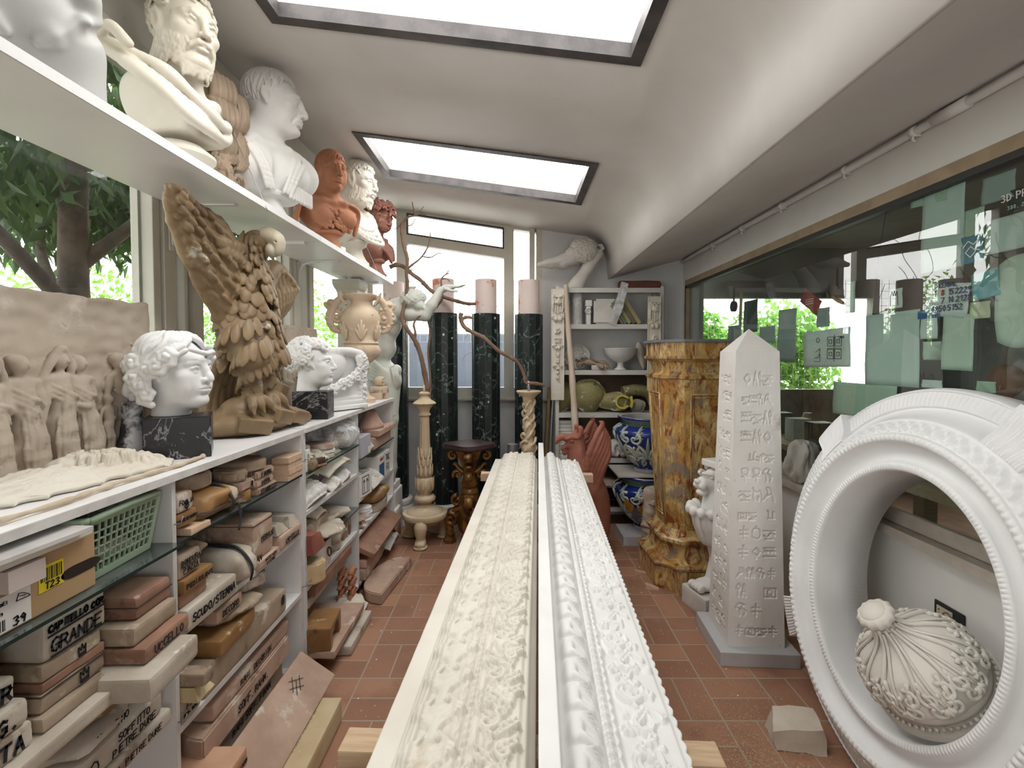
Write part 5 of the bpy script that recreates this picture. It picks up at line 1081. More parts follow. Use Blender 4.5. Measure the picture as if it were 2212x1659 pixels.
# ---------------------------------------------------------------- things on the worktops
WT = 1.2105
BLACKM = NT('black_marble'); _v = BLACKM.step(BLACKM.noise(4, 8, .6, 2.2), .485, .50); _w = BLACKM.step(BLACKM.noise(4, 8, .6, 2.2), .50, .515)
BLACKM.put(BLACKM.b.inputs['Base Color'], BLACKM.mix(BLACKM.math('MULTIPLY', BLACKM.math('SUBTRACT', _v, _w), .45), BLACKM.mix(BLACKM.step(BLACKM.noise(9, 7, .7), .60, .85), (.012, .012, .014), (.10, .105, .12)), (.55, .55, .56)))
BLACKM.b.inputs['Roughness'].default_value = .32; BLACKM = BLACKM.m
def head_on_block(label, loc, rz, hz, dims, build, hrz, hs, h=.0022, hoff=(0, 0), lbl2=''):
    t = thing('head_on_block', label, 'head', loc, rz)
    mk('block', box(-dims[0]/2, dims[0]/2, -dims[1]/2, dims[1]/2, 0, dims[2], .004), BLACKM, t, False)['label'] = 'black marble block'
    S = SDF((-.17, -.16, -.17), (.17, .20, .17), h); build(S); S.plane((0, 0, -.150), (0, 0, -1), .004)
    o = mk('plaster_head', S.mesh(), PLASTER_W, t, True, (hoff[0], hoff[1], dims[2]+.150*hs), (0, 0, hrz-rz)); o.scale = (hs,)*3
    return t
def h_youth(S):
    r = random.Random(21); face(S, (0, 0, 0), 1, mouth=.1)
    S.ell((0, .055, .035), (.098, .085, .088), .03); S.ell((0, .125, -.02), (.055, .045, .05), .03)
    for i in range(40):
        th = 2*PI*(i+.5)/40; t = abs((th+PI) % (2*PI)-PI); Q = []; a = r.random()*6
        for j in range(8):
            f = j/7; ph = 1.25+((.40 if t < 1.0 else -.15) - 1.25)*f; tt = th+.5*f*math.copysign(1, math.sin(th))*(1 if t < 2.2 else 0)
            Q.append(on_head((0, .01, 0), 1, tt+.10*math.sin(f*6+a), ph, 1.10+.05*math.sin(f*PI)+.07*r.random())[0])
        lock(S, Q, [.007, .0105, .010, .004], .0012, 3)
    for sg in (1, -1):
        for k, (y, z) in enumerate([(-.035, .05), (-.01, .02), (.03, -.0), (.05, -.04), (.035, -.075), (.075, -.02), (.08, .03)]):
            curl(S, (sg*(.087+.006*(k % 2)), y, z), (sg, -.2, .1), .034, r, t=.34, turns=1.5)
            S.chain(curve_pts([(sg*.06, -.07+.014*k, .085), (sg*.088, -.035+.02*k, .055-.01*k), (sg*.085, .02+.016*k, .01-.012*k), (sg*.06, .09+.006*k, -.02-.01*k)], 5), [.010]*16, .003)
    for i in range(9): curl(S, (.05*math.sin(i*2.4), .13+.02*math.cos(i), -.02+.05*math.cos(i*1.7)), (math.sin(i*2.4), 1, 0), .03, r, turns=1.4)
    S.chain(curve_pts([(-.05, -.088, .075), (-.01, -.108, .062), (.03, -.10, .068), (.062, -.075, .058), (.08, -.04, .04)], 5), [.008]*21, .003); S.chain(curve_pts([(-.06, -.075, .07), (-.075, -.05, .05), (-.085, -.02, .03)], 5), .009, .003)
head_on_block('larger white head of a youth with swept back hair on a black marble block', (-1.148, 1.655, WT), math.radians(30), 0, (.188, .162, .138), h_youth, math.radians(84), 1.0, .0021)
def h_alex(S):
    r = random.Random(25); face(S, (0, 0, 0), 1, mouth=.1)
    wavy_hair(S, (0, .005, 0), 1, r, 30, .012, front=.52, low=-.7, lift=1.12, amp=.3)
    for i in range(60):
        th = i*2.39996; ph = -.5+1.7*((i*.7549) % 1); t = abs((th+PI) % (2*PI)-PI)
        if t < 1.2 and ph < .5 or t < 1.5 and ph < .1: continue
        p, n = on_head((0, .005, 0), 1, th, ph, 1.16); curl(S, p, n, .027*(.8+.4*r.random()), r, t=.36, turns=1.4)
head_on_block('smaller white head with curling hair on a black marble block beside the eagle', (-1.105, 2.66, WT), math.radians(8), 0, (.185, .145, .150), h_alex, math.radians(96), 1.0, .0024)
# flared black and white foot
g = mk('flared_column', lathe([(.050, 0), (.053, .004), (.051, .02), (.043, .05), (.035, .08), (.030, .12), (.029, .186), (.027, .189)], 36), mat('black_white_marble', (.02, .02, .025), (.04, .04, .05), 4, .35, .03, spots=[((.62, .63, .66), 7, .47, .10)]), None, True, (-1.272, 1.605, WT), auto=40)
tag(g, 'small flared column of streaked black and white marble left of the youth head', 'column', kind='thing')
# clay reliefs leaning on the glazing
def relief(W, H, figs, seed):
    """clay slab with standing draped figures modelled half free of it"""
    S = SDF((-.02, -.11, -.01), (W+.02, .04, H+.03), .0035); r = random.Random(seed); b = .034
    S.box((W/2, 0, H/2), (W/2, .018, H/2), 0, rnd=.005); S.disp(.007, 26, seed); S.disp(.004, 75, seed+1); S.box((W/2, -.025, .016), (W/2-.01, .032, .018), .012)
    for i in range(46): x, z, a = r.random()*W, H*(.3+.68*r.random()), r.random()*3; S.chain([(x, -.020, z), (x+.02*math.cos(a), -.020, z+.03*math.sin(a))], .003, .004, '-' if i % 2 else '+')
    for x, s, kind in figs:
        s *= .9; y = -.022; d = .010*math.sin(x*40); hx = x+d*1.4; ch = kind == 'child'
        S.chain([(x, y, b), (x+d*.3, y-.006, b+.10*s), (x+d, y-.008, b+.19*s)], [.042*s, .036*s, .030*s] if not ch else [.020*s, .026*s, .030*s], .012)
        S.ell((x+d, y-.010, b+.225*s), (.037*s, .026*s, .05*s), .01); S.ell((x+d, y-.008, b+.258*s), (.048*s, .022*s, .020*s), .012)
        S.cap((x+d, y-.010, b+.265*s), (hx, y-.016, b+.295*s), .013*s, .012*s, .006); S.ell((hx, y-.018, b+.312*s), (.021*s, .024*s, .028*s), .004); S.ell((hx+.004, y-.041*s-.002, b+.309*s), (.005*s, .006*s, .009*s), .003); S.ell((hx-.003, y-.010, b+.325*s), (.024*s, .022*s, .020*s), .004)
        if kind == 'hood': S.chain(curve_pts([(x-.050*s, y-.004, b+.24*s), (hx-.036*s, y-.018, b+.30*s), (hx, y-.026, b+.350*s), (hx+.034*s, y-.018, b+.30*s), (x+.055*s, y-.004, b+.235*s)], 5), .010*s, .006)
        if not ch:
            for k in range(8):
                u = (k-3.5)/4; S.chain(curve_pts([(x+u*.042*s, y-.040*s*math.sqrt(1-u*u*.8), b+.002), (x+u*.036*s+.004*math.sin(k*2+x*9), y-.008-.034*s*math.sqrt(1-u*u*.8), b+.09*s), (x+d+u*.024*s, y-.010-.028*s*math.sqrt(1-u*u*.8), b+(.15+.04*(k % 3))*s)], 3), [.0052*s]*6+[.003*s], .0035)
            for k in range(3): S.chain(curve_pts([(x+d-.040*s, y-.014, b+(.245-.018*k)*s), (x+d, y-.040*s, b+(.205-.016*k)*s), (x+d+.042*s, y-.014, b+(.175-.014*k)*s)], 4), .0055*s, .004)
        else:
            for q in (-1, 1): S.chain([(x+q*.014*s, y-.012, b), (x+q*.016*s, y-.016, b+.08*s), (x+q*.012*s, y-.012, b+.16*s)], [.012*s, .015*s, .02*s], .006)
        for q in (-1, 1):
            e = (x+d+q*(.058+.012*math.sin(x*70+q))*s, y-.012, b+.185*s); h = (x+d+q*.012*s, y-.045*s, b+(.20 if q > 0 else .165)*s) if (kind == 'hold' or q > 0) else (x+d+q*.070*s, y-.010, b+.12*s)
            S.chain([(x+d+q*.044*s, y-.010, b+.255*s), e, h], [.0145*s, .012*s, .009*s], .005)
    S.disp(.0022, 120, seed+3); S.disp(.0016, 60, seed+5); S.plane((0, 0, .0), (0, 0, -1), 0); return S.mesh()
o = mk('relief_panel', relief(.93, .535, [(.13, .92, 'hold'), (.235, .98, ''), (.33, .95, 'hood'), (.425, 1.0, ''), (.515, 1.03, 'hood'), (.60, 1.0, 'hold'), (.672, .58, 'child'), (.755, 1.02, ''), (.845, .95, 'hold')], 4), CLAY, None, True, (-1.335, .885, WT), (-.10, 0, PI/2))
tag(o, 'large grey clay relief of standing draped figures leaning on the window at the left', 'relief')
o = mk('relief_panel', relief(.63, .53, [(.10, .98, 'hold'), (.21, 1.0, ''), (.32, .96, 'hood'), (.41, .6, 'child'), (.50, 1.0, 'hold')], 8), CLAY, None, True, (-1.34, 2.74, WT), (-.08, 0, PI/2))
tag(o, 'smaller clay relief of figures leaning on the window behind the eagle', 'relief')
# drapery cast lying at the left end
def shellcast():
    f = HF(.50, .23, .003); r = random.Random(9)
    for i in range(13): y = .01+.0175*i; f.stroke([(x, y+.020*math.sin(x*14+i*.5)+.03*x) for x in np.linspace(.0, .37, 14)], [.008+.004*math.sin(i*1.9+k) for k in range(14)], .014+.006*math.sin(i*2.3))
    f.ell(.27, .14, .065, .055, .045); f.ell(.335, .10, .034, .034, .040); f.ell(.34, .165, .03, .032, .034)
    for i in range(11): a = i/10*2*PI; f.stroke([(.425, .085), (.425+.062*math.cos(a), .085+.06*math.sin(a))], [.006, .014], .026)
    for i in range(26): x, y, a = .24+.16*r.random(), .06+.13*r.random(), r.random()*6; f.stroke([(x+.016*math.cos(a+q)*(1-q/7), y+.016*math.sin(a+q)*(1-q/7)) for q in range(6)], .005, .052, 'max')
    f.noise(.014, .05, 3); f.noise(.006, .016, 4); f.H *= np.clip(np.minimum(np.arange(f.ny), np.arange(f.ny)[::-1])/14, .15, 1)[None, :]*np.clip(np.minimum(np.arange(f.nx), np.arange(f.nx)[::-1])/10, .2, 1)[:, None]; V, F_ = slab_from_height(f.H, f.h, f.h, .012); V = V.copy(); u = V[:, 0]/.25-1; v = V[:, 1]/.115-1
    k = 1-.13*np.abs(np.sin(u*6+1)+.6*np.sin(u*13)); V[:, 1] = (V[:, 1]-.115)*k; V[:, 0] = (V[:, 0]-.25)*(1-.10*np.abs(np.sin(v*5+.5))-.05*np.sin(v*11)**2); V[:, 2] += .016+.040*(1-v*v)*(.7+.3*np.cos(u*2.5)); return V, F_
o = mk('drapery_cast', shellcast(), PLASTER_C, None, True, (-1.195, 1.30, WT+.0), (0, 0, PI/2-.14)); o.scale = (1, 1, .72); tag(o, 'broken white drapery cast with ruffled shell end lying before the large clay relief', 'cast')
o = mk('knotty_stick', tube(curve_pts([(-1.03, .95, WT+.010), (-1.025, 1.10, WT+.009), (-1.035, 1.22, WT+.010), (-1.032, 1.36, WT+.009), (-1.025, 1.48, WT+.009), (-1.035, 1.60, WT+.008)], 6), [.006+.0028*(i % 6 == 0)+.0014*math.sin(i*1.7) for i in range(31)], 8), mat('peeled_stick', (.62, .52, .40), (.50, .40, .29), 14, .7, .2), None); tag(o, 'thin knotty peeled stick lying along the front edge of the near worktop', 'stick')
# the eagle
def eagle():
    S = SDF((-.66, -.30, 0), (.52, .34, .97), .0045); r = random.Random(17)
    # rock
    for c_, q in (((0, .0, .05), (.22, .17, .07)), ((-.03, -.03, .11), (.13, .11, .07)), ((.17, .03, .06), (.17, .12, .06)), ((.16, .08, .17), (.11, .09, .10)), ((-.16, .08, .05), (.13, .12, .05)), ((.33, .0, .03), (.11, .08, .04))): S.ell(c_, q, .025)
    S.disp(.014, 22, 5, (-.66, -.3, 0), (.52, .34, .30))
    for c_, a in (((.16, -.02, .20), .5), ((.06, -.13, .08), .3), ((-.10, -.13, .06), -.5), ((.22, -.09, .06), .2)): S.box(c_, (.075, .05, .035), .012, rot=(.3, .2, a), rnd=.008)
    # body leaning upright
    S.ell((.0, .03, .50), (.125, .125, .20), .03, rot=(-.18, .10, 0)); S.ell((.03, .06, .62), (.13, .12, .13), .05); S.cap((.02, .03, .70), (.035, -.01, .90), .088, .062, .05)
    S.ell((.04, -.045, .925), (.058, .066, .056), .02)
    for sg in (1, -1): S.ell((.04+sg*.042, -.075, .942), (.010, .012, .010), .004); S.chain([(.04+sg*.02, -.11, .952), (.04+sg*.055, -.06, .952)], .010, .008)
    # thighs, legs, claws
    for sx_, f in ((-.055, 0), (.10, .05)):
        S.chain([(sx_, -.03+f, .46), (sx_-.005, -.085+f, .36), (sx_-.01, -.06+f, .27)], [.095, .075, .040], .03)
        S.cap((sx_-.012, -.055+f, .28), (sx_-.02, -.075+f, .16), .030, .027, .01)
        for k in range(5): S.ell((sx_-.016, -.064+f, .18+.02*k), (.033, .033, .008), .006)
        for a in (-.7, 0, .7):
            S.chain(curve_pts([(sx_-.02, -.08+f, .16), (sx_-.02+.05*math.sin(a), -.125+f, .165), (sx_-.02+.085*math.sin(a), -.155+f, .135)], 4), list(np.linspace(.024, .017, 9)), .008); S.cap((sx_-.02+.085*math.sin(a), -.155+f, .135), (sx_-.02+.10*math.sin(a), -.175+f, .105), .014, .005, .004)
    # body feathers
    for i in range(230):
        z = .30+.52*((i+.5)/230); a = i*2.39996+.5*r.random(); z += .02*(r.random()-.5); w = .128*math.sqrt(max(0, 1-((z-.52)/.36)**2))+.025
        if math.cos(a) < -.25: continue
        x, y = .02+w*math.sin(a)*.98, .035-w*math.cos(a)*.98-.03*max(0, z-.68)*3
        l = .050-.018*max(0, (z-.55)/.27); S.ell((x, y, z), (.027-.009*max(0, (z-.6)/.2), .0105, l*.88), .0015, rot=(-.42, 0, a))
    for i in range(110):                                                                       # thigh plumes
        sx_, f = ((-.055, 0), (.10, .05))[i % 2]; a = i*2.4+.4*r.random(); z = .22+.28*((i*.7549) % 1); w = np.interp(z, [.2, .27, .36, .46], [.034, .048, .092, .112]); cy_ = np.interp(z, [.27, .36, .46], [-.06, -.085, -.03])
        S.ell((sx_+w*math.sin(a), cy_+f-w*math.cos(a), z), (.022, .011, .050), .002, rot=(-.38, 0, a))
    for i in range(110):                                                                       # neck hackles
        a = i*2.4; z = .72+.21*((i*.7549) % 1); w = .087-.024*(z-.70)/.20; S.ell((.027+w*math.sin(a), .03-.04*(z-.70)/.20-w*math.cos(a), z), (.010, .007, .034), .002, rot=(-.3, 0, a))
    for i in range(5):                                                                         # tail
        S.chain(curve_pts([(-.08+.03*i, .10, .36), (-.13+.035*i, .12, .22), (-.17+.045*i, .10, .10)], 4), list(np.linspace(.035, .022, 9)), .006)
    # wings: shoulder, leading edge, rows of feathers
    def wing(A, B, C_, tips, n1, n2, R):
        A, B, C_ = Vector(A), Vector(B), Vector(C_); lead = [Vector(q) for q in curve_pts([A, B, C_], 12)]
        S.chain(lead, list(np.interp(np.linspace(0, 1, 25), [0, .4, 1], [.075, .048, .018])), .02)
        T = [Vector(q) for q in curve_pts(tips, 12)]
        for i in range(n1):
            f = (i+.3)/n1; a = lead[int(f*24)]; b = T[min(int(f*(len(T)-1)), len(T)-1)]; m_ = a.lerp(b, .5)+Vector((0, -.025, 0))
            S.chain(curve_pts([a, m_, b], 5), list(np.interp(np.linspace(0, 1, 11), [0, .7, 1], [.020, R, R*.5])), .006)
        for row, (k, rr) in enumerate(((.30, .024), (.50, .024))):
            for i in range(n2):
                f = (i+.5*row)/n2; a = lead[int(min(f, .99)*24)]; b = T[int(min(f, .99)*(len(T)-1))]
                S.chain([a.lerp(b, k*.3)+Vector((0, -.035+.012*row, 0)), a.lerp(b, k)+Vector((0, -.035, 0))], [rr*.8, rr*.7], .005)
        for i in range(16):
            f = i/16; a = lead[int(f*24)]; S.ell(tuple(a+Vector((0, -.04, -.01))), (.03-.012*f, .02, .03-.012*f), .006)
    Ue = [np.array(q) for q in curve_pts([(-.07, .02, .80), (-.165, -.04, .90), (-.315, -.08, .965), (-.43, -.125, .965), (-.56, -.215, .975)], 5)]; Le = [np.array(q) for q in curve_pts([(-.05, .06, .50), (-.19, .01, .61), (-.32, -.04, .728), (-.47, -.12, .87), (-.555, -.21, .955)], 5)]
    for i in range(9):
        f = i/8; Q = [Ue[k]*(1-f)+Le[k]*f+np.array((0, -.020*(i % 2)-.012*math.sin(f*PI), .008*math.sin(k*1.3+i))) for k in range(len(Ue))]
        w = [.036*(1-.55*k/20)*(1.2 if i in (0, 8) else 1)+.003*math.sin(k*2+i*2) for k in range(21)]; S.chain(Q[:21-(i % 3)], w[:21-(i % 3)], .004)
        for k in range(2, 20, 2): S.ell(tuple(Q[k]+np.array((0, -.030, -.004))), (.044*(1-.03*k), .014, .013), .004, rot=(0, .55, .25))
    for i in range(14): S.ell((-.09-.012*i, -.055-.004*i, .86+.010*math.sin(i*2)-.02*(i % 3)), (.032, .018, .028), .004)
    S.chain([tuple(q+np.array((0, -.005, 0))) for q in Le], [.020+.005*math.sin(k*2.4) for k in range(21)], .004)
    wing((.12, .07, .66), (.26, .08, .83), (.40, .09, .77), [(.17, .08, .48), (.27, .09, .55), (.38, .10, .62), (.445, .10, .74)], 13, 9, .027)
    S.plane((0, 0, .003), (0, 0, -1), .003); S.disp(.0015, 70, 8)
    return S.mesh()
o = mk('eagle_statue', eagle(), AMBER, None, True, (-1.185, 2.16, WT), (0, 0, math.radians(78))); o.scale = (.96, .80, .93)
S = SDF((-.03, -.24, .74), (.13, -.02, .96), .0035); S.ell((.048, -.10, .872), (.052, .055, .040), .0); S.chain(curve_pts([(.048, -.12, .862), (.05, -.158, .85), (.052, -.165, .815), (.05, -.155, .79)], 4), list(np.linspace(.036, .016, 13)), .012); S.ell((.048, -.125, .80), (.036, .036, .036), .006); S.chain([(.0, -.155, .832), (.05, -.185, .836), (.10, -.155, .832)], .005, .004, '-')
B_ = S.mesh(); B_ = (B_[0]+np.array((0, .008, .078)), B_[1]); mk('beak', B_, mat('whitened_wax', (.62, .58, .47), (.50, .44, .32), 6, .5, .2, spots=[((.72, .70, .66), 8, .56, .1)]), o)['label'] = 'whitish worn beak and brow'
tag(o, 'amber brown eagle with raised wings perched on a rock, standing on the worktop', 'eagle statue')
# fluted white block with volute and garland
def frieze():
    S = SDF((-.20, -.17, 0), (.20, .17, .42), .0034); r = random.Random(31)
    S.box((0, .02, .19), (.165, .12, .19), 0, rnd=.02)
    for z, d in ((.02, .02), (.05, .012), (.075, .006)): S.box((0, .01, z), (.165+d, .13+d, .014), .006, rnd=.006)
    Q = [(-.085+(.085*(1-t_/1.05))*math.cos(t_*11), -.125-.02*t_, .30+(.085*(1-t_/1.05))*math.sin(t_*11)) for t_ in np.linspace(0, 1, 40)]; S.ell((-.085, -.11, .30), (.095, .045, .095), .02); S.chain(Q, .010, .004)
    S.chain(curve_pts([(-.15, -.10, .39), (0, -.12, .395), (.15, -.11, .37)], 5), .024, .02)
    def gar(P, n, w):
        for i, p in enumerate(curve_pts(P, n)):
            for k in range(3): curl(S, (p[0]+(r.random()-.5)*w, p[1]-.01, p[2]+(r.random()-.5)*w), (0, -1, .2), .020*(.7+.6*r.random()), r, turns=1.0)
    gar([(.12, -.125, .36), (.10, -.13, .26), (-.02, -.14, .19), (-.13, -.13, .14)], 7, .05); gar([(.15, -.12, .34), (.165, -.10, .20), (.17, -.09, .09)], 6, .045)
    for i in range(9): S.ell((.165+.012*math.sin(i*2), -.12+.01*math.cos(i*2), .05+.012*i), .012, .003)
    return S.mesh()
o = mk('garland_cast', frieze(), PLASTER_W, None, True, (-1.16, 3.09, WT), (0, 0, math.radians(60))); o.scale = (.95, .95, .95); tag(o, 'bright white corner cast with a volute and hanging leaf garlands behind the smaller head', 'cast')
# carved urn with scrolling handles
t = thing('carved_urn', 'cream carved urn with scrolling handles and leaves, behind the garland cast', 'urn', (-1.125, 3.56, WT), math.radians(20))
CREAMW = mat('cream_carving', (.70, .56, .42), (.60, .46, .33), 6, .6, .2, spots=[((.45, .32, .21), 14, .64, .06), ((.76, .67, .55), 6, .6, .1)])
prof = [(.10, 0), (.10, .03), (.06, .05), (.04, .12), (.045, .22), (.06, .25), (.035, .27), (.075, .30), (.125, .345), (.138, .385), (.120, .42), (.118, .425), (.128, .435), (.118, .45), (.112, .46), (.118, .50), (.135, .58), (.142, .62), (.12, .67), (.075, .715), (.066, .74), (.085, .76), (.115, .775), (.118, .79), (.10, .795), (.06, .79)]
mk('urn_body', lathe(prof, 72, True, lambda a, z, i: 1+(.045*abs(math.sin(8*a)) if 7 <= i <= 10 else 0)+(.05*math.cos(14*a) if i in (22, 23) else 0)), CREAMW, t, True, auto=60)
def handle(sg):
    S = SDF((.05, -.07, .44), (.27, .07, .82), .0035); r = random.Random(4)
    S.chain(curve_pts([(.07, 0, .76), (.11, 0, .775), (.16, 0, .74), (.20, 0, .67), (.215, 0, .60), (.19, 0, .54), (.15, 0, .52)], 6), list(np.interp(np.linspace(0, 1, 37), [0, .5, 1], [.014, .028, .016])), .006)
    for cx, cz, R, w in ((.165, .62, .055, 1), (.205, .72, .036, -1)): S.chain([(cx+R*(1-t_)*math.cos(w*t_*10), -.0, cz+R*(1-t_)*math.sin(w*t_*10)) for t_ in np.linspace(0, .9, 30)], .013, .004); S.ell((cx, 0, cz), (.018, .034, .018), .005)
    for i in range(8): S.ell((.165+.068*math.cos(i*.5-1.6), 0, .62+.068*math.sin(i*.5-1.6)), (.016, .030, .014), .004, rot=(0, -i*.5, 0))
    for i in range(5): S.chain(curve_pts([(.10, -.03+.015*i, .72), (.12+.004*i, -.04+.02*i, .76), (.14, -.045+.0225*i, .80)], 4), .009, .004)
    return S.mesh()
H_ = handle(1)
for a in (0, PI): mk('handle', H_, CREAMW, t, True, rot=(0, 0, a))
lf = []
for k in range(6):
    a = k*PI/3+.5
    for d in (-.26, -.13, 0, .13, .26):
        P = [((.120+.022*f)*math.cos(a+d*f*1.1), (.120+.022*f)*math.sin(a+d*f*1.1), .455+(.145-.25*abs(d))*f) for f in np.linspace(0, 1, 6)]; lf.append(tube(P, [.006, .010, .012, .012, .009, .004], 7))
for q in range(0, len(lf), 5): mk('acanthus_leaf', join(*lf[q:q+5]), CREAMW, t)
t = thing('scroll_bracket', 'small cream scroll footed bracket at the far end of the worktop', 'bracket', (-1.075, 3.86, WT), math.radians(70))
mk('foot_block', join(box(-.055, -.028, -.05, .05, 0, .08, .004), box(.028, .055, -.05, .05, 0, .08, .004), box(-.055, .055, -.05, .05, .045, .10, .005)), CREAMW, t); mk('scroll', tube([(.01+.035*(1-t_)*math.cos(t_*9+1.2), 0, .135+.035*(1-t_)*math.sin(t_*9+1.2)) for t_ in np.linspace(0, .9, 26)], .012, 8, flat=(Vector((0, 1, 0)), 3.2)), CREAMW, t)
# ---------------------------------------------------------------- far end: marble columns, figure, stands, rack
VERDE = NT('green_black_marble'); _n = VERDE.vor(16, 'DISTANCE_TO_EDGE', 'Distance', VERDE.raw)
_d = VERDE.n('ShaderNodeTexNoise'); _d.inputs['Scale'].default_value = 9; _d.inputs['Detail'].default_value = 8; VERDE.l(VERDE.co, _d.inputs['Vector'])
_w = VERDE.math('MULTIPLY', VERDE.math('SUBTRACT', 1, VERDE.step(VERDE.math('ABSOLUTE', VERDE.math('SUBTRACT', _d.outputs['Fac'], .5)), 0, .025)), VERDE.step(VERDE.noise(5, 4), .42, .62))
_c = VERDE.mix(VERDE.step(VERDE.noise(14, 6, .7), .5, .8), (.006, .011, .010), (.022, .045, .040)); _c = VERDE.mix(VERDE.math('MULTIPLY', _w, .8), _c, (.20, .27, .245))
_v = VERDE.vor(13, 'F1', 'Distance', VERDE.co); _c = VERDE.mix(VERDE.math('MULTIPLY', VERDE.math('SUBTRACT', 1, VERDE.step(VERDE.math('ADD', _v, VERDE.math('MULTIPLY', VERDE.noise(40, 4), .22)), .24, .29)), VERDE.step(VERDE.noise(8, 3), .50, .55)), _c, (.50, .55, .53))
VERDE = VERDE.fin(_c, .34, .4)
PINKP = mat('pink_limewash', (.68, .575, .54), (.62, .51, .475), 3, .8, .15, 40, spots=[((.56, .20, .11), 7, .56, .06), ((.75, .68, .65), 6, .64, .1)], vec=(1, 1, .55))
SEAM = mat('column_joint', (.03, .035, .04), None, 5, .5, 0)
for i, (px, top, lab) in enumerate(((851, 1.93, 'behind the bending figure'), (958, 1.935, 'behind the fluted candle stand'), (1050, 1.93, 'between the two branches'), (1142, 1.925, 'nearest the metal rack'))):
    cy = 4.505 if i == 0 else 4.36; x = U(px, 770, Y=cy).x
    t = thing('marble_column', 'dark green faceted marble column '+lab, 'column', (x, cy, 0), PI/14, 'green marble columns before the window', kind='thing')
    mk('plinth', lathe([(.168, 0), (.168, .11), (.172, .12), (.176, .14), (.172, .16), (.160, .175), (.165, .185), (.17, .20), (.165, .225), (.145, .235)], 40), PLASTER, t, True, auto=40)
    mk('shaft', lathe([(.1255, .235), (.1255, top)], 14), VERDE, t, False)
    for k in range(14):
        a = 2*PI*k/14; mk('joint_strip', xf(box(-.0022, .0022, -.0012, .0018, .236, top-.001), (.1262*math.cos(a), .1262*math.sin(a), 0), rz=a-PI/2), SEAM, t, False)
    g = mk('plaster_core', lathe([(.096, 0), (.096, .30), (.092, .304)], 40), PINKP, None, True, (x, cy, top+.001), auto=40); tag(g, 'pinkish limewashed plaster cylinder on top of the green column '+lab, 'cylinder', 'plaster cylinders on the marble columns')
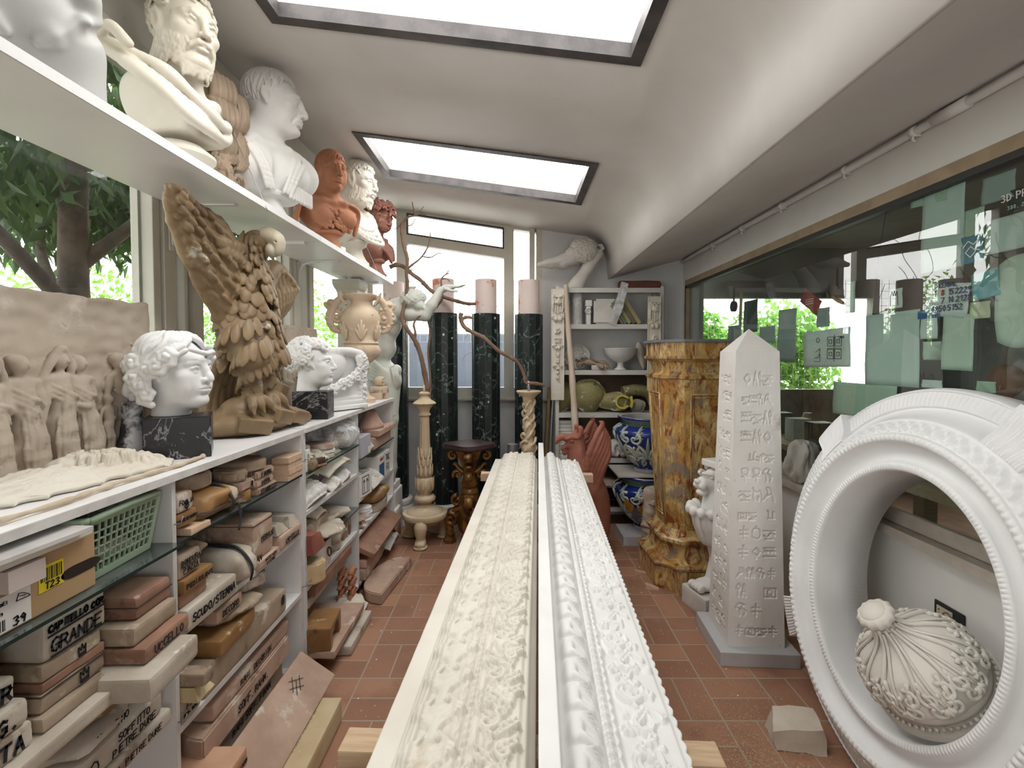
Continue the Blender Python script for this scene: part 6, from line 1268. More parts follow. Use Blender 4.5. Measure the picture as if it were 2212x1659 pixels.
# bending figure
def acrobat():
    S = SDF((-1.45, 3.88, .30), (-.38, 4.50, 2.16), .0062); r = random.Random(6); Y0 = 4.15
    q = lambda px, py, dy=0: tuple(U(px, py, Y=Y0+dy))
    pel = np.array(q(822, 800, .02)); ch = np.array(q(828, 700, .0)); wa = np.array(q(826, 752, .0))
    S.ell(ch, (.155, .105, .16), 0); S.ell(np.array(q(836, 668, .02)), (.13, .085, .06), .05); S.ell(wa, (.118, .085, .11), .06); S.ell(pel, (.135, .105, .10), .05)
    for d, z in ((-.035, .03), (.05, .03)): S.ell(ch+np.array((d+.01, -.075, z)), (.075, .045, .05), .03)
    for sx_ in (-1, 1): S.chain([ch+np.array((sx_*.09, -.06, -.11)), ch+np.array((sx_*.03, -.10, -.07))], .006, .03, '-')
    S.chain([wa+np.array((.01, -.10, .12)), wa+np.array((.005, -.098, -.05))], .006, .03, '-'); S.chain([wa+np.array((-.09, -.07, -.035)), wa+np.array((.0, -.10, -.045)), wa+np.array((.09, -.07, -.03))], .005, .015, '-')
    S.ell(wa+np.array((.005, -.10, -.075)), (.012, .02, .014), .012, op='-')
    sh = q(855, 668, -.03); el = q(918, 682, -.08); wr = q(951, 628, -.06); hd = q(968, 620, -.06)
    S.chain([q(840, 672, -.02), sh, q(885, 678, -.06), el], [.075, .066, .056, .046], .03); S.chain([el, q(932, 660, -.08), wr], [.047, .045, .030], .015)
    S.chain([wr, hd, q(978, 619, -.06)], [.028, .031, .026], .01)
    for k, (dx, dz, dy) in enumerate(((26, -3, -.075), (31, -5, -.062), (30, -3, -.049), (24, 0, -.037))): S.chain([q(974, 619, dy), q(974+dx*.55, 619+dz*.2+1, dy-.004), q(974+dx, 619+dz, dy)], [.0125, .0115, .008], .004)
    S.chain([q(962, 624, -.085), q(975, 628, -.10), q(988, 629, -.105)], [.014, .012, .009], .006)
    w2 = q(889, 622, .06); S.chain([q(845, 668, .06), q(872, 668, .14), w2], [.065, .048, .029], .02); S.chain([w2, q(898, 607, .055)], [.029, .034], .01)
    for k, (px, py) in enumerate(((896, 586), (904, 581), (911, 583), (914, 594))): S.chain([q(897+2*k, 606-1*k, .05+.004*k), q((897+px)/2+k, (603+py)/2, .045+.004*k), q(px, py, .05)], [.0125, .0115, .008], .004)
    S.chain([q(889, 611, .035), q(884, 603, .025), q(886, 594, .02)], [.014, .012, .009], .006)
    # head bowed forward to the right, crown towards the viewer
    h = np.array(q(893, 648, -.05)); S.ell(h, (.098, .088, .082), .01, rot=(0, .35, .2)); S.cap(q(852, 660, 0), h, .056, .06, .03)
    S.ell(h+np.array((.055, -.03, -.055)), (.05, .055, .05), .02); S.cap(h+np.array((.085, -.055, -.05)), h+np.array((.10, -.065, -.075)), .011, .012, .01); S.ell(h+np.array((-.02, -.085, -.025)), (.013, .012, .026), .004)
    for i in range(120):
        z = -.45+1.4*((i+.5)/120); a = i*2.39996; w = math.sqrt(max(0, 1-z*z)) if abs(z) < 1 else 0; d = np.array((w*math.cos(a), w*math.sin(a)*.92, z))
        if d[0] > .62 and d[2] < .1: continue
        curl(S, tuple(h+d*np.array((.098, .088, .080))), d, .024*(.8+.4*r.random()), r, t=.36, turns=1.2)
    # sash and legs
    for k in range(6): S.chain(curve_pts([q(798, 772+9*k, -.02), q(815, 788+7*k, -.115), q(836, 806+4*k, -.115), q(852, 808+1.5*k, -.05)], 5), .018, .010)
    S.ell(q(856, 800, -.08), (.045, .05, .05), .015); S.ell(q(858, 822, -.08), (.038, .045, .06), .02)
    for k in range(3): S.chain(curve_pts([q(846+5*k, 796, -.12), q(850+5*k, 812, -.135), q(853+4*k, 830, -.11)], 4), .009, .006)
    for x, dy in ((815, .05), (840, -.03)): S.chain([q(x, 815, dy), q(x+2, 905, dy-.02), q(x+1, 1010, dy+.03), q(x, 1055, dy+.05)], [.105, .068, .062, .045], .03)
    return S.mesh()
GREENP = mat('greenish_plaster', (.60, .615, .565), (.54, .555, .505), 4, .5, .08)
t = thing('figure_statue', 'greenish white statue of a bare youth bending with arms outstretched, behind the urn', 'statue', (0, 0, 0))
mk('figure_body', acrobat(), GREENP, t); mk('statue_base', join(box(-1.30, -1.005, 4.04, 4.33, .0, .40, .01), box(-1.28, -1.02, 4.05, 4.32, .395, .46, .01)), PLASTER, t, False)
# stands
STAND = mat('cream_stand', (.66, .54, .38), (.57, .45, .30), 7, .6, .2, spots=[((.40, .29, .18), 12, .66, .06), ((.74, .66, .53), 5, .62, .1)])
def lion_foot(a, r0, z0):
    P = [(r0*.80, z0), (r0*1.0, z0-.03), (r0*1.04, z0-.08), (r0*.98, z0-.13), (r0*.98, .045)]
    S = SDF((-.02+r0*.5, -.07, -.0), (r0*1.4, .07, z0+.06), .004)
    S.chain([(x, 0, z) for x, z in curve_pts(P, 4)], list(np.interp(np.linspace(0, 1, 17), [0, .3, .7, 1], [.035, .047, .030, .034])), .015)
    S.ell((r0*1.08, 0, .040), (.055, .045, .030), .015)
    for k in (-1.5, -.5, .5, 1.5): S.ell((r0*1.17, k*.021, .034), (.024, .0115, .018), .006); S.ell((r0*1.10, k*.021, .048), (.03, .010, .016), .006)
    S.ell((r0*1.06, 0, .012), (.068, .058, .016), .004); S.plane((0, 0, .001), (0, 0, -1), 0)
    for k in (-1, 0, 1): S.chain([(r0*.85, k*.018, z0+.02), (r0*1.07, k*.02, z0-.05), (r0*1.03, k*.016, z0-.11)], [.010, .011, .005], .005)
    return S.mesh()
t = thing('candle_stand', 'tall cream fluted candle stand on three lion feet holding a dead branch', 'candle stand', (U(917, 900, Y=4.03).x, 4.03, 0), math.radians(-92))
FT = lion_foot(0, .165, .20)
for k in range(3): mk('lion_foot', FT, STAND, t, True, rot=(0, 0, k*2*PI/3))
mk('base_disc', lathe([(.03, .13), (.12, .155), (.165, .20), (.185, .205), (.192, .225), (.185, .245), (.155, .25), (.15, .262), (.09, .285), (.06, .31)], 64, True, lambda a, z, i: 1+(.02*math.cos(28*a) if i in (4, 5) else 0)), STAND, t, auto=50)
mk('lower_knop', lathe([(.06, .305), (.05, .325), (.085, .345), (.09, .365), (.075, .385), (.045, .395), (.05, .41), (.068, .43), (.072, .48), (.066, .53), (.045, .55)], 56, True, lambda a, z, i: 1+.03*abs(math.sin(8*a))*(3 < i)), STAND, t, auto=50)
mk('fluted_shaft', lathe([(.058, .54), (.055, .62), (.050, .72), (.044, .85), (.040, 1.0), (.038, 1.06)], 96, True, lambda a, z, i: 1-.06*max(0, math.cos(12*a))), STAND, t)
lv = []
for row, (z, rr, n, h) in enumerate(((.43, .073, 9, .11), (.55, .060, 9, .10), (.63, .056, 9, .10), (.70, .052, 9, .09))):
    for k in range(n):
        a = 2*PI*(k+.5*(row % 2))/n; lv.append(tube([((rr+.006*f*f)*math.cos(a), (rr+.006*f*f)*math.sin(a), z+h*f) for f in np.linspace(0, 1, 6)], [.008, .014, .016, .014, .009, .003], 7, flat=(Vector((math.cos(a), math.sin(a), 0)), .5)))
mk('leaf_collar', join(*lv), STAND, t)
mk('upper_knop', lathe([(.038, 1.05), (.052, 1.06), (.052, 1.07), (.042, 1.08), (.042, 1.10), (.066, 1.135), (.070, 1.145), (.090, 1.15), (.096, 1.16), (.088, 1.17), (.055, 1.19), (.038, 1.21), (.034, 1.225), (.046, 1.235), (.046, 1.245), (.03, 1.255)], 56, True, lambda a, z, i: 1+(.03*math.cos(20*a) if i in (7, 8, 14) else 0)), STAND, t, auto=50)
mk('candle_spike', lathe([(.012, 1.25), (.012, 1.31)], 12), STAND, t)
GOLD = mat('worn_gilding', (.30, .155, .04), (.17, .08, .02), 7, .36, .3, 30, .5, metal=.35, spots=[((.07, .03, .018), 9, .52, .1), ((.60, .52, .42), 18, .68, .05)])
t = thing('gilt_pedestal', 'low worn gilt baroque pedestal with a dark moulded top', 'pedestal', (U(1014, 900, Y=3.97).x, 3.97, 0), 0)
P = [(.205*(1+.10*math.cos(4*a))*math.cos(a), .17*(1+.10*math.cos(4*a))*math.sin(a)) for a in np.linspace(0, 2*PI, 41)[:-1]]
DTOP = mat('dark_brown_lacquer', (.045, .025, .028), (.075, .045, .045), 5, .35, .1)
tp = mk('top_board', join(xf(prism(P, .792, .806), s=(.90, .90, 1)), xf(prism(P, .806, .822), s=(1, 1, 1)), xf(prism(P, .822, .836), s=(.95, .95, 1))), DTOP, t, False)
mk('capital', lathe([(.06, .60), (.07, .64), (.10, .70), (.13, .76), (.15, .792)], 4), GOLD, t, True, rot=(0, 0, PI/4), auto=50)
mk('neck_rings', lathe([(.05, .42), (.075, .43), (.07, .46), (.055, .47), (.07, .50), (.06, .53), (.05, .56), (.06, .60)], 32), GOLD, t, auto=50)
mk('lower_body', lathe([(.085, .10), (.10, .16), (.085, .26), (.09, .34), (.075, .40), (.06, .43)], 6), GOLD, t, auto=50)
def scroll_tube(cx, cz, R, w=1, a0=0, n=26, r=.016, fl=2.2, turns=9): return tube([(cx+R*(1-t_)*math.cos(a0+w*t_*turns), 0, cz+R*(1-t_)*math.sin(a0+w*t_*turns)) for t_ in np.linspace(0, .9, n)], [r*(1-.4*t_) for t_ in np.linspace(0, 1, n)], 8, flat=(Vector((0, 1, 0)), fl))
for k in range(4):
    R_ = (0, 0, k*PI/2)
    mk('upper_scroll', scroll_tube(.135, .735, .040, -1, PI/2), GOLD, t, True, rot=R_); mk('middle_scroll', scroll_tube(.095, .575, .042, 1, -.5), GOLD, t, True, rot=R_)
    mk('leaf_spray', tube(curve_pts([(.05, 0, .60), (.09, 0, .63), (.12, 0, .665), (.135, 0, .655)], 5), list(np.linspace(.022, .008, 16)), 8, flat=(Vector((0, 1, 0)), 2.4)), GOLD, t, True, rot=R_)
    mk('lower_scroll', scroll_tube(.105, .36, .045, -1, PI/2, r=.018), GOLD, t, True, rot=R_)
for k in range(3):
    R_ = (0, 0, k*2*PI/3-PI/2+.35)
    mk('foot_scroll', join(scroll_tube(.155, .20, .062, 1, 1.2, r=.026), tube(curve_pts([(.07, 0, .30), (.13, 0, .27), (.19, 0, .19), (.165, 0, .11), (.17, 0, .07)], 5), .028, 8)), GOLD, t, True, rot=R_)
    mk('foot_block', xf(lathe([(.055, 0), (.055, .03), (.045, .045), (.04, .06), (.05, .07)], 6), (.17, 0, 0)), GOLD, t, False, rot=R_)
t = thing('carved_stand', 'slim cream rococo stand with a dished top holding a crooked branch', 'candle stand', (U(1142, 900, Y=4.0).x, 4.0, 0), 0)
mk('dished_top', lathe([(.03, 1.16), (.045, 1.20), (.075, 1.235), (.10, 1.25), (.104, 1.262), (.095, 1.268), (.06, 1.262)], 48, True), STAND, t, auto=50)
def rococo():
    S = SDF((-.12, -.12, .0), (.12, .12, 1.24), .0045); r = random.Random(12)
    S.chain([(0, 0, z) for z in (1.23, 1.17, 1.05, .98, .92, .86, .80, .74, .70, .6, .4, .1)], [.045, .034, .030, .040, .030, .038, .060, .055, .030, .035, .05, .05], .015)
    for i in range(26):
        z = .70+.5*i/26; a = i*1.9; w = .040+.02*math.exp(-((z-.80)/.06)**2); S.chain(curve_pts([(w*math.cos(a), w*math.sin(a), z), ((w+.012)*math.cos(a+.4), (w+.012)*math.sin(a+.4), z+.035), (w*math.cos(a+.9), w*math.sin(a+.9), z+.06), (w*.9*math.cos(a+1.2), w*.9*math.sin(a+1.2), z+.045)], 4), [.010]*13, .005)
    for k in range(3):
        a = k*2.1; S.chain([(.03*math.cos(a), .03*math.sin(a), .25), (.09*math.cos(a), .09*math.sin(a), .12), (.10*math.cos(a), .10*math.sin(a), .02)], [.03, .025, .02], .02)
    S.plane((0, 0, .002), (0, 0, -1), 0); return S.mesh()
mk('carved_shaft', rococo(), STAND, t); mk('candle_spike', lathe([(.011, 1.262), (.011, 1.345)], 12), STEEL, t)
g = mk('steel_tube', lathe([(.045, 0), (.045, .80)], 24), STEEL, None, True, (-.01, 4.12, 0), auto=40); tag(g, 'grey metal tube upright behind the cornice moulds', 'tube')
# branches
BARK = mat('branch_bark', (.24, .155, .11), (.16, .10, .07), 10, .85, .5, 60, vec=(1, 1, .4), spots=[((.36, .27, .20), 14, .62, .08)])
def branch(t, nm, pts, r0, r1, Y, n=6):
    P = [Vector(U(a, b, Y=Y+(c_[0] if c_ else 0))) for a, b, *c_ in pts]; Q = curve_pts([tuple(p) for p in P], n); r = random.Random(len(pts)+int(P[0].x*100))
    R = [(r0+(r1-r0)*i/(len(Q)-1))*(1+.18*r.random()-.09+(.28 if i % 11 == 5 else 0)) for i in range(len(Q))]
    return mk(nm, tube(Q, R, 8), BARK, t)
t = thing('dead_branch', 'forked dead branch standing in the fluted candle stand', 'branch')
branch(t, 'stem', [(924, 842), (916, 800), (908, 765), (896, 735), (880, 712), (868, 690), (872, 665), (877, 640), (880, 612), (878, 590), (880, 560), (872, 530), (868, 500), (868, 482)], .020, .012, 4.03)
branch(t, 'twig', [(868, 482), (880, 470), (895, 466), (910, 462), (922, 464)], .011, .004, 4.03); branch(t, 'twig', [(897, 464), (893, 450), (890, 436)], .006, .003, 4.03); branch(t, 'twig', [(898, 466), (908, 455), (915, 446)], .005, .002, 4.03); branch(t, 'twig', [(880, 488), (890, 485), (899, 470)], .005, .003, 4.03)
branch(t, 'twig', [(880, 580), (893, 570), (908, 558), (921, 540), (928, 520), (930, 502)], .010, .004, 4.03); branch(t, 'twig', [(912, 554), (930, 556), (945, 548), (954, 548)], .006, .003, 4.03); branch(t, 'twig', [(884, 578), (892, 584), (899, 588)], .004, .002, 4.03)
branch(t, 'twig', [(896, 735), (897, 718), (894, 700), (902, 686), (915, 680)], .011, .006, 4.03); branch(t, 'twig', [(868, 482), (860, 490), (852, 496)], .005, .003, 4.03)
t = thing('dead_branch', 'long weathered branch lying across behind the statue and the pink cylinders', 'branch')
branch(t, 'stem', [(842, 577), (858, 572), (875, 578), (890, 592), (907, 604), (921, 618), (937, 632), (960, 642), (985, 650), (1010, 656), (1028, 656)], .019, .014, 4.22)
t = thing('dead_branch', 'forked tip of a dry twig at the outstretched hand of the statue', 'branch')
branch(t, 'stem', [(935, 672), (945, 660), (955, 645), (954, 620), (953, 605), (960, 595), (970, 590)], .012, .005, 4.19); branch(t, 'twig', [(962, 594), (969, 585), (976, 578)], .005, .002, 4.19); branch(t, 'twig', [(955, 603), (965, 602), (972, 609)], .005, .003, 4.19)
branch(t, 'foot', [(935, 672), (925, 690), (930, 720), (925, 760), (930, 830), (925, 900)], .008, .010, 4.19)
t = thing('dead_branch', 'crooked branch rising from the slim rococo stand towards the middle column', 'branch')
branch(t, 'stem', [(1177, 832), (1155, 828), (1136, 826), (1133, 812), (1120, 785), (1100, 770), (1080, 760), (1062, 745), (1046, 730), (1030, 722), (1010, 712), (999, 700), (995, 684), (997, 676)], .013, .018, 4.0); branch(t, 'twig', [(997, 690), (1008, 685), (1022, 687)], .014, .012, 4.0)
# ---------------------------------------------------------------- white metal rack in the far corner and what stands on it
RW = mat('rack_paint', (.62, .61, .58), (.57, .56, .53), 4, .4, .03, spots=[((.40, .36, .31), 14, .70, .05)])
X0, X1, RY0, RY1 = .375, 1.36, 4.385, 4.64
t = thing('metal_rack', 'white enamelled metal shelf rack in the far right corner', 'rack')
for x in (X0, X1-.035):
    for y in (RY0, RY1-.035): mk('post', join(box(x, x+.035, y, y+.003, 0, 2.185), box(x if x == X0 else x+.032, (x if x == X0 else x+.032)+.003, y, y+.035, 0, 2.185)), RW, t, False)
RZ = (.17, .62, 1.035, 1.425, 1.842, 2.17)
for z in RZ: mk('shelf_plate', join(box(X0+.012, X1-.012, RY0+.004, RY1-.004, z-.004, z), box(X0+.036, X1-.036, RY0+.0035, RY0+.006, z-.042, z), box(X0+.036, X1-.036, RY1-.006, RY1-.0045, z-.042, z)), RW, t, False)
mk('back_sheet', box(X0+.004, X1-.004, RY1-.003, RY1, .2, 1.40), mat('brown_sheet', (.12, .085, .06), None, 4, .8, .05), t, False)
def on(z, name, VF, m, x, label, cat, rz=0, group=None, y=4.50, rot=None, **k):
    o = mk(name, VF, m, None, k.get('smooth', True), (x, y, z+.0015), rot or (0, 0, rz), k.get('auto', 50)); return tag(o, label, cat, group)
# bearded head and raised hand on top
def satyr():
    S = SDF((-.42, -.18, -.02), (.30, .17, .50), .0048); r = random.Random(14)
    S.chain([(-.06, -.02, .0), (-.02, -.02, .06), (.07, -.02, .20), (.15, -.01, .30)], [.075, .062, .050, .040], .03)
    S.ell((.165, -.01, .325), (.048, .03, .045), .02)
    for k in range(4): S.chain([(.18-.004*k, -.03+.016*k, .345), (.205-.006*k, -.032+.018*k, .37+.004*k), (.19-.012*k, -.03+.016*k, .40), (.16-.008*k, -.03+.014*k, .40)], [.014, .0135, .012, .009], .004)
    S.chain([(.13, -.035, .32), (.115, -.05, .35), (.12, -.05, .385)], [.015, .013, .010], .008)
    H = (.02, -.01, .345); S.ell(H, (.115, .095, .10), .03); S.ell((-.075, -.05, .33), (.055, .05, .06), .02); S.cap((-.105, -.065, .355), (-.13, -.075, .335), .012, .014, .01)
    S.chain([(-.06, -.02, .30), (-.16, -.03, .255), (-.27, -.03, .235), (-.38, -.03, .222)], [.075, .062, .045, .022], .02)
    for i in range(14):
        o = (i-6.5)/6.5; S.chain(curve_pts([(-.08, -.07*math.cos(o), .30+.055*o), (-.20+.02*math.sin(i), -.03-.058*math.cos(o*1.3), .25+.035*o), (-.32, -.03-.034*math.cos(o*1.3), .235+.02*o), (-.385, -.03, .224)], 4), [.014]*9+[.011, .009, .008, .006], .004)
    for i in range(120):
        z = -.8+1.75*((i+.5)/120); a = i*2.39996; w = math.sqrt(max(0, 1-z*z)) if abs(z) < 1 else 0; d = np.array((w*math.cos(a), w*math.sin(a), z))
        if d[0] < -.75 and d[1] > -.5: continue
        curl(S, tuple(np.array(H)+d*np.array((.115, .098, .102))), d, .038*(.7+.5*r.random()), r, t=.36, turns=1.2)
    S.plane((0, 0, .002), (0, 0, -1), 0); return S.mesh()
on(2.17, 'head_and_hand', satyr(), PLASTER_G, .615, 'bearded plaster head carried on a raised forearm and hand on top of the rack', 'sculpture', y=4.50)
on(2.17, 'wrapped_panel', rough_up(prism([(-.19, -.04), (.16, -.05), (.20, 0), (.16, .05), (-.18, .05), (-.21, .01)], 0, .075, .012), .005, 14, 3, 2), mat('red_lacquer', (.20, .06, .04), (.13, .04, .03), 6, .35, .15, spots=[((.36, .30, .26), 12, .66, .06)]), 1.17, 'dark red carved piece wrapped in clear film on top of the rack', 'carving', y=4.50)
g = mk('plastic_strip', rough_up(box(-.035, .035, -.004, .004, -.37, .03, .002), .014, 9, 6, 4), FILM, None, True, (1.0, 4.378, 2.19), (0, .30, 0)); tag(g, 'strip of clear plastic film hanging down from the top of the rack', 'plastic film')
# first shelf: rolls, bracket, block, books
for i, (x, lab) in enumerate(((.47, 'left paper roll wrapped in film on the upper rack shelf'), (.585, 'right paper roll wrapped in film next to a small scroll bracket'))):
    on(1.842, 'paper_roll', join(lathe([(.045, 0), (.045, .28), (.040, .29)], 24), lathe([(.028, .0), (.028, .27)], 16)), (mat('rolled_paper', (.52, .43, .33), (.44, .35, .26), 5, .7, .2), PLASTER_G)[i], x, lab, 'roll', y=4.48)
    o_ = mk('film_wrap', rough_up(lathe([(.047, 0), (.050, .14), (.047, .28)], 20, False), .004, 20, i, 1), FILM, [q for q in COL.objects if q.get('label') == lab][0])
on(1.842, 'scroll_bracket', join(box(-.03, .03, -.04, .04, .17, .225, .004), tube([(.0+.03*(1-t_)*math.cos(t_*9+1), -.02, .12+.03*(1-t_)*math.sin(t_*9+1)) for t_ in np.linspace(0, .9, 24)], .011, 8, flat=(Vector((0, 1, 0)), 3)), box(-.022, .02, -.035, .035, 0, .17, .008)), PLASTER, .69, 'narrow white scroll bracket standing between the rolls and the cracked block', 'bracket', auto=40)
on(1.842, 'plaster_block', rough_up(prism([(-.11, -.07), (.10, -.08), (.11, .07), (-.10, .08)], 0, .235, .02), .006, 10, 8, 3), PLASTER_G, .845, 'cracked whitish plaster block in the middle of the upper rack shelf', 'block')
bk = [('tan', (.36, .25, .16), .016), ('slate green', (.16, .22, .20), .028), ('olive', (.34, .32, .14), .030), ('dark umber', (.21, .17, .12), .036), ('mustard', (.40, .34, .17), .034)]
x = .985
for i, (nm, c_, w) in enumerate(bk):
    o = thing('book', 'leaning %s book in the row at the right of the upper rack shelf' % nm, 'book', (x, 4.49, 1.844+.0), 0, 'old books on the rack'); h = .20+.012*(i % 3)+.014*i
    o.rotation_euler = (0, -.56, 0); m_ = mat('book_'+nm.replace(' ', '_'), c_, tuple(v*.75 for v in c_), 8, .7, .2, spots=[(tuple(min(1, v*1.5) for v in c_), 12, .64, .08)])
    mk('cover', join(box(0, .003, -.075, .075, 0, h), box(w-.003, w, -.075, .075, 0, h), box(.003, w-.003, -.075, -.071, 0, h)), m_, o, False); mk('pages', box(.0031, w-.0031, -.0705, .07, .004, h-.004), PAPER, o, False); x += w/math.cos(.56)+.004
# second shelf
f = HF(.24, .24, .003)
for k in range(10): a = k*PI/5; f.leaf(.12, .12, .085, .03, a, .012, lobes=2)
for R in (.098, .112): f.stroke([(.12+R*math.cos(a), .12+R*math.sin(a)) for a in np.linspace(0, 2*PI, 40)], .006, .010)
f.ell(.12, .12, .03, .03, .018)
V, F_ = slab_from_height(f.H, f.h, f.h, .012); V = V.copy(); V[:, 0] -= .12; V[:, 1] -= .12; a = np.maximum(np.abs(V[:, 0]), np.abs(V[:, 1])); r_ = np.hypot(V[:, 0], V[:, 1]); k_ = np.where(r_ > 1e-6, a/np.maximum(r_, 1e-6), 1); V[:, 0] *= k_; V[:, 1] *= k_
on(1.425, 'rosette_disc', (V, F_), PLASTER_G, .60, 'round grey plaster rosette leaning at the back of the second rack shelf', 'rosette', rot=(math.radians(78), 0, 0), y=4.56).location.z = 1.425+.125
for i in range(5):
    r = random.Random(i+70); on(1.425, 'carved_fragment', tube(curve_pts([(-.13, .0, .03+.02*i), (-.05, -.02*r.random(), .06+.03*r.random()), (.05, .01, .05+.02*r.random()), (.15, -.01, .02)], 6), [.018+.01*math.sin(j*.9+i) for j in range(19)], 8), BROWN if i < 3 else mat('grey_wood', (.20, .17, .14), (.13, .11, .09), 9, .8, .4, vec=(3, 1, 1)), .70+.03*(i % 3), 'weathered brown carved fragment in the heap beside the white bowl', 'fragment', (i-2)*.35, 'carved fragments on the rack', y=4.44+.035*i)
t = thing('footed_bowl', 'white footed bowl on the second rack shelf', 'bowl', (.985, 4.47, 1.4265)); CER = mat('white_glaze', (.74, .745, .73), None, 4, .15, 0, spec=.5)
mk('bowl', lathe([(.02, .065), (.06, .078), (.105, .105), (.138, .15), (.150, .195), (.154, .20), (.148, .198), (.132, .152), (.10, .112), (.05, .085), (.0, .08)], 48, False), CER, t); mk('foot', lathe([(.056, 0), (.056, .008), (.036, .02), (.026, .045), (.03, .07)], 40), CER, t)
on(1.425, 'hollow_mould', xf(superblob(.16, .26, .06, 2.3, 12, 4, .01), rx=PI/2-.25, loc=(0, 0, .125)), MUDW, 1.17, 'hollow oval mould standing on its edge to the right of the white bowl', 'mould', .9, y=4.51)
on(1.425, 'rope_coil', join(*[tube([(.035*math.cos(a)+.012*k, .03*math.sin(a), .035+.03*math.sin(a+1)) for a in np.linspace(0, 2*PI, 14)], .007, 6) for k in range(5)]), mat('old_rope', (.30, .24, .18), (.22, .17, .12), 20, .9, .4), 1.27, 'small coil of dull rope at the right end of the second rack shelf', 'rope', y=4.45)
on(1.425, 'plaster_offcut', rough_up(box(-.065, .065, -.025, .025, 0, .045, .008), .004, 22, 6, 2), PLASTER_G, .775, 'short moulded plaster offcut lying in front of the brown fragments', 'offcut', .12, y=4.415)
on(1.425, 'plaster_volute', join(tube([(-.01+.05*(1-t_)*math.cos(t_*8), 0, .055+.05*(1-t_)*math.sin(t_*8)) for t_ in np.linspace(0, .85, 24)], .016, 8, flat=(Vector((0, 1, 0)), 2.4)), box(-.06, .03, -.03, .03, 0, .03, .008)), PLASTER, .45, 'white plaster volute at the left end of the second rack shelf', 'volute', y=4.47)
# third shelf: olive fibreglass shells
OLIVE = mat('olive_fibreglass', (.30, .27, .12), (.22, .195, .085), 5, .5, .25, 30, .4, spots=[((.62, .60, .50), 14, .57, .05), ((.12, .10, .06), 8, .60, .08)])
def shellmould(seed, a=.13, b=.14, d=.07, flange=.018):
    V, Fc = [], []; n, m = 12, 30
    for i in range(n+1):
        f = i/n
        for j in range(m):
            an = 2*PI*j/m; w = 1+.06*math.sin(3*an+seed)+.04*math.sin(5*an+seed*2); r = min(f*1.15, 1)+(flange/a*max(0, f*1.15-1)/.15)
            V.append((a*r*w*math.cos(an), -d*math.sqrt(max(0, 1-min(f*1.15, 1)**2)), b*r*w*math.sin(an)))
    for i in range(n):
        for j in range(m): Fc.append((i*m+j, (i+1)*m+j, (i+1)*m+(j+1) % m, i*m+(j+1) % m))
    for i in range(10): an = 2*PI*i/10+.2; 
    return V, Fc
def solid(o, th=.008): md = o.modifiers.new('wall', 'SOLIDIFY'); md.thickness = th; return o
def bolts(o, pts):
    for p in pts: mk('bolt', xf(lathe([(.010, 0), (.010, .004), (.005, .010)], 8), p, rx=PI/2), STEEL, o, False)
o = solid(on(1.035, 'shell_mould', shellmould(1), OLIVE, .70, 'round olive fibreglass mould shell standing behind the leaning pole', 'mould', .1, y=4.47)); o.location.z = 1.035+.155; bolts(o, [(-.115, -.012, -.08), (.12, -.012, -.06), (-.06, -.012, .13)])
o = solid(on(1.035, 'shell_mould', shellmould(2.3, .09, .13), OLIVE, .47, 'olive mould shell half hidden at the left end of the third rack shelf', 'mould', .4, y=4.52)); o.location.z = 1.035+.145
o = solid(on(1.035, 'shell_mould', xf(shellmould(4, .15, .085, .09), rx=-.5), OLIVE, .93, 'low olive mould shell under the bright yellow ring', 'mould', -.3, y=4.48)); o.location.z = 1.035+.10; bolts(o, [(-.10, -.01, -.06), (.0, -.02, -.085)])
YRES = mat('yellow_resin', (.62, .52, .07), (.54, .44, .05), 5, .4, .08)
P = [(.065*math.cos(a), .065*math.sin(a)) for a in np.linspace(.6, 2*PI-.6, 22)]+[(.085, -.055), (.095, 0), (.085, .055)]; Q = [(x*.76, y*.76) for x, y in P]; n = len(P)
V = [(x, y_, z) for y_ in (-.02, .02) for x, z in P]+[(x, y_, z) for y_ in (-.02, .02) for x, z in Q]; F_ = []
for i in range(n): k = (i+1) % n; F_ += [(i, k, 2*n+k, 2*n+i), (n+i, 3*n+i, 3*n+k, n+k), (i, n+i, n+k, k), (2*n+i, 2*n+k, 3*n+k, 3*n+i)]
o = on(1.035, 'yellow_ring', (V, F_), YRES, .985, 'bright yellow resin collar mould on the third rack shelf', 'mould', -.15, y=4.372); o.location.z = 1.035+.105
o = solid(on(1.035, 'shell_mould', xf(tube(curve_pts([(-.16, 0, .13), (-.03, 0, .15), (.09, 0, .12), (.15, 0, .02)], 6), [.055]*19, 14, False), s=(1, 1, 1)), OLIVE, 1.17, 'bent olive tube mould like an elbow at the right end of the third rack shelf', 'mould', .1, y=4.50)); o.location.z = 1.035+.055; bolts(o, [(-.06, -.06, .15), (.08, -.055, .12)])
o = solid(on(1.035, 'shell_mould', shellmould(6, .06, .05, .03), mat('grey_mould', (.33, .30, .25), (.26, .23, .19), 6, .7, .3), 1.13, 'small grey mould half lying below the olive elbow', 'mould', -.5, y=4.42)); o.location.z = 1.035+.062
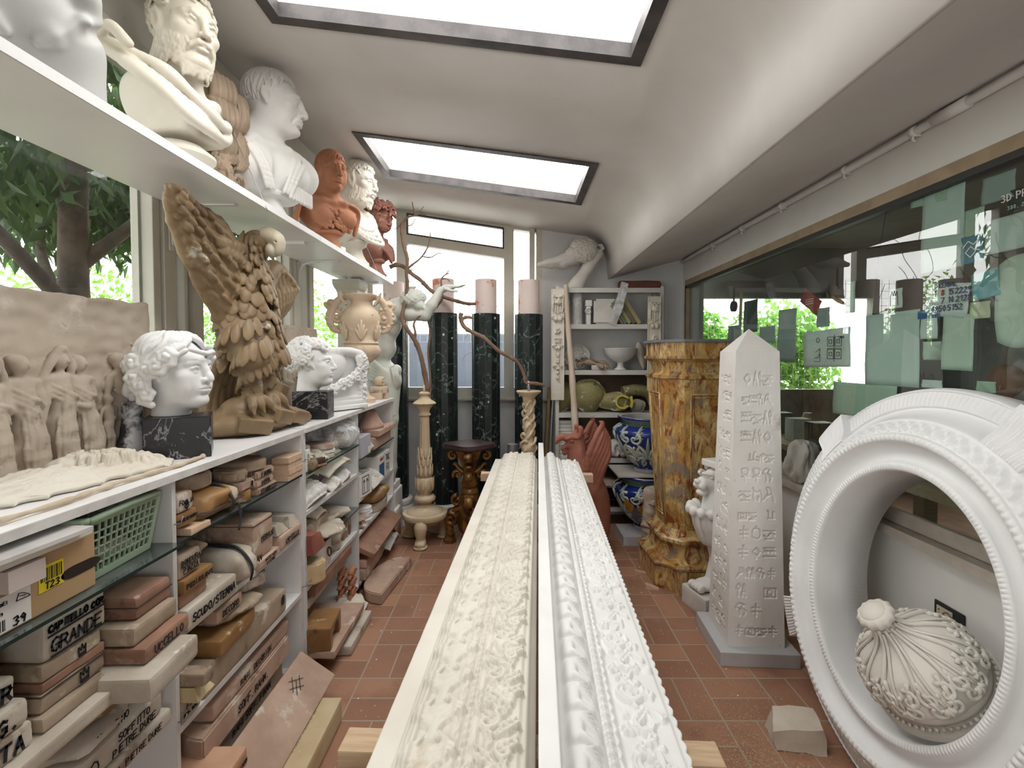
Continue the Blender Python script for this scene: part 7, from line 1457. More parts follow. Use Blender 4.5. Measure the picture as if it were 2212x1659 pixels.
# lower shelves
on(.62, 'plaster_board_stack', join(*[box(-.10+.01*(i % 2), .08, -.07, .07, i*.034, i*.034+.031, .003) for i in range(10)]), PLASTER, .50, 'pile of white plaster boards at the left of the fourth rack shelf', 'stack', y=4.50)
for i, (x, s_, m_, l) in enumerate(((.74, .10, PLASTER_G, 'grey plaster block behind the griffin wing on the fourth rack shelf'), (.95, .12, PLASTER, 'crumpled white plaster rag beside the blue urns on the fourth rack shelf'), (1.02, .09, MUDW, 'pale lump at the right of the fourth rack shelf'), (.86, .08, MUD, 'brown wooden offcut under the white rag on the fourth rack shelf'))):
    on(.62, 'plaster_lump', rough_up(superblob(s_*1.9, .15, s_*1.3, 2.8, 10, i+5, .02), .010, 16, i, 1), m_, x, l, 'lump', i, y=4.46+.03*(i % 2))
on(.17, 'plaster_ornament', xf(lathe([(.02, 0), (.15, .01), (.16, .03), (.10, .05), (.03, .06)], 36, True, lambda a, z, i: 1+.06*math.cos(18*a))), CLAY, .86, 'scalloped clay ornament lying in the black crate on the lowest rack shelf', 'ornament', y=4.50).location.z = .35
t = thing('plastic_crate', 'black slatted plastic crate on the lowest rack shelf', 'crate', (.83, 4.51, .172)); BPL = mat('crate_plastic', (.02, .02, .022), None, 4, .5, .05)
for y in (-.115, .115): mk('slatted_side', join(*[box(-.20, .20, y-.004, y+.004, z, z+.014) for z in (.0, .06, .12, .165)]+[box(-.20+.04*i, -.192+.04*i, y-.0038, y+.0038, .0, .17) for i in range(11)]), BPL, t, False)
for x in (-.20, .20): mk('end_side', box(x-.004, x+.004, -.115, .115, 0, .175), BPL, t, False)
mk('crate_floor', box(-.2, .2, -.115, .115, 0, .006), BPL, t, False)
# plaster pilaster strips hung on the rack posts
def pilaster(W, L, lion=True, drop=True):
    f = HF(W, L, .0025); cx = W/2
    f.stroke([(.004, 0), (.004, L)], .006, .004); f.stroke([(W-.004, 0), (W-.004, L)], .006, .004)
    y = L-.10; f.ell(cx, y, .040, .048, .035); f.ell(cx, y-.028, .026, .022, .045); f.ell(cx, y-.020, .012, .012, .052)
    for s in (1, -1):
        f.ell(cx+s*.018, y+.012, .010, .007, .048); f.ell(cx+s*.016, y-.028, .014, .010, .050); f.ell(cx+s*.036, y+.038, .013, .012, .036); f.stroke([(cx+s*.030, y+.028), (cx+s*.010, y+.024)], .006, .052)
        for k in range(5): f.stroke([(cx+s*(.030+.003*k), y+.04-.02*k), (cx+s*(.047), y+.03-.024*k), (cx+s*.040, y-.01-.024*k)], [.008, .009, .004], .030)
    f.stroke([(cx-.02, y-.05), (cx-.02, y-.11)], .008, .02); f.stroke([(cx+.02, y-.05), (cx+.02, y-.11)], .008, .02); f.stroke([(cx, y-.05), (cx, y-.12)], .010, .022)
    r = random.Random(3); z = y-.14; k = 0
    while z > .20:
        w = max(.32, (z-.1)/(L-.3)); 
        if k % 3 == 0:
            for s in (1, -1): f.ell(cx+s*.020*w, z-.03, .024*w, .028*w, .034); f.leaf(cx+s*.02, z, .05*w, .02, (-.5 if s > 0 else PI+.5), .02, lobes=2)
            z -= .10*w+.02
        elif k % 3 == 1 or w < .4:
            for i in range(14): f.ell(cx+.024*w*(r.random()*2-1), z-.06*w*r.random(), .009, .009, .026)
            z -= .085*w+.02
        else:
            for s in (1, -1):
                for j in range(2): f.leaf(cx, z-.02*j, .045*w, .018, (-.3-.5*j if s > 0 else PI+.3+.5*j), .018, lobes=2)
            f.flower(cx, z-.03, .022*w, .026); z -= .07*w+.015
        k += 1
    f.noise(.002, .02, 5); return slab_from_height(f.H, f.h, f.h, .022)
for x, z0, L, lab in ((.365, 1.155, 1.0, 'cream plaster strip with a lion mask and fruit garland, left of the rack'), (1.235, 1.24, .85, 'cream plaster strip with a bearded mask on the right post of the rack')):
    o = mk('garland_strip', pilaster(.118, L), PLASTER_C, None, True, (x-.028, 4.361, z0), (PI/2, 0, 0)); tag(o, lab, 'relief strip')
g = mk('leaning_pole', tube(curve_pts([(.545, 3.95, .0), (.535, 4.02, .55), (.520, 4.12, 1.05), (.500, 4.22, 1.50), (.478, 4.30, 1.86), (.465, 4.345, 2.19)], 8), [.036-.0004*i+.002*math.sin(i*1.3) for i in range(41)], 12), mat('bare_pole', (.56, .47, .38), (.48, .39, .30), 6, .7, .2, vec=(2, 2, .5)), None); tag(g, 'long pale bare wooden pole leaning against the rack', 'pole')
for i, (x, m_, l) in enumerate(((.30, mat('yellow_board', (.36, .24, .08), (.28, .18, .06), 4, .5, .1), 'yellow brown varnished board leaning in the corner left of the rack'), (.335, mat('rule_metal', (.48, .50, .52), None, 5, .4, .02, metal=.5), 'metal rule leaning in the corner left of the rack'))):
    g = mk('leaning_board' if i == 0 else 'metal_rule', box(-.011+.006*i, .011-.006*i, -.05+.035*i, .05-.035*i, 0, 1.26+.05*i, .001), m_, None, False, (x-.035, 4.56-.06*i, .002), (0, .055, 0)); tag(g, l, 'board' if i == 0 else 'ruler')
# ---------------------------------------------------------------- the two long cornice moulds on trestles
def cornice(prof, W, L, orn, h=.0029, seed=1, edge=None):
    """height map of a run of moulding: prof = (x, z) section, orn(f) stamps the ornament on top of it"""
    f = HF(W, L, h); orn(f); f.noise(.0016, .03, seed)
    x = np.arange(f.nx)*h; base = np.interp(x, [p[0] for p in prof], [p[1] for p in prof]); f.H += base[:, None]
    V, F_ = slab_from_height(f.H, h, h, 0.0); V = V.copy()
    if edge:
        m = V[:, 0] > W*.985; V[:, 0] += np.where(m, .006*np.abs(np.sin(V[:, 1]*PI/.032))-.003, 0)
    return V, F_
LEN = 3.02
def orn_left(f):
    W, L = f.W, f.L; r = random.Random(2); n = int(L/.105)
    for i in range(n+1):                                          # big curling acanthus, one after the other
        y = i*.105
        for s in (1, -1):
            for k in range(4):
                a = PI/2+s*(.5+.32*k); f.stroke([(.118, y+.012*k), (.118+.030*math.cos(a), y+.012*k+.026), (.118+.054*math.cos(a), y+.014*k+.022-.004*k)], [.010, .012, .006], .013, mode='max')
        f.ell(.118, y+.050, .030, .020, .020); f.ell(.118, y+.058, .018, .013, .026); f.stroke([(.118, y-.04), (.118, y+.05)], [.012, .020], .014)
        f.stroke([(.083, y+.03), (.088, y+.07), (.104, y+.092)], [.008, .010, .006], .014); f.stroke([(.153, y+.03), (.148, y+.07), (.132, y+.092)], [.008, .010, .006], .014)
    for i in range(int(L/.021)): f.ell(.1835, .0105+i*.021, .0062, .0088, .008)
    for i in range(int(L/.042)): f.stroke([(.160+.0, i*.042), (.170, i*.042+.021), (.160, i*.042+.042)], .003, .004)
    y = .02; k = 0; cx = .243                                       # rinceau of leaves, bunches and small flowers
    f.stroke([(cx+.018*math.sin(t_*16), t_) for t_ in np.linspace(0, L, 260)], .0055, .007)
    while y < L:
        s = 1 if k % 2 else -1
        if k % 3 == 2:
            for i in range(16): f.ell(cx+(r.random()-.5)*.05, y+r.random()*.06, .009+.004*r.random(), .009, .014)
        P = [(cx+s*.020+.026*(1-t_)*math.cos(s*t_*7+1), y+.03+.026*(1-t_)*math.sin(s*t_*7+1)) for t_ in np.linspace(0, .9, 18)]; f.stroke(P, .0062, .013)
        f.leaf(cx, y, .055, .022, PI/2+s*.9, .015, lobes=3); f.leaf(cx+s*.005, y+.03, .05, .020, PI/2-s*1.0, .015, lobes=3); f.leaf(cx-s*.01, y+.05, .040, .016, PI/2+s*.3, .013, lobes=2)
        if k % 4 == 1: f.flower(cx-s*.034, y+.02, .014, .014)
        y += .072; k += 1
LP = [(0, .018), (.048, .018), (.052, .030), (.060, .033), (.062, .042), (.072, .046), (.074, .052), (.082, .054), (.086, .046), (.118, .052), (.150, .060), (.156, .066), (.172, .066), (.174, .060), (.192, .060), (.194, .064), (.205, .064), (.208, .056), (.285, .056), (.290, .048), (.300, .046), (.306, .030), (.318, .016)]
def orn_right(f):
    W, L = f.W, f.L; r = random.Random(5)
    for i in range(int(L/.085)+1):                                 # egg like leaves on the ovolo
        y = i*.085
        f.ell(.070, y+.043, .018, .036, .016); f.stroke([(.108, y), (.080, y+.016), (.064, y+.05)], [.007, .010, .006], .012); 
        for k in range(5): f.stroke([(.066, y+.066-.004*k), (.088, y+.050+.004*k), (.112-.002*k, y+.030+.012*k)], [.005, .006, .003], .010+.001*k)
        f.ell(.116, y+.04, .006, .020, .007)
    for i in range(int(L/.024)): f.ell(.136, i*.024+.009, .0068, .0080, .010); f.ell(.136, i*.024+.0215, .006, .0026, .009)
    for i in range(int(L/.030)): f.stroke([(.150, i*.03), (.156, i*.03+.015), (.150, i*.03+.03)], .003, .005)
    y = .03; k = 0; cx = .212
    while y < L:                                                   # frieze: flowers and scrolling stems lying on a plain field
        s = 1 if k % 2 else -1; a0 = r.random()
        P = [(cx+s*.012+.034*(1-.5*t_)*math.cos(s*t_*5+a0), y+.05+.042*(1-.6*t_)*math.sin(s*t_*5+a0)) for t_ in np.linspace(0, 1, 16)]; f.stroke(P, [.0065-.0025*t_ for t_ in np.linspace(0, 1, 16)], .012)
        f.stroke([(cx, y), (cx+s*.025, y+.05), (cx+s*.010, y+.10)], .0045, .009)
        f.leaf(cx+s*.02, y+.02, .042, .017, PI/2+s*1.1, .013, lobes=2); f.leaf(cx-s*.01, y+.05, .045, .016, PI/2-s*.6, .013, lobes=3)
        f.flower(cx-s*.030, y+.02+.02*r.random(), .017, .015, rot=a0); 
        if k % 3 == 0: f.flower(cx+s*.045, y+.07, .013, .013, n=6); f.stroke([(cx+s*.01, y+.03), (cx+s*.04, y+.064)], .003, .006)
        if k % 4 == 1: f.ell(cx+s*.052, y+.03, .010, .013, .013); f.ell(cx-s*.05, y+.09, .009, .012, .012); f.stroke([(cx, y+.06), (cx-s*.046, y+.085)], .0028, .006)
        for i in range(5): f.ell(cx+(r.random()-.5)*.06, y+r.random()*.1, .006+.004*r.random(), .008, .010)
        y += .098; k += 1
RP = [(0, .165), (.036, .165), (.038, .070), (.046, .062), (.052, .066), (.062, .082), (.085, .090), (.110, .080), (.124, .066), (.127, .058), (.146, .058), (.148, .050), (.158, .047), (.162, .040), (.166, .036), (.272, .036), (.276, .031), (.288, .030)]
TZ = .757; SLP = math.radians(-2.9)
CORL = mat('cream_cast_resin', (.74, .70, .63), (.67, .625, .55), 3, .45, .08, spots=[((.55, .47, .37), 4, .66, .1), ((.72, .62, .25), 3, .765, .01)])
CORR = mat('white_cast', (.84, .84, .825), (.79, .785, .765), 4, .55, .06, spots=[((.76, .73, .60), 2.2, .68, .08)])
o = mk('cornice_mould', cornice(LP, .318, LEN, orn_left, seed=3), CORL, None, True, (-.292, .62, TZ), (0, 0, SLP)); tag(o, 'cream cornice mould with hollow leaf ornament, the left one on the trestles', 'cornice', None, 'thing')
o = mk('cornice_mould', cornice(RP, .288, LEN-.12, orn_right, seed=6, edge=1), CORR, None, True, (.032, .605, TZ), (0, 0, SLP)); tag(o, 'bright white cornice cast with a tall fillet, the right one on the trestles', 'cornice', None, 'thing')
for i, (y, xa, xb, l) in enumerate(((.965, -.355, .415, 'near'), (3.28, -.225, .535, 'far'))):
    t = thing('trestle', l+' timber trestle with its batten ends showing beyond the cornice moulds', 'trestle', (0, y, 0), SLP, 'trestles under the cornice moulds')
    mk('top_batten', join(box(xa, xb, -.032, .032, .703, .7555, .003), box(xa+.06, xb-.06, -.048, .048, .652, .702, .003)), WOODP if i else WOOD, t, False)
    for sx_ in (-1, 1):
        for sy in (-1, 1): mk('leg', xf(box(-.02, .02, -.02, .02, 0, .665), ((xa+xb)/2+sx_*.16, sy*.035, 0)), WOOD, t, False)
# ---------------------------------------------------------------- obelisk
GLY = ['0,2 6,2|0,3 6,3|1,2 2,0 4,0 5,2|3,3 3,5', '0,0 0,3 1,5 2,4 4,4 5,2 4,0|4,4 5,6|2,0 2,2', '1,0 1,3 0,4 1,6 2,4 1,3|3,0 4,6 5,0|3,2 5,2', '0,1 2,1 3,4 5,5 6,4 4,3 4,0|2,1 2,0|0,3 2,3', '0,4 6,4|0,2 2,3 4,1 6,2|1,0 5,0', '1,3 3,5 5,3 3,1 1,3|3,1 3,0', '0,0 1,4 2,6 4,6 3,4 6,0|2,3 4,2', '0,0 6,0 6,4 0,4 0,0|2,1 4,1 4,3 2,3 2,1', '3,0 3,6|1,4 5,4|1,2 5,2', '0,5 6,5|0,3 1,4 2,3 3,4 4,3 5,4 6,3|0,1 6,1', '2,0 2,3 0,4 2,6 4,5 3,4 5,2 4,0', '1,1 3,0 5,1 5,4 3,5 1,4 1,1|3,5 3,6', '0,1 5,1|1,1 1,5|4,1 4,5 5,6', '3,0 3,3|1,5 2,6 4,6 5,5 4,3 2,3 1,5|1,2 5,2']
def obelisk():
    t = thing('obelisk', 'white plaster obelisk carved with hieroglyphs on a grey marble plinth', 'obelisk', (1.24, 2.555, 0), math.radians(-3.6))
    mk('plinth', box(-.195, .195, -.195, .195, 0, .072, .004), mat('grey_marble', (.56, .56, .565), (.48, .48, .49), 2.5, .35, .03, spots=[((.36, .37, .39), 6, .63, .06)]), t, False)
    w0, w1, z0, z1, zt = .1415, .108, .0725, 1.575, 1.695; h = .0024; r = random.Random(8)
    f = HF(2*w0, z1-z0, h)
    def face_map(sd, keep):
        f.H[:] = 0; r = random.Random(sd); z = .06; row = 0
        while z < z1-z0-.09:
            n = 3 if (row+sd) % 3 else 4; kk = w0+(w1-w0)*z/(z1-z0)
            for c_ in range(n):
                if r.random() < .12: continue
                s = .0105 if n == 3 else .008; x = w0+(c_-(n-1)/2)*(2*kk*.80/n); g = GLY[r.randrange(len(GLY))]; fl = -1 if r.random() < .4 else 1
                for st in g.split('|'):
                    P = [(x+fl*(float(a)-3)*s*.95, z+float(b)*s) for a, b in (q.split(',') for q in st.split())]; f.stroke(curve_pts(P, 3) if len(P) > 2 and r.random() < .7 else P, .0052, -.0085, mode='min')
            z += .098; row += 1
        f.noise(.0022, .05, sd); f.noise(.0008, .012, sd+3)
        return f.H.copy()
    for k in range(4):
        if k in (0, 3): H = face_map(3 if k == 0 else 11, 1)
        else: H = np.zeros((2, 2))
        nx, nz = H.shape; u = np.linspace(-1, 1, nx)[:, None]*np.ones((1, nz)); v = np.ones((nx, 1))*np.linspace(0, 1, nz)[None, :]; ww = w0+(w1-w0)*v
        ed = np.minimum(1, (1-np.abs(u))/.02) if nx > 2 else 1
        P = np.stack([u*ww, -ww-H*ed, z0+(z1-z0)*v], -1); V, F_ = gridmesh(P)
        mk('carved_face', xf((V, F_), rz=k*PI/2), OBM, t, True)
    mk('pyramid_top', ([(-w1, -w1, z1), (w1, -w1, z1), (w1, w1, z1), (-w1, w1, z1), (0, 0, zt)], [(0, 1, 4), (1, 2, 4), (2, 3, 4), (3, 0, 4)]), OBM, t, False)
OBM = mat('obelisk_plaster', (.79, .775, .75), (.73, .705, .67), 3, .65, .2, 50, spots=[((.53, .46, .40), 4.5, .60, .1), ((.50, .44, .38), 22, .70, .05)])
obelisk()
# ---------------------------------------------------------------- marbled octagonal pedestal
SIENA = NT('siena_marbling'); _a = SIENA.noise(3.2, 8, .62, 1.6, vec=(1.6, 1.6, .75)); _b = SIENA.noise(5.5, 8, .65, 2.4, vec=(1.6, 1.6, .6)); _e = SIENA.noise(2.6, 6, .6, 1.2, vec=(1.5, 1.5, .8))
_c = SIENA.mix(SIENA.step(_a, .36, .62), (.44, .235, .05), (.60, .44, .20)); _c = SIENA.mix(SIENA.step(_b, .50, .60), _c, (.20, .055, .018)); _c = SIENA.mix(SIENA.math('MULTIPLY', SIENA.step(_e, .56, .66), .8), _c, (.20, .175, .15))
_g = SIENA.math('SUBTRACT', 1, SIENA.step(SIENA.math('ABSOLUTE', SIENA.math('SUBTRACT', _b, .5)), 0, .022)); _c = SIENA.mix(SIENA.math('MULTIPLY', _g, .85), _c, (.12, .07, .04)); _c = SIENA.mix(SIENA.step(SIENA.noise(9, 6, .7), .66, .74), _c, (.60, .52, .38))
SIENA = SIENA.fin(_c, .30, .45)
def octo(hw, cham, conc=0, n=5):
    """square of half width hw with chamfered (or hollowed) corners"""
    P = []
    for k in range(4):
        a = k*PI/2; c_, s = math.cos(a), math.sin(a); A, B = np.array((hw, hw-cham)), np.array((hw-cham, hw)); m = (A+B)/2; 
        for i in range(n+1):
            f = i/n; p = A+(B-A)*f-np.array((1, 1))*conc*math.sin(PI*f); P.append((p[0]*c_-p[1]*s, p[0]*s+p[1]*c_))
    return P
def ring_stack(rows):
    """rows of (z, plan polygon): a wall of quads"""
    V, Fc = [], []; n = len(rows[0][1])
    for z, P in rows: V += [(x, y, z) for x, y in P]
    for i in range(len(rows)-1):
        for j in range(n): Fc.append((i*n+j, i*n+(j+1) % n, (i+1)*n+(j+1) % n, (i+1)*n+j))
    Fc += [tuple(range(n))[::-1], tuple((len(rows)-1)*n+j for j in range(n))]; return V, Fc
t = thing('marbled_pedestal', 'tall ochre marbled octagonal pedestal with a dark slate top', 'pedestal', (1.25, 3.405, 0), math.radians(2))
q = lambda z, hw, c_=.10, conc=0: (z, octo(hw, c_, conc))
mk('plinth', ring_stack([q(0, .305, .115, .018), q(.145, .305, .115, .018), q(.150, .300, .115, .018)]), SIENA, t, True, auto=30)
mk('base_moulding', ring_stack([q(.150, .298, .113, .018), q(.155, .312, .117, .018), q(.172, .317, .118, .018), q(.188, .308, .116, .018), q(.194, .285, .11, .015), q(.205, .265, .105, .012), q(.24, .245, .10, .006), q(.28, .238, .098), q(.295, .246, .10), q(.312, .262, .104), q(.332, .262, .104), q(.345, .25, .10), q(.352, .232, .095), q(.362, .226, .093), q(.385, .214, .09)]), SIENA, t, True, auto=30)
mk('shaft', ring_stack([q(.385, .204, .088), q(1.36, .262, .113), q(1.40, .264, .114)]), SIENA, t, True, auto=25)
mk('capital', ring_stack([q(1.40, .268, .115), q(1.405, .276, .118), q(1.425, .278, .119), q(1.432, .262, .112), q(1.45, .245, .105), q(1.48, .242, .103), q(1.51, .252, .108), q(1.53, .275, .117), q(1.535, .285, .121), q(1.552, .287, .122), q(1.556, .275, .117), q(1.566, .272, .116), q(1.642, .272, .116)]), SIENA, t, True, auto=25)
mk('slate_top', prism(octo(.292, .124), 1.6425, 1.662, .003), mat('slate', (.13, .135, .15), (.20, .20, .22), 6, .4, .05), t, False)
for k in range(4):                                                    # raised panel frames on the broad faces
    def pf(u, z): hw = .2045+(1.36-.385 and (z-.385)/(.975)*.058); return (u, -hw-.001, z)
    fr_ = []
    for (a, b) in (((-.075, .45), (.075, .45)), ((.075, .45), (.105, 1.30)), ((.105, 1.30), (-.105, 1.30)), ((-.105, 1.30), (-.075, .45))): fr_.append(tube([pf(*a), pf(*b)], .006, 8))
    for (a, b) in (((-.060, .47), (.060, .47)), ((.060, .47), (.088, 1.28)), ((.088, 1.28), (-.088, 1.28)), ((-.088, 1.28), (-.060, .47))): fr_.append(tube([pf(*a), pf(*b)], .0035, 6))
    mk('panel_frame', xf(join(*fr_), rz=k*PI/2), SIENA, t)
    a = k*PI/2+PI/4+PI; d = .2045*1.414-.088*.707+.052*.8; mk('swag_bracket', tube([(-d*math.sin(a)-.03*math.cos(s)*math.cos(a), d*math.cos(a)-.03*math.cos(s)*math.sin(a), 1.31-.035*math.sin(s)) for s in np.linspace(-.3, PI+.3, 12)], .008, 7), SIENA, t)
for i, (x, y, rz) in enumerate(((.925, 3.40, .3), (.945, 3.18, -.2))):
    g = mk('timber_wedge', xf(([(-.045, -.02, 0), (.04, -.02, 0), (.04, .02, 0), (-.045, .02, 0), (-.045, -.02, .032), (.04, -.02, .006), (.04, .02, .006), (-.045, .02, .032)], [(3, 2, 1, 0), (4, 5, 6, 7), (0, 1, 5, 4), (1, 2, 6, 5), (2, 3, 7, 6), (3, 0, 4, 7)])), WOODP, None, False, (x-.02, y, .001), (0, 0, rz)); tag(g, 'small timber wedge on the floor at the %s of the marbled pedestal base' % ('back left corner', 'front left corner')[i], 'wedge')
# ---------------------------------------------------------------- majolica urns, one above the other
COB = mat('cobalt_glaze', (.012, .022, .145), (.018, .035, .21), 7, .15, .04, 20, .5, spots=[((.05, .05, .11), 9, .66, .06)])
CELA = mat('celadon_glaze', (.40, .46, .40), (.31, .38, .33), 8, .18, .04, 20, .5); CELW = mat('pale_glaze', (.58, .62, .57), (.47, .52, .47), 8, .18, .04, 20, .5); OCG = mat('ochre_glaze', (.58, .33, .04), (.50, .25, .03), 6, .2, .04, 20, .5); BROWNG = mat('worn_glaze', (.20, .155, .17), (.14, .10, .13), 9, .35, .1, spots=[((.45, .37, .33), 10, .58, .08)])
UP = [(.11, 0), (.115, .012), (.112, .03), (.105, .045), (.125, .07), (.175, .13), (.225, .20), (.265, .27), (.292, .325), (.302, .365), (.296, .395), (.275, .418), (.245, .432), (.232, .44)]
ur = np.array(UP)
def on_urn(a, z, off=.003):
    r_ = np.interp(z, ur[:, 1], ur[:, 0])+off; return (r_*math.cos(a), r_*math.sin(a), z)
def urn(label, z0, worn):
    t = thing('majolica_urn', label, 'urn', (1.15, 4.12, z0), 0, 'blue majolica urns')
    mk('urn_body', lathe([tuple(p) for p in curve_pts(UP, 3)], 72, True), COB, t); mk('foot_ring', lathe([(.10, -.0), (.122, .002), (.120, .028), (.108, .034)], 56), mat('stone_glaze', (.42, .42, .40), (.33, .33, .32), 8, .4, .1), t, auto=40)
    col_ = mk('collar', lathe([(.231, .44), (.236, .445), (.234, .485), (.244, .496)], 72, False), mat('green_glaze', (.20, .29, .22), (.15, .22, .17), 8, .2, .03), t)
    mk('scale_band', join(*[tube([((.2372)*math.cos(a+.03*math.cos(s)), .2372*math.sin(a+.03*math.cos(s)), .484-.026*math.sin(s)-(.0 if row == 0 else .016)) for s in np.linspace(0, PI, 7)], .0016, 4) for row in (0, 1) for a in np.arange(0, 2*PI, 2*PI/46)+row*.068]), mat('ink_green', (.02, .05, .035), None, 4, .3, 0), col_)
    mk('rim', lathe([(.240, .490), (.262, .500), (.268, .510), (.262, .520), (.245, .522), (.232, .515), (.225, .44), (.26, .35), (.2, .16), (.0, .05)], 72, False), mat('ivory_glaze', (.56, .55, .50), (.48, .46, .42), 8, .25, .05), t, auto=40)
    mk('rim_line', lathe([(.262, .499), (.2695, .507), (.2695, .513), (.263, .520)], 72, False), COB, t)
    SCB = {'pale_scrolls': [], 'leaf_shading': []}
    def sp(a, z, R, w, a0, n=22, th=.011):
        P = [on_urn(a+(R*(1-t_)*math.cos(a0+w*t_*8))/.28, z+R*(1-t_)*math.sin(a0+w*t_*8), .001) for t_ in np.linspace(0, .92, n)]; SCB['pale_scrolls'].append(tube(P, [th*(1-.55*t_) for t_ in np.linspace(0, 1, n)], 6))
    def lf_(a, z, L, ang, w=.018, key='pale_scrolls', bend=.8):
        P = [on_urn(a+L*f*math.cos(ang+bend*f)/.28, z+L*f*math.sin(ang+bend*f), .001) for f in np.linspace(0, 1, 8)]; SCB[key].append(tube(P, [w*v for v in (.4, .7, .9, 1, .9, .7, .45, .1)], 6))
    for k in range(6):
        a = k*PI/3+.25
        for j in range(9): lf_(a, .15, .21-.018*abs(j-4), PI/2+(j-4)*.34, .019, 'pale_scrolls' if j % 2 else 'leaf_shading', (j-4)*.28)
        for s in (1, -1):
            sp(a+s*.38, .335, .058, s, 1.2, th=.015); sp(a+s*.36, .215, .050, -s, 2.0, th=.013); sp(a+s*.22, .105, .038, s, .5, th=.010)
            for j in range(4): lf_(a+s*(.20+.07*j), .375-.018*j, .085, PI/2-s*(.8-.4*j), .015, 'leaf_shading', s*.9); lf_(a+s*(.24+.05*j), .27-.02*j, .075, -s*.3+(0 if s > 0 else PI), .014, 'pale_scrolls', -s*1.1)
    for kk, vv in SCB.items(): mk(kk, xf(join(*vv)), CELW if kk == 'pale_scrolls' else CELA, t)
    if worn:
        for (a, z, ra, rz_, m_) in ((-2.42, .27, .16, .055, OCG), (-1.95, .25, .16, .055, OCG), (-2.2, .21, .30, .05, BROWNG), (-2.35, .13, .24, .05, BROWNG), (-1.3, .12, .22, .05, BROWNG), (-1.75, .33, .12, .025, OCG)):
            n = 16; P = np.array([[on_urn(a+ra*f*math.cos(s)*(1+.15*math.sin(5*s)), z+rz_*f*math.sin(s)*(1+.15*math.cos(4*s)), .021 if m_ is OCG else .019) for s in np.linspace(0, 2*PI, 41)] for f in np.linspace(0, 1, 6)]); mk('painted_patch', gridmesh(P), m_, t)
    return t
g = mk('marble_slab', box(.895, 1.30, 3.905, 4.215, 0, .078, .003), MATS['grey_marble'], None, False); tag(g, 'grey veined marble slab on the floor carrying the lower blue urn', 'slab')
urn('lower blue majolica urn with ochre patches, standing on the marble slab', .079, True).scale = (.96, .96, .905)
g = mk('chipboard_sheet', box(.855, 1.42, 3.93, 4.34, .557, .573, .001), mat('chipboard', (.56, .53, .49), (.50, .46, .42), 12, .6, .1), None, False); tag(g, 'white faced chipboard sheet lying between the two blue urns', 'board')
urn('upper blue majolica urn with pale scrolling leaves, standing on the chipboard sheet', .5742, False).scale = (.96, .96, .90)
def stump():
    S = SDF((-.14, -.14, 0), (.14, .14, .50), .005); S.chain([(0, 0, .05), (.005, 0, .2), (-.005, 0, .42)], [.085, .095, .078], .02)
    for z in (.20, .365, .38): S.chain([(.098*math.cos(a), .098*math.sin(a), z+.01*math.sin(2*a)) for a in np.linspace(0, 2*PI, 16)], .010, .008)
    S.box((0, 0, .52), (.2, .2, .06), .01, rot=(.15, .1, 0), op='-'); S.disp(.009, 34, 3); S.disp(.004, 90, 5); S.plane((0, 0, .003), (0, 0, -1), 0); return S.mesh()
o = mk('plaster_stump', stump(), mat('stump_plaster', (.49, .41, .33), (.40, .32, .25), 8, .85, .4, 40, spots=[((.62, .56, .50), 7, .60, .08), ((.50, .33, .28), 5, .64, .1)]), None, True, (1.085, 3.775, 0)); o.scale = (.82, .82, 1.12); tag(o, 'rough plaster stump tied with cord, standing between the lower blue urn and the marbled pedestal', 'stump')
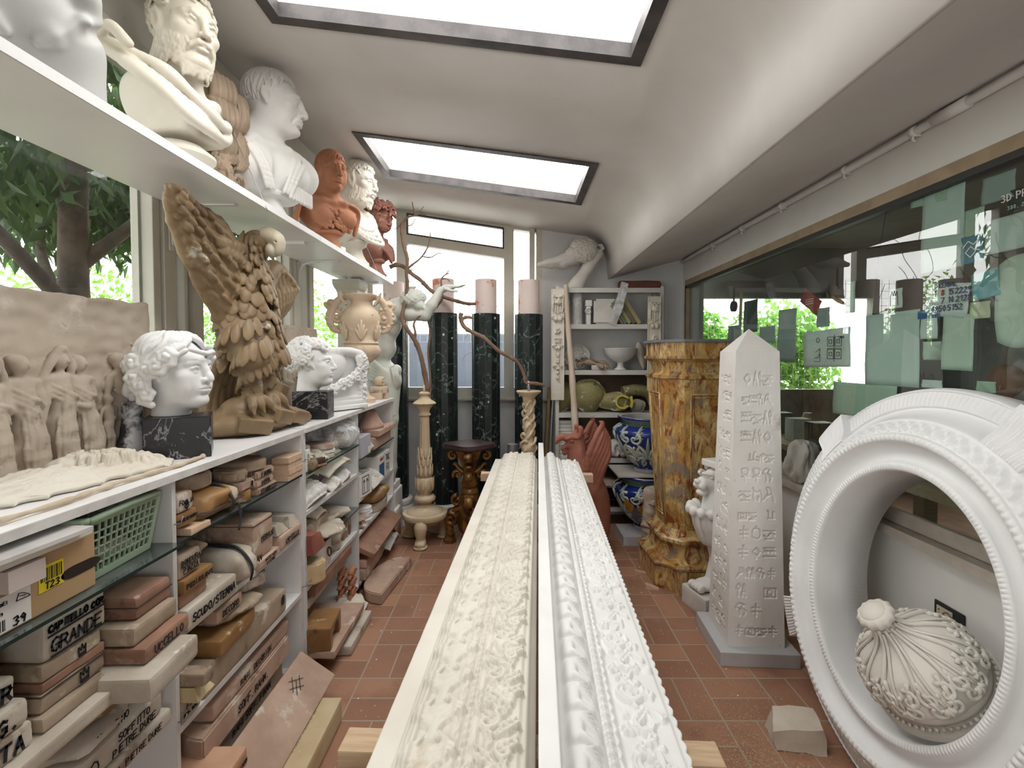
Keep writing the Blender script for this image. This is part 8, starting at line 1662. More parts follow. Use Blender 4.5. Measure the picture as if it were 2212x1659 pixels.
# ---------------------------------------------------------------- terracotta griffin
def griffin():
    S = SDF((-.26, -.20, 0), (.26, .20, 1.06), .0048); r = random.Random(19)
    S.chain(curve_pts([(.12, 0, .04), (.15, 0, .22), (.11, 0, .42), (.02, 0, .58), (-.03, 0, .72), (-.05, 0, .84)], 5), list(np.interp(np.linspace(0, 1, 26), [0, .25, .5, .75, 1], [.055, .075, .115, .09, .062])), .02)
    S.ell((-.065, 0, .885), (.076, .058, .064), .03); S.chain(curve_pts([(-.11, 0, .905), (-.165, 0, .918), (-.205, 0, .895), (-.212, 0, .868)], 4), list(np.linspace(.034, .006, 13)), .010)
    S.chain(curve_pts([(-.10, 0, .855), (-.14, 0, .845), (-.165, 0, .825)], 4), list(np.linspace(.026, .010, 9)), .012); S.chain([(-.10, -.05, .872), (-.19, -.02, .862)], .010, .004, '-'); S.chain([(-.10, .05, .872), (-.19, .02, .862)], .010, .004, '-'); S.chain([(-.13, 0, .872), (-.21, 0, .850)], .010, .004, '-'); S.ell((-.145, 0, .80), (.022, .016, .03), .01)
    for s in (1, -1):
        S.ell((-.10, s*.050, .895), (.019, .012, .014), .003); S.chain([(-.14, s*.036, .908), (-.105, s*.056, .922), (-.065, s*.058, .916)], .012, .004); S.chain(curve_pts([(-.05, s*.045, .92), (-.03, s*.055, .97), (-.04, s*.05, 1.0)], 4), [.018]*8+[.006], .01)
        for i in range(10): S.chain(curve_pts([(-.05+.006*i, s*.05, .86-.02*i), (-.035+.006*i, s*.065, .82-.02*i), (-.05+.006*i, s*.06, .78-.02*i)], 4), [.014]*8+[.006], .002)
        for i in range(11):                                    # wing: long ridged feathers side by side
            q = i/10; b0 = (.0+.075*q, s*(.085+.01*q), .66-.17*q); m1 = (.045+.085*q, s*(.118+.012*(i % 2)), .82-.15*q); m2 = (.10+.075*q, s*(.125+.012*(i % 2)), .95-.16*q); e = (.125+.055*q, s*.115, 1.03-.10*q-.02*(i % 2))
            S.chain(curve_pts([b0, m1, m2, e], 4), list(np.interp(np.linspace(0, 1, 13), [0, .6, 1], [.020, .017, .008])), .0015)
        S.chain(curve_pts([(.0, s*.08, .62), (.02, s*.11, .80), (.075, s*.125, .95), (.12, s*.12, 1.03), (.105, s*.11, 1.05)], 5), list(np.linspace(.034, .010, 21)), .006)
        for i in range(12): S.ell((.02+.012*(i % 4), s*.085, .50+.035*(i//2)), (.03, .018, .032), .006)
    for i in range(7): S.cap((-.01+.012*i, 0, .93-.035*i), (.025+.012*i, 0, .955-.035*i), .020, .007, .008)
    S.box((.12, 0, .02), (.11, .09, .022), .01); S.disp(.0015, 70, 3); S.plane((0, 0, .002), (0, 0, -1), 0); return S.mesh()
o = mk('griffin_support', griffin(), mat('griffin_terracotta', (.34, .135, .095), (.28, .105, .07), 5, .6, .2), None, True, (.545, 3.80, 0)); o.rotation_euler = (0, 0, .15); tag(o, 'red terracotta griffin with open beak and raised wings behind the white cornice cast', 'griffin')
def lionleg():
    S = SDF((-.20, -.16, .0), (.20, .16, .86), .0045); r = random.Random(23)
    S.chain(curve_pts([(0, 0, .02), (.03, 0, .16), (.03, 0, .30), (-.0, 0, .44), (.02, 0, .58)], 5), list(np.interp(np.linspace(0, 1, 21), [0, .3, .6, .8, 1], [.055, .048, .085, .078, .075])), .02)
    S.ell((.0, 0, .665), (.080, .072, .082), .02); S.ell((-.075, 0, .655), (.058, .046, .048), .02); S.ell((-.095, 0, .605), (.035, .036, .022), .008); S.ell((-.132, 0, .675), (.014, .024, .014), .006); S.chain([(-.138, -.03, .632), (-.145, 0, .628), (-.138, .03, .632)], .006, .003, '-')
    for s in (1, -1):
        S.ell((-.063, s*.048, .700), (.013, .012, .009), .003); S.chain([(-.10, s*.020, .722), (-.065, s*.050, .722), (-.035, s*.062, .71)], .012, .006); S.ell((-.005, s*.066, .745), (.024, .016, .028), .006); S.ell((-.012, s*.078, .745), (.014, .008, .016), .004, op='-')
        S.ell((-.108, s*.028, .648), (.028, .020, .024), .008)
        for k in range(4): S.chain(curve_pts([(-.03+.03*k, s*.070, .70-.02*k), (.0+.025*k, s*.088, .64-.03*k), (-.005+.022*k, s*.086, .57-.025*k), (.015+.02*k, s*.075, .53)], 4), [.017]*12+[.008], .003)
    for k in range(7):
        a = PI+(k-3)*.42; c_, q = math.cos(a), math.sin(a); S.chain(curve_pts([(.01+.075*c_, .075*q, .30), (.0+.105*c_, .10*q, .40), (-.0+.125*c_, .115*q, .475), (-.0+.155*c_, .135*q, .50), (-.0+.165*c_, .14*q, .478)], 4), [.024]*13+[.018, .014, .012, .010], .010)
    S.ell((-.05, 0, .03), (.09, .07, .032), .015)
    for k in (-1.5, -.5, .5, 1.5): S.ell((-.125, k*.03, .028), (.03, .016, .024), .004)
    S.box((0.02, 0, .775), (.07, .07, .02), .01); S.plane((0, 0, .002), (0, 0, -1), 0); return S.mesh()
t = thing('lion_support', 'white plaster lion headed table leg on a block, half hidden behind the obelisk', 'lion leg', (1.235, 2.94, 0), math.radians(16))
mk('lion_body', lionleg(), PLASTER, t, True, (0, 0, .122)); mk('base_block', rough_up(box(-.15, .14, -.115, .115, 0, .1215, .006), .002, 20, 3, 3), PLASTER_G, t, True, auto=50)
# ---------------------------------------------------------------- great oval frame leaning on the right wall
def oval_frame():
    yaw, lean, A, B = -.083, .125, .353, .429
    u = Vector((math.sin(yaw), math.cos(yaw), 0)); n = Vector((-math.cos(yaw), math.sin(yaw), 0)); up = Vector((0, 0, 1))
    w = up*math.cos(lean)-n*math.sin(lean); n2 = n*math.cos(lean)+up*math.sin(lean)
    t = thing('oval_frame', 'huge white moulded oval window surround leaning against the right wall', 'frame'); M = Matrix((u, w, n2)).transposed().to_4x4(); M.translation = Vector((1.29, 1.627, .728)); t.matrix_world = M
    prof = [(0, -.225), (0, -.10), (0, .0), (.004, .010), (.012, .014), (.022, .014), (.030, .008), (.034, .0), (.045, -.012), (.065, -.014), (.085, -.002), (.095, .012), (.100, .024), (.106, .032), (.118, .034), (.128, .028), (.132, .018), (.142, .014), (.156, .004), (.170, -.010), (.178, -.018), (.184, -.020), (.190, -.030), (.205, -.062), (.222, -.082), (.232, -.086), (.238, -.080), (.262, -.084), (.286, -.094), (.292, -.092), (.298, -.098), (.303, -.112), (.306, -.14), (.300, -.225)]
    N = 1400; a = np.linspace(0, 2*PI, N, endpoint=False); P = np.array(prof); fine = np.array(curve_pts(prof[2:], 5)); fine = np.concatenate([P[:2], fine]); q_, hh = fine[:, 0], fine[:, 1]
    Q, Aa = np.meshgrid(q_, a, indexing='ij'); Hh = np.repeat(hh[:, None], N, 1); s = Aa*(A+B)/2
    bd = np.exp(-((Q-.017)/.009)**2); Hh = Hh+bd*.0035*np.abs(np.sin(s*PI/.012))-bd*.002
    bd = np.exp(-((Q-.116)/.010)**2); Hh = Hh+bd*.0055*np.abs(np.sin(s*PI/.016))-bd*.003
    lf2 = np.exp(-((Q-.155)/.018)**4); Hh = Hh+lf2*(.006*np.sin(s*2*PI/.034+(Q-.14)*160)+.003*np.sin(s*2*PI/.017))
    dm = np.exp(-((Q-.262)/.024)**6); Hh = Hh+dm*.0035*np.sin(s*2*PI/.022+Q*290)*np.sin(s*2*PI/.022-Q*290)
    k = np.exp(-((Q-.297)/.006)**2); Hh = Hh+k*.003*np.abs(np.sin(s*PI/.014))
    X = (A+Q)*np.cos(Aa); Y = (B+Q)*np.sin(Aa); Z = Hh
    G = np.stack([X, Y, Z], -1); V = G.reshape(-1, 3); m = len(q_); i = np.arange(m*N).reshape(m, N); j = np.roll(i, -1, 1)
    F_ = np.concatenate([np.stack([i[:-1].ravel(), i[1:].ravel(), j[1:].ravel(), j[:-1].ravel()], 1), np.stack([i[-1], i[0], j[0], j[-1]], 1)])
    mk('moulded_ring', (V, F_), OVM, t, True)
    for kk, a0 in enumerate((118, 45, 207, 330)):                      # keystone blocks set across the outer band
        a0 = math.radians(a0); da = .115; rows = []
        for f in np.linspace(-1, 1, 60):
            aa = a0+da*f; rr = .0025*math.sin(f*42); c_, s_ = math.cos(aa), math.sin(aa)
            rows.append([((A+q2)*c_, (B+q2)*s_, z2+(rr if 0 < jj < 6 else 0)) for jj, (q2, z2) in enumerate([(.188, -.10), (.186, -.018), (.20, -.022), (.225, -.040), (.255, -.052), (.30, -.060), (.322, -.070), (.322, -.20)])])
        V, F_ = gridmesh(np.array(rows)); n_ = 8; F2 = [tuple(x) for x in F_]+[tuple(range(n_)), tuple((59*n_+x) for x in range(n_))[::-1]]+[tuple(x) for x in [[r_*n_ for r_ in range(60)]+[r_*n_+7 for r_ in range(59, -1, -1)]]]
        mk('keystone', (V, F2), OVM, t, True, auto=40)
    return t, M
OVM = mat('oval_cast', (.80, .80, .805), (.74, .74, .745), 3, .6, .04, spots=[((.62, .58, .53), 3, .68, .08)])
oval, OM = oval_frame()
# lid finial lying inside the oval
def finial():
    t = thing('finial_lid', 'white gadrooned lid with scrolling acanthus and a button knob, lying inside the oval', 'lid'); 
    FP = [(0, 0), (.15, 0), (.178, .008), (.190, .022), (.186, .038), (.170, .044), (.160, .05), (.168, .058), (.170, .07), (.165, .08)]
    mk('base_rim', lathe(FP, 72, False), FIM, t, True, auto=50)
    DP = curve_pts([(.165, .080), (.172, .105), (.165, .145), (.140, .185), (.100, .215), (.060, .240), (.036, .270), (.026, .300)], 6)
    dome = lambda z: float(np.interp(z, [p[1] for p in DP], [p[0] for p in DP]))
    mk('dome', lathe([tuple(p) for p in DP], 120, False, lambda a, z, i: 1+.035*abs(math.sin(5*a))*min(1, max(0, (.26-z)/.12))), FIM, t)
    mk('knob', lathe([(.026, .298), (.030, .305), (.048, .312), (.056, .322), (.056, .335), (.046, .345), (.040, .346), (.038, .350), (.015, .356), (0, .357)], 48, False, lambda a, z, i: 1+(.05*math.cos(12*a) if 2 <= i <= 5 else 0)), FIM, t, auto=50)
    pt = lambda a, z, off=.004: Vector(((dome(z)*(1+.03*abs(math.sin(5*a)))+off)*math.cos(a), (dome(z)*(1+.03*abs(math.sin(5*a)))+off)*math.sin(a), z+off*.5))
    sc_ = []
    for k in range(10):
        a = k*2*PI/10
        sc_.append(tube([pt(a+.10*math.sin(f*3), .29-.12*f) for f in np.linspace(0, 1, 10)], [.006, .006, .006, .006, .007, .008, .008, .008, .008, .006], 6)); sc_.append(tube([pt(a+.31-.05*math.sin(f*3), .28-.15*f) for f in np.linspace(0, 1, 10)], .005, 6))
        for sg in (1, -1):
            for (z0, R, aa) in ((.155, .026, .16), (.115, .022, .20)):
                sc_.append(tube([pt(a+sg*aa+R*(1-t_)*math.cos(t_*8*sg+2)/.16, z0+R*(1-t_)*math.sin(t_*8*sg+2)) for t_ in np.linspace(0, .92, 20)], [.0075*(1-.4*t_) for t_ in np.linspace(0, 1, 20)], 6))
            for j in range(3): sc_.append(tube([pt(a+sg*(.05+.10*f+.03*j), .185-.022*j-.035*f+.02*math.sin(f*3)) for f in np.linspace(0, 1, 6)], [.004, .007, .009, .008, .006, .002], 6))
        for j in range(3): sc_.append(tube([pt(a+.31+(j-1)*.11*f, .125-.035*f*(1 if j == 1 else .7)) for f in np.linspace(0, 1, 6)], [.004, .008, .010, .009, .006, .002], 6))
        sc_.append(xf(superblob(.016, .016, .014, 2.2, 6, 1, 0), tuple(pt(a+.31, .16)-Vector((0, 0, .007)))))
    mk('acanthus_relief', join(*sc_), FIM, t)['kind'] = 'stuff'
    mk('bead_ring', join(*[tube([(.176*math.cos(2*PI*k/60), .176*math.sin(2*PI*k/60), .050), (.182*math.cos(2*PI*k/60+.03), .182*math.sin(2*PI*k/60+.03), .062)], .0055, 6) for k in range(60)]), FIM, t)['kind'] = 'stuff'
    return t
FIM = mat('lid_plaster', (.71, .68, .62), (.63, .59, .53), 4, .65, .2, spots=[((.50, .44, .37), 4, .62, .1), ((.40, .35, .30), 30, .72, .05)])
t = finial(); ax = Vector((-.55, .02, .62)).normalized(); zq = ax.to_track_quat('Z', 'Y'); t.rotation_mode = 'QUATERNION'; t.rotation_quaternion = zq; t.scale = (1.0, 1.0, 1.0); t.location = (1.41, 1.56, .455)
g = mk('plaster_fragment', rough_up(superblob(.04, .09, .03, 2.6, 8, 3, .01), .005, 30, 3, 1), PLASTER_G, None, True, (0, 0, 0)); g.location = U(1846, 1466, X=1.34); g.rotation_euler = (.6, .3, .3); tag(g, 'small plaster fragment lying in the bottom of the oval left of the lid', 'fragment')
g = mk('stone_chunk', rough_up(([(-.10, -.06, 0), (.09, -.07, 0), (.11, .06, 0), (-.09, .07, 0), (-.11, -.05, .07), (.08, -.06, .095), (.09, .05, .10), (-.06, .06, .095)], [(3, 2, 1, 0), (4, 5, 6, 7), (0, 1, 5, 4), (1, 2, 6, 5), (2, 3, 7, 6), (3, 0, 4, 7)]), .008, 18, 4, 4), mat('cream_stone', (.58, .52, .44), (.50, .44, .36), 8, .85, .35), None, True, (1.135, 1.905, .002), (0, 0, -.1), auto=50); tag(g, 'broken cream stone chunk on the floor wedged against the foot of the oval', 'stone')
g = mk('boulder', rough_up(superblob(.18, .16, .26, 2.6, 14, 9, .02), .014, 12, 6, 1), PLASTER_G, None, True, (1.62, 2.84, .8415), (.0, .12, .4)); g.location = (1.605, 2.70, .8425); g.scale = (.62, .9, .95); tag(g, 'rough whitish boulder fragment on the stone sill behind the obelisk', 'boulder')
# socket, pipe
t = thing('power_socket', 'black and ivory double socket let into the wall below the sill', 'socket', (XR-.002, 1.765, .58), -PI/2)
mk('plate', box(-.062, .062, -.006, .0, -.042, .042, .004), mat('black_plate', (.03, .03, .032), None, 4, .5, .02), t, False); mk('socket_insert', box(-.048, .018, -.010, -.005, -.028, .028, .003), mat('ivory_plastic', (.56, .50, .36), None, 4, .4, 0), t, False); mk('round_well', xf(lathe([(.020, 0), (.020, .002), (.017, .0021), (.016, -.004)], 24, False), (.0, -.0105, 0), rx=PI/2), mat('brown_plastic', (.20, .14, .08), None, 4, .5, 0), t)
for z in (-.015, 0, .015): mk('pin_hole', xf(lathe([(.003, 0), (.003, .001)], 10), (-.036, -.0102, z), rx=PI/2), mat('black_plate', (1, 1, 1)), t, False)
t = thing('conduit_pipe', 'white painted conduit pipe running along the lintel above the glass screen', 'pipe', (0, 0, 0)); PW = mat('painted_pipe', (.74, .72, .69), (.68, .66, .63), 6, .5, .08)
mk('pipe', tube([(XR-.026, y, 2.444+.003*math.sin(y*2)) for y in np.linspace(-1.4, 4.6, 26)], .016, 12), PW, t)
for y in (1.35, 1.95, 2.35, 2.9, 3.4, 3.9): mk('clip', join(tube([(XR-.026, y-.012, 2.444), (XR-.026, y+.012, 2.444)], .021, 12), box(XR-.03, XR-.001, y-.006, y+.006, 2.425, 2.437), tube([(XR-.03, y, 2.43), (XR-.034, y, 2.412), (XR-.022, y, 2.405)], .005, 6)), PW, t)
mk('coupling', tube([(XR-.026, 1.72, 2.444), (XR-.026, 1.86, 2.444)], .022, 14), PW, t)
# floor: sawdust and chips
def scatter(n, cx, cy, sx_, sy, s0, s1, seed, flat=.5):
    r = np.random.RandomState(seed); V, F_ = [], []
    for i in range(n):
        x, y = cx+sx_*r.randn(), cy+sy*r.randn(); s = s0+(s1-s0)*r.rand()**2; a = r.rand()*3; k = len(V); c_, q_ = math.cos(a)*s, math.sin(a)*s
        V += [(x+c_, y+q_, .0008), (x-q_, y+c_, .0008), (x-c_*.8, y-q_*.9, .0008), (x+q_, y-c_, .0008), (x, y, .0012+s*flat)]; F_ += [(k, k+1, k+4), (k+1, k+2, k+4), (k+2, k+3, k+4), (k+3, k, k+4)]
    return V, F_
def inroom(VF):
    return VF
g = mk('sawdust', scatter(9000, .98, 1.72, .15, .28, .0012, .0042, 4), mat('sawdust', (.50, .35, .22), (.42, .28, .17), 30, .9, 0), None, False); tag(g, 'pale brown sawdust scattered on the floor tiles left of the oval', 'sawdust', None, 'stuff')
g = mk('plaster_chips', join(scatter(70, -.62, 2.4, .14, .7, .001, .006, 7, .3), scatter(80, .95, 2.6, .20, .7, .001, .006, 9, .3), scatter(50, -.4, 3.8, .3, .2, .001, .004, 3, .3)), PLASTER_W, None, False); tag(g, 'tiny white plaster chips scattered over the floor tiles', 'chips', None, 'stuff')
# ---------------------------------------------------------------- papers taped behind the glass screen, workshop, gardens
GX = XR+.0315
PAPT = {'white': (.70, .72, .70), 'pale': (.60, .66, .62), 'grid': (.58, .63, .54), 'teal': (.16, .42, .48), 'blue': (.07, .25, .36), 'dark': (.10, .13, .13), 'black': (.02, .022, .025), 'red': (.38, .06, .05), 'sage': (.47, .55, .45), 'cream': (.60, .58, .42), 'grey': (.34, .38, .37)}
def paper(px0, py0, px1, py1, c_, label, rot=0, curl_=.0, cat='paper', shape=None):
    a = U(px0, (py0+py1)/2, X=GX+.004); b = U(px1, (py0+py1)/2, X=GX+.004); pc = (px0+px1)/2
    top = U(pc, py0, X=GX+.004).z; bot = U(pc, py1, X=GX+.004).z; w = abs(b.y-a.y); h = top-bot; cy, cz = (a.y+b.y)/2, (top+bot)/2
    n = 10; V = []
    for i in range(n+1):
        for j in range(n+1):
            u, v = i/n-.5, j/n-.5; yy, zz = -u*w, v*h
            if shape == 'oval': k = min(1, max(abs(u), abs(v))/max(math.hypot(u, v), 1e-6)); k = .5+.5*k; yy *= k; zz *= k
            V.append((curl_*(.5-v)**2*(1+math.sin(u*4))+.0035*abs(math.sin(u*5+v*3)), yy*math.cos(rot)-zz*math.sin(rot), yy*math.sin(rot)+zz*math.cos(rot)))
    F_ = [(i*(n+1)+j, (i+1)*(n+1)+j, (i+1)*(n+1)+j+1, i*(n+1)+j+1) for i in range(n) for j in range(n)]
    m = mat('sheet_'+c_, PAPT[c_], tuple(v*.92 for v in PAPT[c_]), 6, .75, .04, 20)
    o = mk('taped_paper', (V, F_), m, None, True, (GX, cy, cz)); solid(o, .0006); tag(o, label, cat, 'papers taped behind the glass'); o['w'] = w; o['h'] = h; return o
def pwrite(o, txt, size, y=0, z=0, pen=.003, m=None, rot=0, nm='lettering'):
    """writing on a sheet, read from this room"""
    L = txt.split('|'); P = []
    for i, t_ in enumerate(L):
        s, tw = strokes(t_, size, None, .05); P += [[(a-tw/2+y, b+z+((len(L)-1)/2-i)*size*1.6-size/2) for a, b in q] for q in s]
    g = mk(nm, ink(P, pen, 0), m or INK, o, False, (-.0008, 0, 0), (rot, 0, -PI/2)); return g
def pdraw(o, P, pen=.002, m=None): return mk('drawing', ink(P, pen, 0), m or INK, o, False, (-.0008, 0, 0), (0, 0, -PI/2))
oc = paper(2001, 612, 2094, 684, 'white', 'calendar page for DICEMBRE with rows of dates taped behind the glass', .12)
for c_, col_ in enumerate((('1', '8', '15', '22', '29'), ('', '7', '14', '21', '28'), ('49', '50', '51', '52', ''))):
    for r_, d in enumerate(col_):
        if d: pwrite(oc, d, .020, -.045+.034*r_, .030-.030*c_, .0036, mat('print_red', (1, 1, 1)) if d == '8' else mat('print_slate', (.10, .13, .20), None, 4, .6, 0))
pwrite(oc, 'DICEMBRE', .015, .0, .058, .0030, mat('print_slate', (1, 1, 1)))
paper(1870, 675, 1987, 834, 'pale', 'large plain sheet with grey smudges in the middle of the glass', -.01)
od = paper(1737, 712, 1838, 793, 'white', 'wide sheet with an inked plan drawing of square rooms', -.03)
sq = lambda x, y, s: [(x-s, y-s), (x+s, y-s), (x+s, y+s), (x-s, y+s), (x-s, y-s)]
pdraw(od, [sq(.045+dx, dz, s) for dx in (0, .06) for dz in (-.03, .035) for s in (.010, .024)]+[[(.02, .0), (.13, .0)], [(.075, -.07), (.075, .07)]]+[[(-.06+.012*math.cos(a), .045+.012*math.sin(a)) for a in np.linspace(0, 2*PI, 14)], [(-.08, -.02), (-.04, .0), (-.05, -.04)], [(-.09, -.07), (-.04, -.07), (-.04, -.03), (-.06, -.05), (-.09, -.05)]]); pwrite(od, 'CARTA', .010, .13, .055, .0015)
paper(1681, 668, 1720, 782, 'grey', 'tall narrow sheet hanging left of the plan drawing', .02)
paper(1607, 649, 1637, 718, 'dark', 'dark folder clipped behind the glass near the tape roll'); paper(1641, 705, 1675, 740, 'grey', 'small grey sheet just above the tip of the obelisk')
paper(1573, 703, 1602, 732, 'grey', 'small grey card above the marbled pedestal at the left of the glass'); paper(2036, 680, 2104, 800, 'grid', 'long squared paper sheet below the calendar page', .02)
paper(2150, 548, 2262, 752, 'grid', 'big rounded sheet of squared paper at the right edge of the glass', 0, 0, 'paper', 'oval'); paper(2101, 585, 2160, 644, 'teal', 'bright teal note right of the calendar page', -.12)
ob = paper(2077, 508, 2124, 568, 'blue', 'deep blue card with a pale sketch above the calendar page', -.03); pdraw(ob, [[(-.03, .01), (-.01, .03), (.01, .015), (.03, .03)], [(-.02, -.01), (.0, .01), (.02, -.01), (.0, -.03), (-.02, -.01)], [(.01, .0), (.035, -.01)]], .003, PAPER)
paper(1992, 400, 2084, 582, 'pale', 'tall pale sheet hung above the calendar page'); paper(2084, 451, 2127, 508, 'sage', 'greenish sheet right of the tall pale sheet'); paper(2130, 464, 2240, 540, 'pale', 'pale sheet near the right edge above the big rounded squared paper')
paper(2122, 376, 2194, 434, 'grey', 'grey sheet high up near the right edge of the glass', .03); op = paper(2180, 404, 2246, 456, 'black', 'black card lettered 3D PRI at the right edge of the glass', .08); pwrite(op, '3D PRINT', .022, -.0, .020, .0028, PAPER, .08); pwrite(op, '388.6221819', .012, -.0, -.015, .0014, PAPER, .08)
orr = paper(1731, 634, 1774, 668, 'red', 'tilted red leaflet hung from a clip behind the glass', .55); pdraw(orr, [[(-.04, .012*k), (.03, .012*k)] for k in (-1, 0, 1)], .002, PAPER)
paper(1765, 665, 1793, 706, 'grey', 'small folded sheet below the red leaflet'); paper(1828, 609, 1848, 676, 'pale', 'narrow pale sheet above the plan drawing'); oh = paper(1919, 624, 1950, 666, 'white', 'small white sheet with a hand sketched on it'); pdraw(oh, [[(-.02, -.03), (-.022, .01), (-.012, .03), (-.005, .012), (.0, .034), (.007, .012), (.014, .03), (.018, .0), (.02, -.03)]], .002)
paper(1800, 829, 1938, 905, 'sage', 'wide green tinted sheet low behind the oval'); oq = paper(1989, 676, 2026, 732, 'white', 'small white sheet with a blue header under the calendar page'); mk('blue_header', ([(-.0012, -.05, .030), (-.0012, .05, .030), (-.0012, .05, .062), (-.0012, -.05, .062)], [(0, 1, 2, 3)]), mat('print_blue', (1, 1, 1)), oq, False)
paper(1994, 738, 2034, 778, 'sage', 'curled greenish note below the blue headed sheet', 0, .03); paper(1971, 371, 2050, 440, 'sage', 'faint sheet high on the glass left of the grey sheet', .1); paper(2110, 824, 2152, 848, 'sage', 'small green note just above the oval'); paper(1992, 821, 2036, 838, 'pale', 'small pale strip above the oval left of the green note'); paper(2096, 652, 2140, 688, 'cream', 'yellowish note partly under the teal note')
t = thing('tape_roll', 'dark tape roll hanging behind the glass by the window end', 'tape', U(1585, 662, X=GX+.03)); mk('roll', xf(lathe([(.018, -.012), (.040, -.012), (.040, .012), (.018, .012)], 24), ry=PI/2), BPL, t); mk('hanger', box(-.003, .003, -.010, .010, .03, .14), BPL, t, False)
g = mk('wooden_batten', xf(box(-.004, .004, -.016, .016, -.16, .13), rx=.06), WOOD, None, False, U(1600, 668, X=GX+.035)); tag(g, 'wooden slat hanging beside the tape roll behind the glass', 'slat')
t = thing('carving_knife', 'knife with an orange wooden handle hung behind the glass', 'knife', U(1813, 648, X=GX+.02)); mk('handle', tube([(0, .05, .02), (0, .0, -.005), (0, -.03, -.02)], [.008, .012, .008], 8), mat('orange_handle', (.48, .20, .06), None, 5, .5, 0), t); mk('blade', tube([(0, -.03, -.02), (0, -.09, -.045)], [.006, .002], 6), STEEL, t)
g = mk('hanging_wire', tube([U(1920, 420, X=GX+.006), U(1897, 560, X=GX+.006), U(1892, 610, X=GX+.006), U(1884, 690, X=GX+.006)], .0016, 5), INK, None); tag(g, 'thin black wire hanging down behind the middle of the glass', 'wire')
# workshop clutter
t = thing('work_bench', 'dark workbench beyond the glass screen crowded with tools and boxes', 'bench'); mk('bench_top', box(2.0, 2.55, .8, 5.1, .86, .90), WOOD, t, False)
for y in (.9, 2.9, 5.0): mk('leg', box(2.45, 2.53, y-.04, y+.04, 0, .86), WOOD, t, False)
r = random.Random(77)
for i in range(22):
    y = .95+.185*i; k = i % 4; m_ = [MUD, BPL, CARD, PLASTER_G, BROWN, mat('tin_green', (.12, .17, .13), None, 4, .5, 0)][i % 6]; h = .10+.18*r.random()
    VF = lathe([(.04, 0), (.045, .02), (.045, h*.8), (.03, h)], 16) if k == 0 else rough_up(box(-.07, .07, -.06, .06, 0, h*.7, .004), .003, 16, i, 1) if k in (1, 3) else lathe([(.05, 0), (.05, h*.5), (.055, h*.55)], 18)
    g = mk('workshop_pot' if k in (0, 2) else 'workshop_box', VF, m_, None, True, (2.12+.30*(i*.618 % 1), y, .9015), auto=50); tag(g, ('jar' if k in (0, 2) else 'box')+' standing in the dark clutter on the workbench beyond the glass', 'jar' if k in (0, 2) else 'box', 'clutter on the workbench')
def figurine():
    S = SDF((-.12, -.10, 0), (.12, .10, .40), .006); S.chain([(0, 0, .02), (0, 0, .16), (.01, 0, .24)], [.05, .05, .06], .02); S.ell((.0, -.01, .34), (.035, .04, .045), .01); S.chain([(-.06, 0, .26), (-.09, -.02, .18), (-.04, -.05, .16)], .02, .01); S.chain([(.07, 0, .26), (.09, -.02, .20), (.05, -.05, .22)], .02, .01); S.plane((0, 0, .003), (0, 0, -1), 0); return S.mesh()
g = mk('clay_figurine', figurine(), TERRA, None, True, (2.10, 2.08, .9015), (0, 0, 1.2)); g.scale = (1.6,)*3; tag(g, 'reddish clay figurine on the workbench behind the glass at the right', 'figurine')
# ---- foliage
def leafmat(nm, c1, c2):
    t = NT(nm); oi = t.n('ShaderNodeNewGeometry'); col = t.mix(t.math('FRACT', t.math('MULTIPLY', oi.outputs['Random Per Island'], 1.0)), c1, c2)
    t.put(t.b.inputs['Base Color'], col); t.b.inputs['Roughness'].default_value = .45; tl = t.n('ShaderNodeBsdfTranslucent'); t.l(col, tl.inputs[0]); m = t.n('ShaderNodeMixShader'); m.inputs[0].default_value = .4
    t.l(t.b.outputs[0], m.inputs[1]); t.l(tl.outputs[0], m.inputs[2]); t.l(m.outputs[0], t.t.nodes['Material Output'].inputs[0]); return t.m
def leaves(n, blobs, L, W, seed, droop=.6):
    r = np.random.RandomState(seed); b = np.array(blobs, float); k = r.randint(0, len(b), n); d = r.randn(n, 3); d /= np.linalg.norm(d, axis=1)[:, None]
    C_ = b[k, :3]+d*b[k, 3:6]*(r.rand(n)**.45)[:, None]; a = r.rand(n)*2*PI; l = L*(.6+.6*r.rand(n)); dr = -droop+.9*(r.rand(n)-.5)
    T = np.stack([np.cos(a)*np.cos(dr), np.sin(a)*np.cos(dr), np.sin(dr)], 1); B = np.cross(T, r.randn(n, 3)); B /= np.linalg.norm(B, axis=1)[:, None]; N_ = np.cross(T, B)
    w = (W*(.7+.5*r.rand(n)))[:, None]; l = l[:, None]; P0 = C_; P1 = C_+T*l*.45+B*w+N_*w*.25; P2 = C_+T*l-N_*l*.12; P3 = C_+T*l*.45-B*w+N_*w*.25
    V = np.stack([P0, P1, P2, P3], 1).reshape(-1, 3); i = np.arange(n)*4; return V, np.concatenate([np.stack([i, i+1, i+2], 1), np.stack([i, i+2, i+3], 1)])
def plant(name, label, cat, blobs, n, L, W, m, seed, trunk=None, r0=.1, droop=.6):
    t = thing(name, label, cat); mk('crown', leaves(n, blobs, L, W, seed, droop), m, t, False)
    for i, P in enumerate(trunk or []): Q = curve_pts(P, 5); mk('trunk' if i == 0 else 'bough', tube(Q, list(np.linspace(r0 if i == 0 else r0*.45, r0*.6 if i == 0 else .012, len(Q))), 10), mat('tree_bark', (.12, .09, .07), (.07, .055, .042), 12, .9, .5, 30), t)
    return t
LD = leafmat('dark_leaf', (.03, .07, .016), (.075, .145, .034)); LB = leafmat('bright_leaf', (.20, .42, .06), (.30, .55, .10)); LS = leafmat('blue_leaf', (.05, .085, .07), (.10, .15, .12))
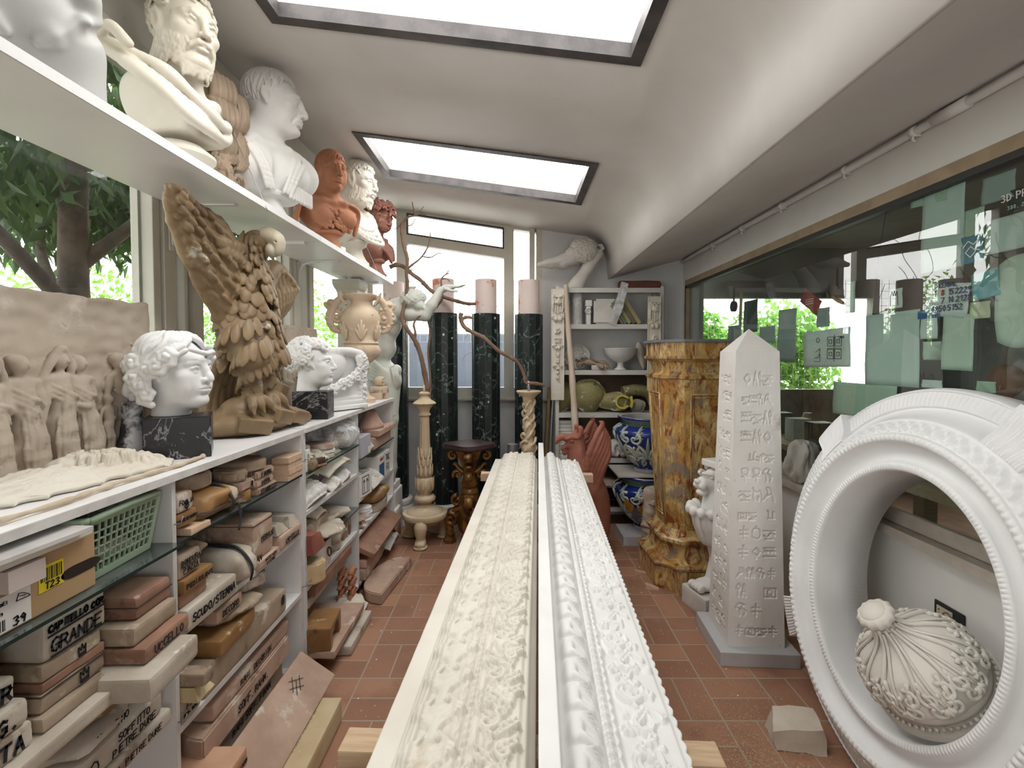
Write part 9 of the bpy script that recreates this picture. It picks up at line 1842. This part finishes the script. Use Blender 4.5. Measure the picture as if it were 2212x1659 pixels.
plant('garden_tree', 'large dark leaved tree with a stout trunk outside the left window', 'tree', [(-3.0, 2.2, 2.85, .9, 1.3, .55), (-3.6, 3.4, 2.9, 1.1, 1.2, .65), (-2.7, .8, 3.0, .8, 1.3, .6), (-4.4, 4.6, 3.1, 1.4, 1.5, .7), (-3.5, 4.0, 2.85, .7, .7, .35), (-2.4, 1.7, 3.3, .6, 1.2, .5), (-2.9, 5.2, 3.0, .9, 1.3, .7), (-2.6, 3.6, 3.4, .7, 1.6, .5)], 9500, .17, .030, LD, 1,
    [[(-2.74, 3.04, 0), (-2.74, 3.04, 1.4), (-2.72, 3.0, 2.0), (-2.6, 2.9, 2.9)], [(-2.73, 3.02, 1.8), (-2.6, 2.3, 2.3), (-2.5, 1.4, 2.8)], [(-2.73, 3.02, 1.7), (-3.4, 3.5, 2.3), (-4.0, 4.2, 3.0)], [(-2.7, 3.0, 2.1), (-2.4, 3.3, 2.6), (-2.3, 3.6, 3.2)]], .105, 1.0)
plant('garden_shrub', 'dusky blue green shrub low outside the left window', 'shrub', [(-3.9, 3.1, 1.4, .7, .7, .9), (-3.6, 2.3, 1.3, .6, .7, .85), (-3.3, 1.4, 1.3, .6, .7, .9), (-2.9, .5, 1.3, .6, .8, .9)], 9000, .07, .018, LS, 2)
plant('garden_hedge', 'sunny bright green hedge in the distance beyond the tree trunk', 'hedge', [(-5.2, 6.2, 1.5, .9, 1.2, 1.3), (-6.4, 6.0, 1.6, .9, 1.2, 1.4), (-4.4, 7.2, 1.5, .9, 1.2, 1.4), (-7.4, 5.2, 1.7, 1.0, 1.2, 1.6), (-3.4, 7.6, 1.5, .7, 1.2, 1.4)], 15000, .11, .022, LB, 3)
plant('garden_shrub', 'leafy bush bright beyond the far workshop window', 'shrub', [(3.1, 6.3, 1.5, .45, .3, .7), (3.5, 6.4, 1.6, .5, .3, .8), (2.85, 6.2, 1.15, .35, .25, .45), (3.9, 6.4, 1.5, .4, .3, .8), (2.5, 6.7, 1.9, .4, .2, .4)], 5200, .13, .028, LB, 4, [[(3.2, 6.4, 0), (3.25, 6.4, .8), (3.3, 6.35, 1.8)]], .03)
plant('garden_shrub', 'young leafy shoot in front of the blue wall outside the far left panes', 'shrub', [(-1.9, 4.1, 1.42, .16, .16, .14)], 90, .12, .03, LB, 9, [[(-1.9, 4.1, 0), (-1.9, 4.1, .8), (-1.9, 4.1, 1.5)]], .012)
GROUND = mat('garden_ground', (.30, .27, .22), (.22, .21, .15), 3, .9, .3)
struct('ground_garden', join(box(-14, XL-.3, -4, 14, -.2, -.02), box(XL-.3, 9, 5.85, 14, -.2, -.02)), GROUND)
struct('sky_blocker', box(XL-.75, XL-.1, YF-.3, YB+.3, 3.13, 3.2), CEILM)  # unseen overhang added to keep high sky light off the left glazing
struct('wall_garden', join(box(-2.35, -2.25, 3.5, 6.9, -.02, 1.62), box(-2.25, 1.2, 6.6, 6.7, -.02, 1.86)), mat('blue_grey_render', (.15, .175, .225), (.12, .145, .19), 2, .8, .05))
def wire(x0, x1, z0, z1, y, s, r_=.0016):
    return join(*[box(x-r_, x+r_, y-r_, y+r_, z0, z1) for x in np.arange(x0, x1, s)]+[box(x0, x1, y-r_, y+r_, z-r_, z+r_) for z in np.arange(z0, z1, s)])
for (a, l) in (((-1.7, .9, 1.72, 2.45, 5.7, .085), 'pale wire mesh fence outside the back window'), ((1.9, 4.1, .9, 2.3, 5.95, .07), 'wire mesh fence beyond the far workshop window')):
    g = mk('wire_fence', wire(*a), mat('pale_wire', (.55, .52, .52), None, 4, .6, 0), None, False); tag(g, l, 'fence')
vr = random.Random(5)
for k in range(9):
    x0 = -1.2+.16*k; P = [(x0, 5.2, 2.9 if k % 2 else 1.5)]
    for i in range(7): P.append((P[-1][0]+(vr.random()-.5)*.22, 5.2, P[-1][2]+(-.13 if k % 2 else .12)*(.5+vr.random())))
    g = mk('bare_vine', tube(curve_pts(P, 3), .003, 5), BARK, None); tag(g, 'thin bare vine stem against the bright sky outside the back window', 'vine', 'bare vine stems outside the back window')
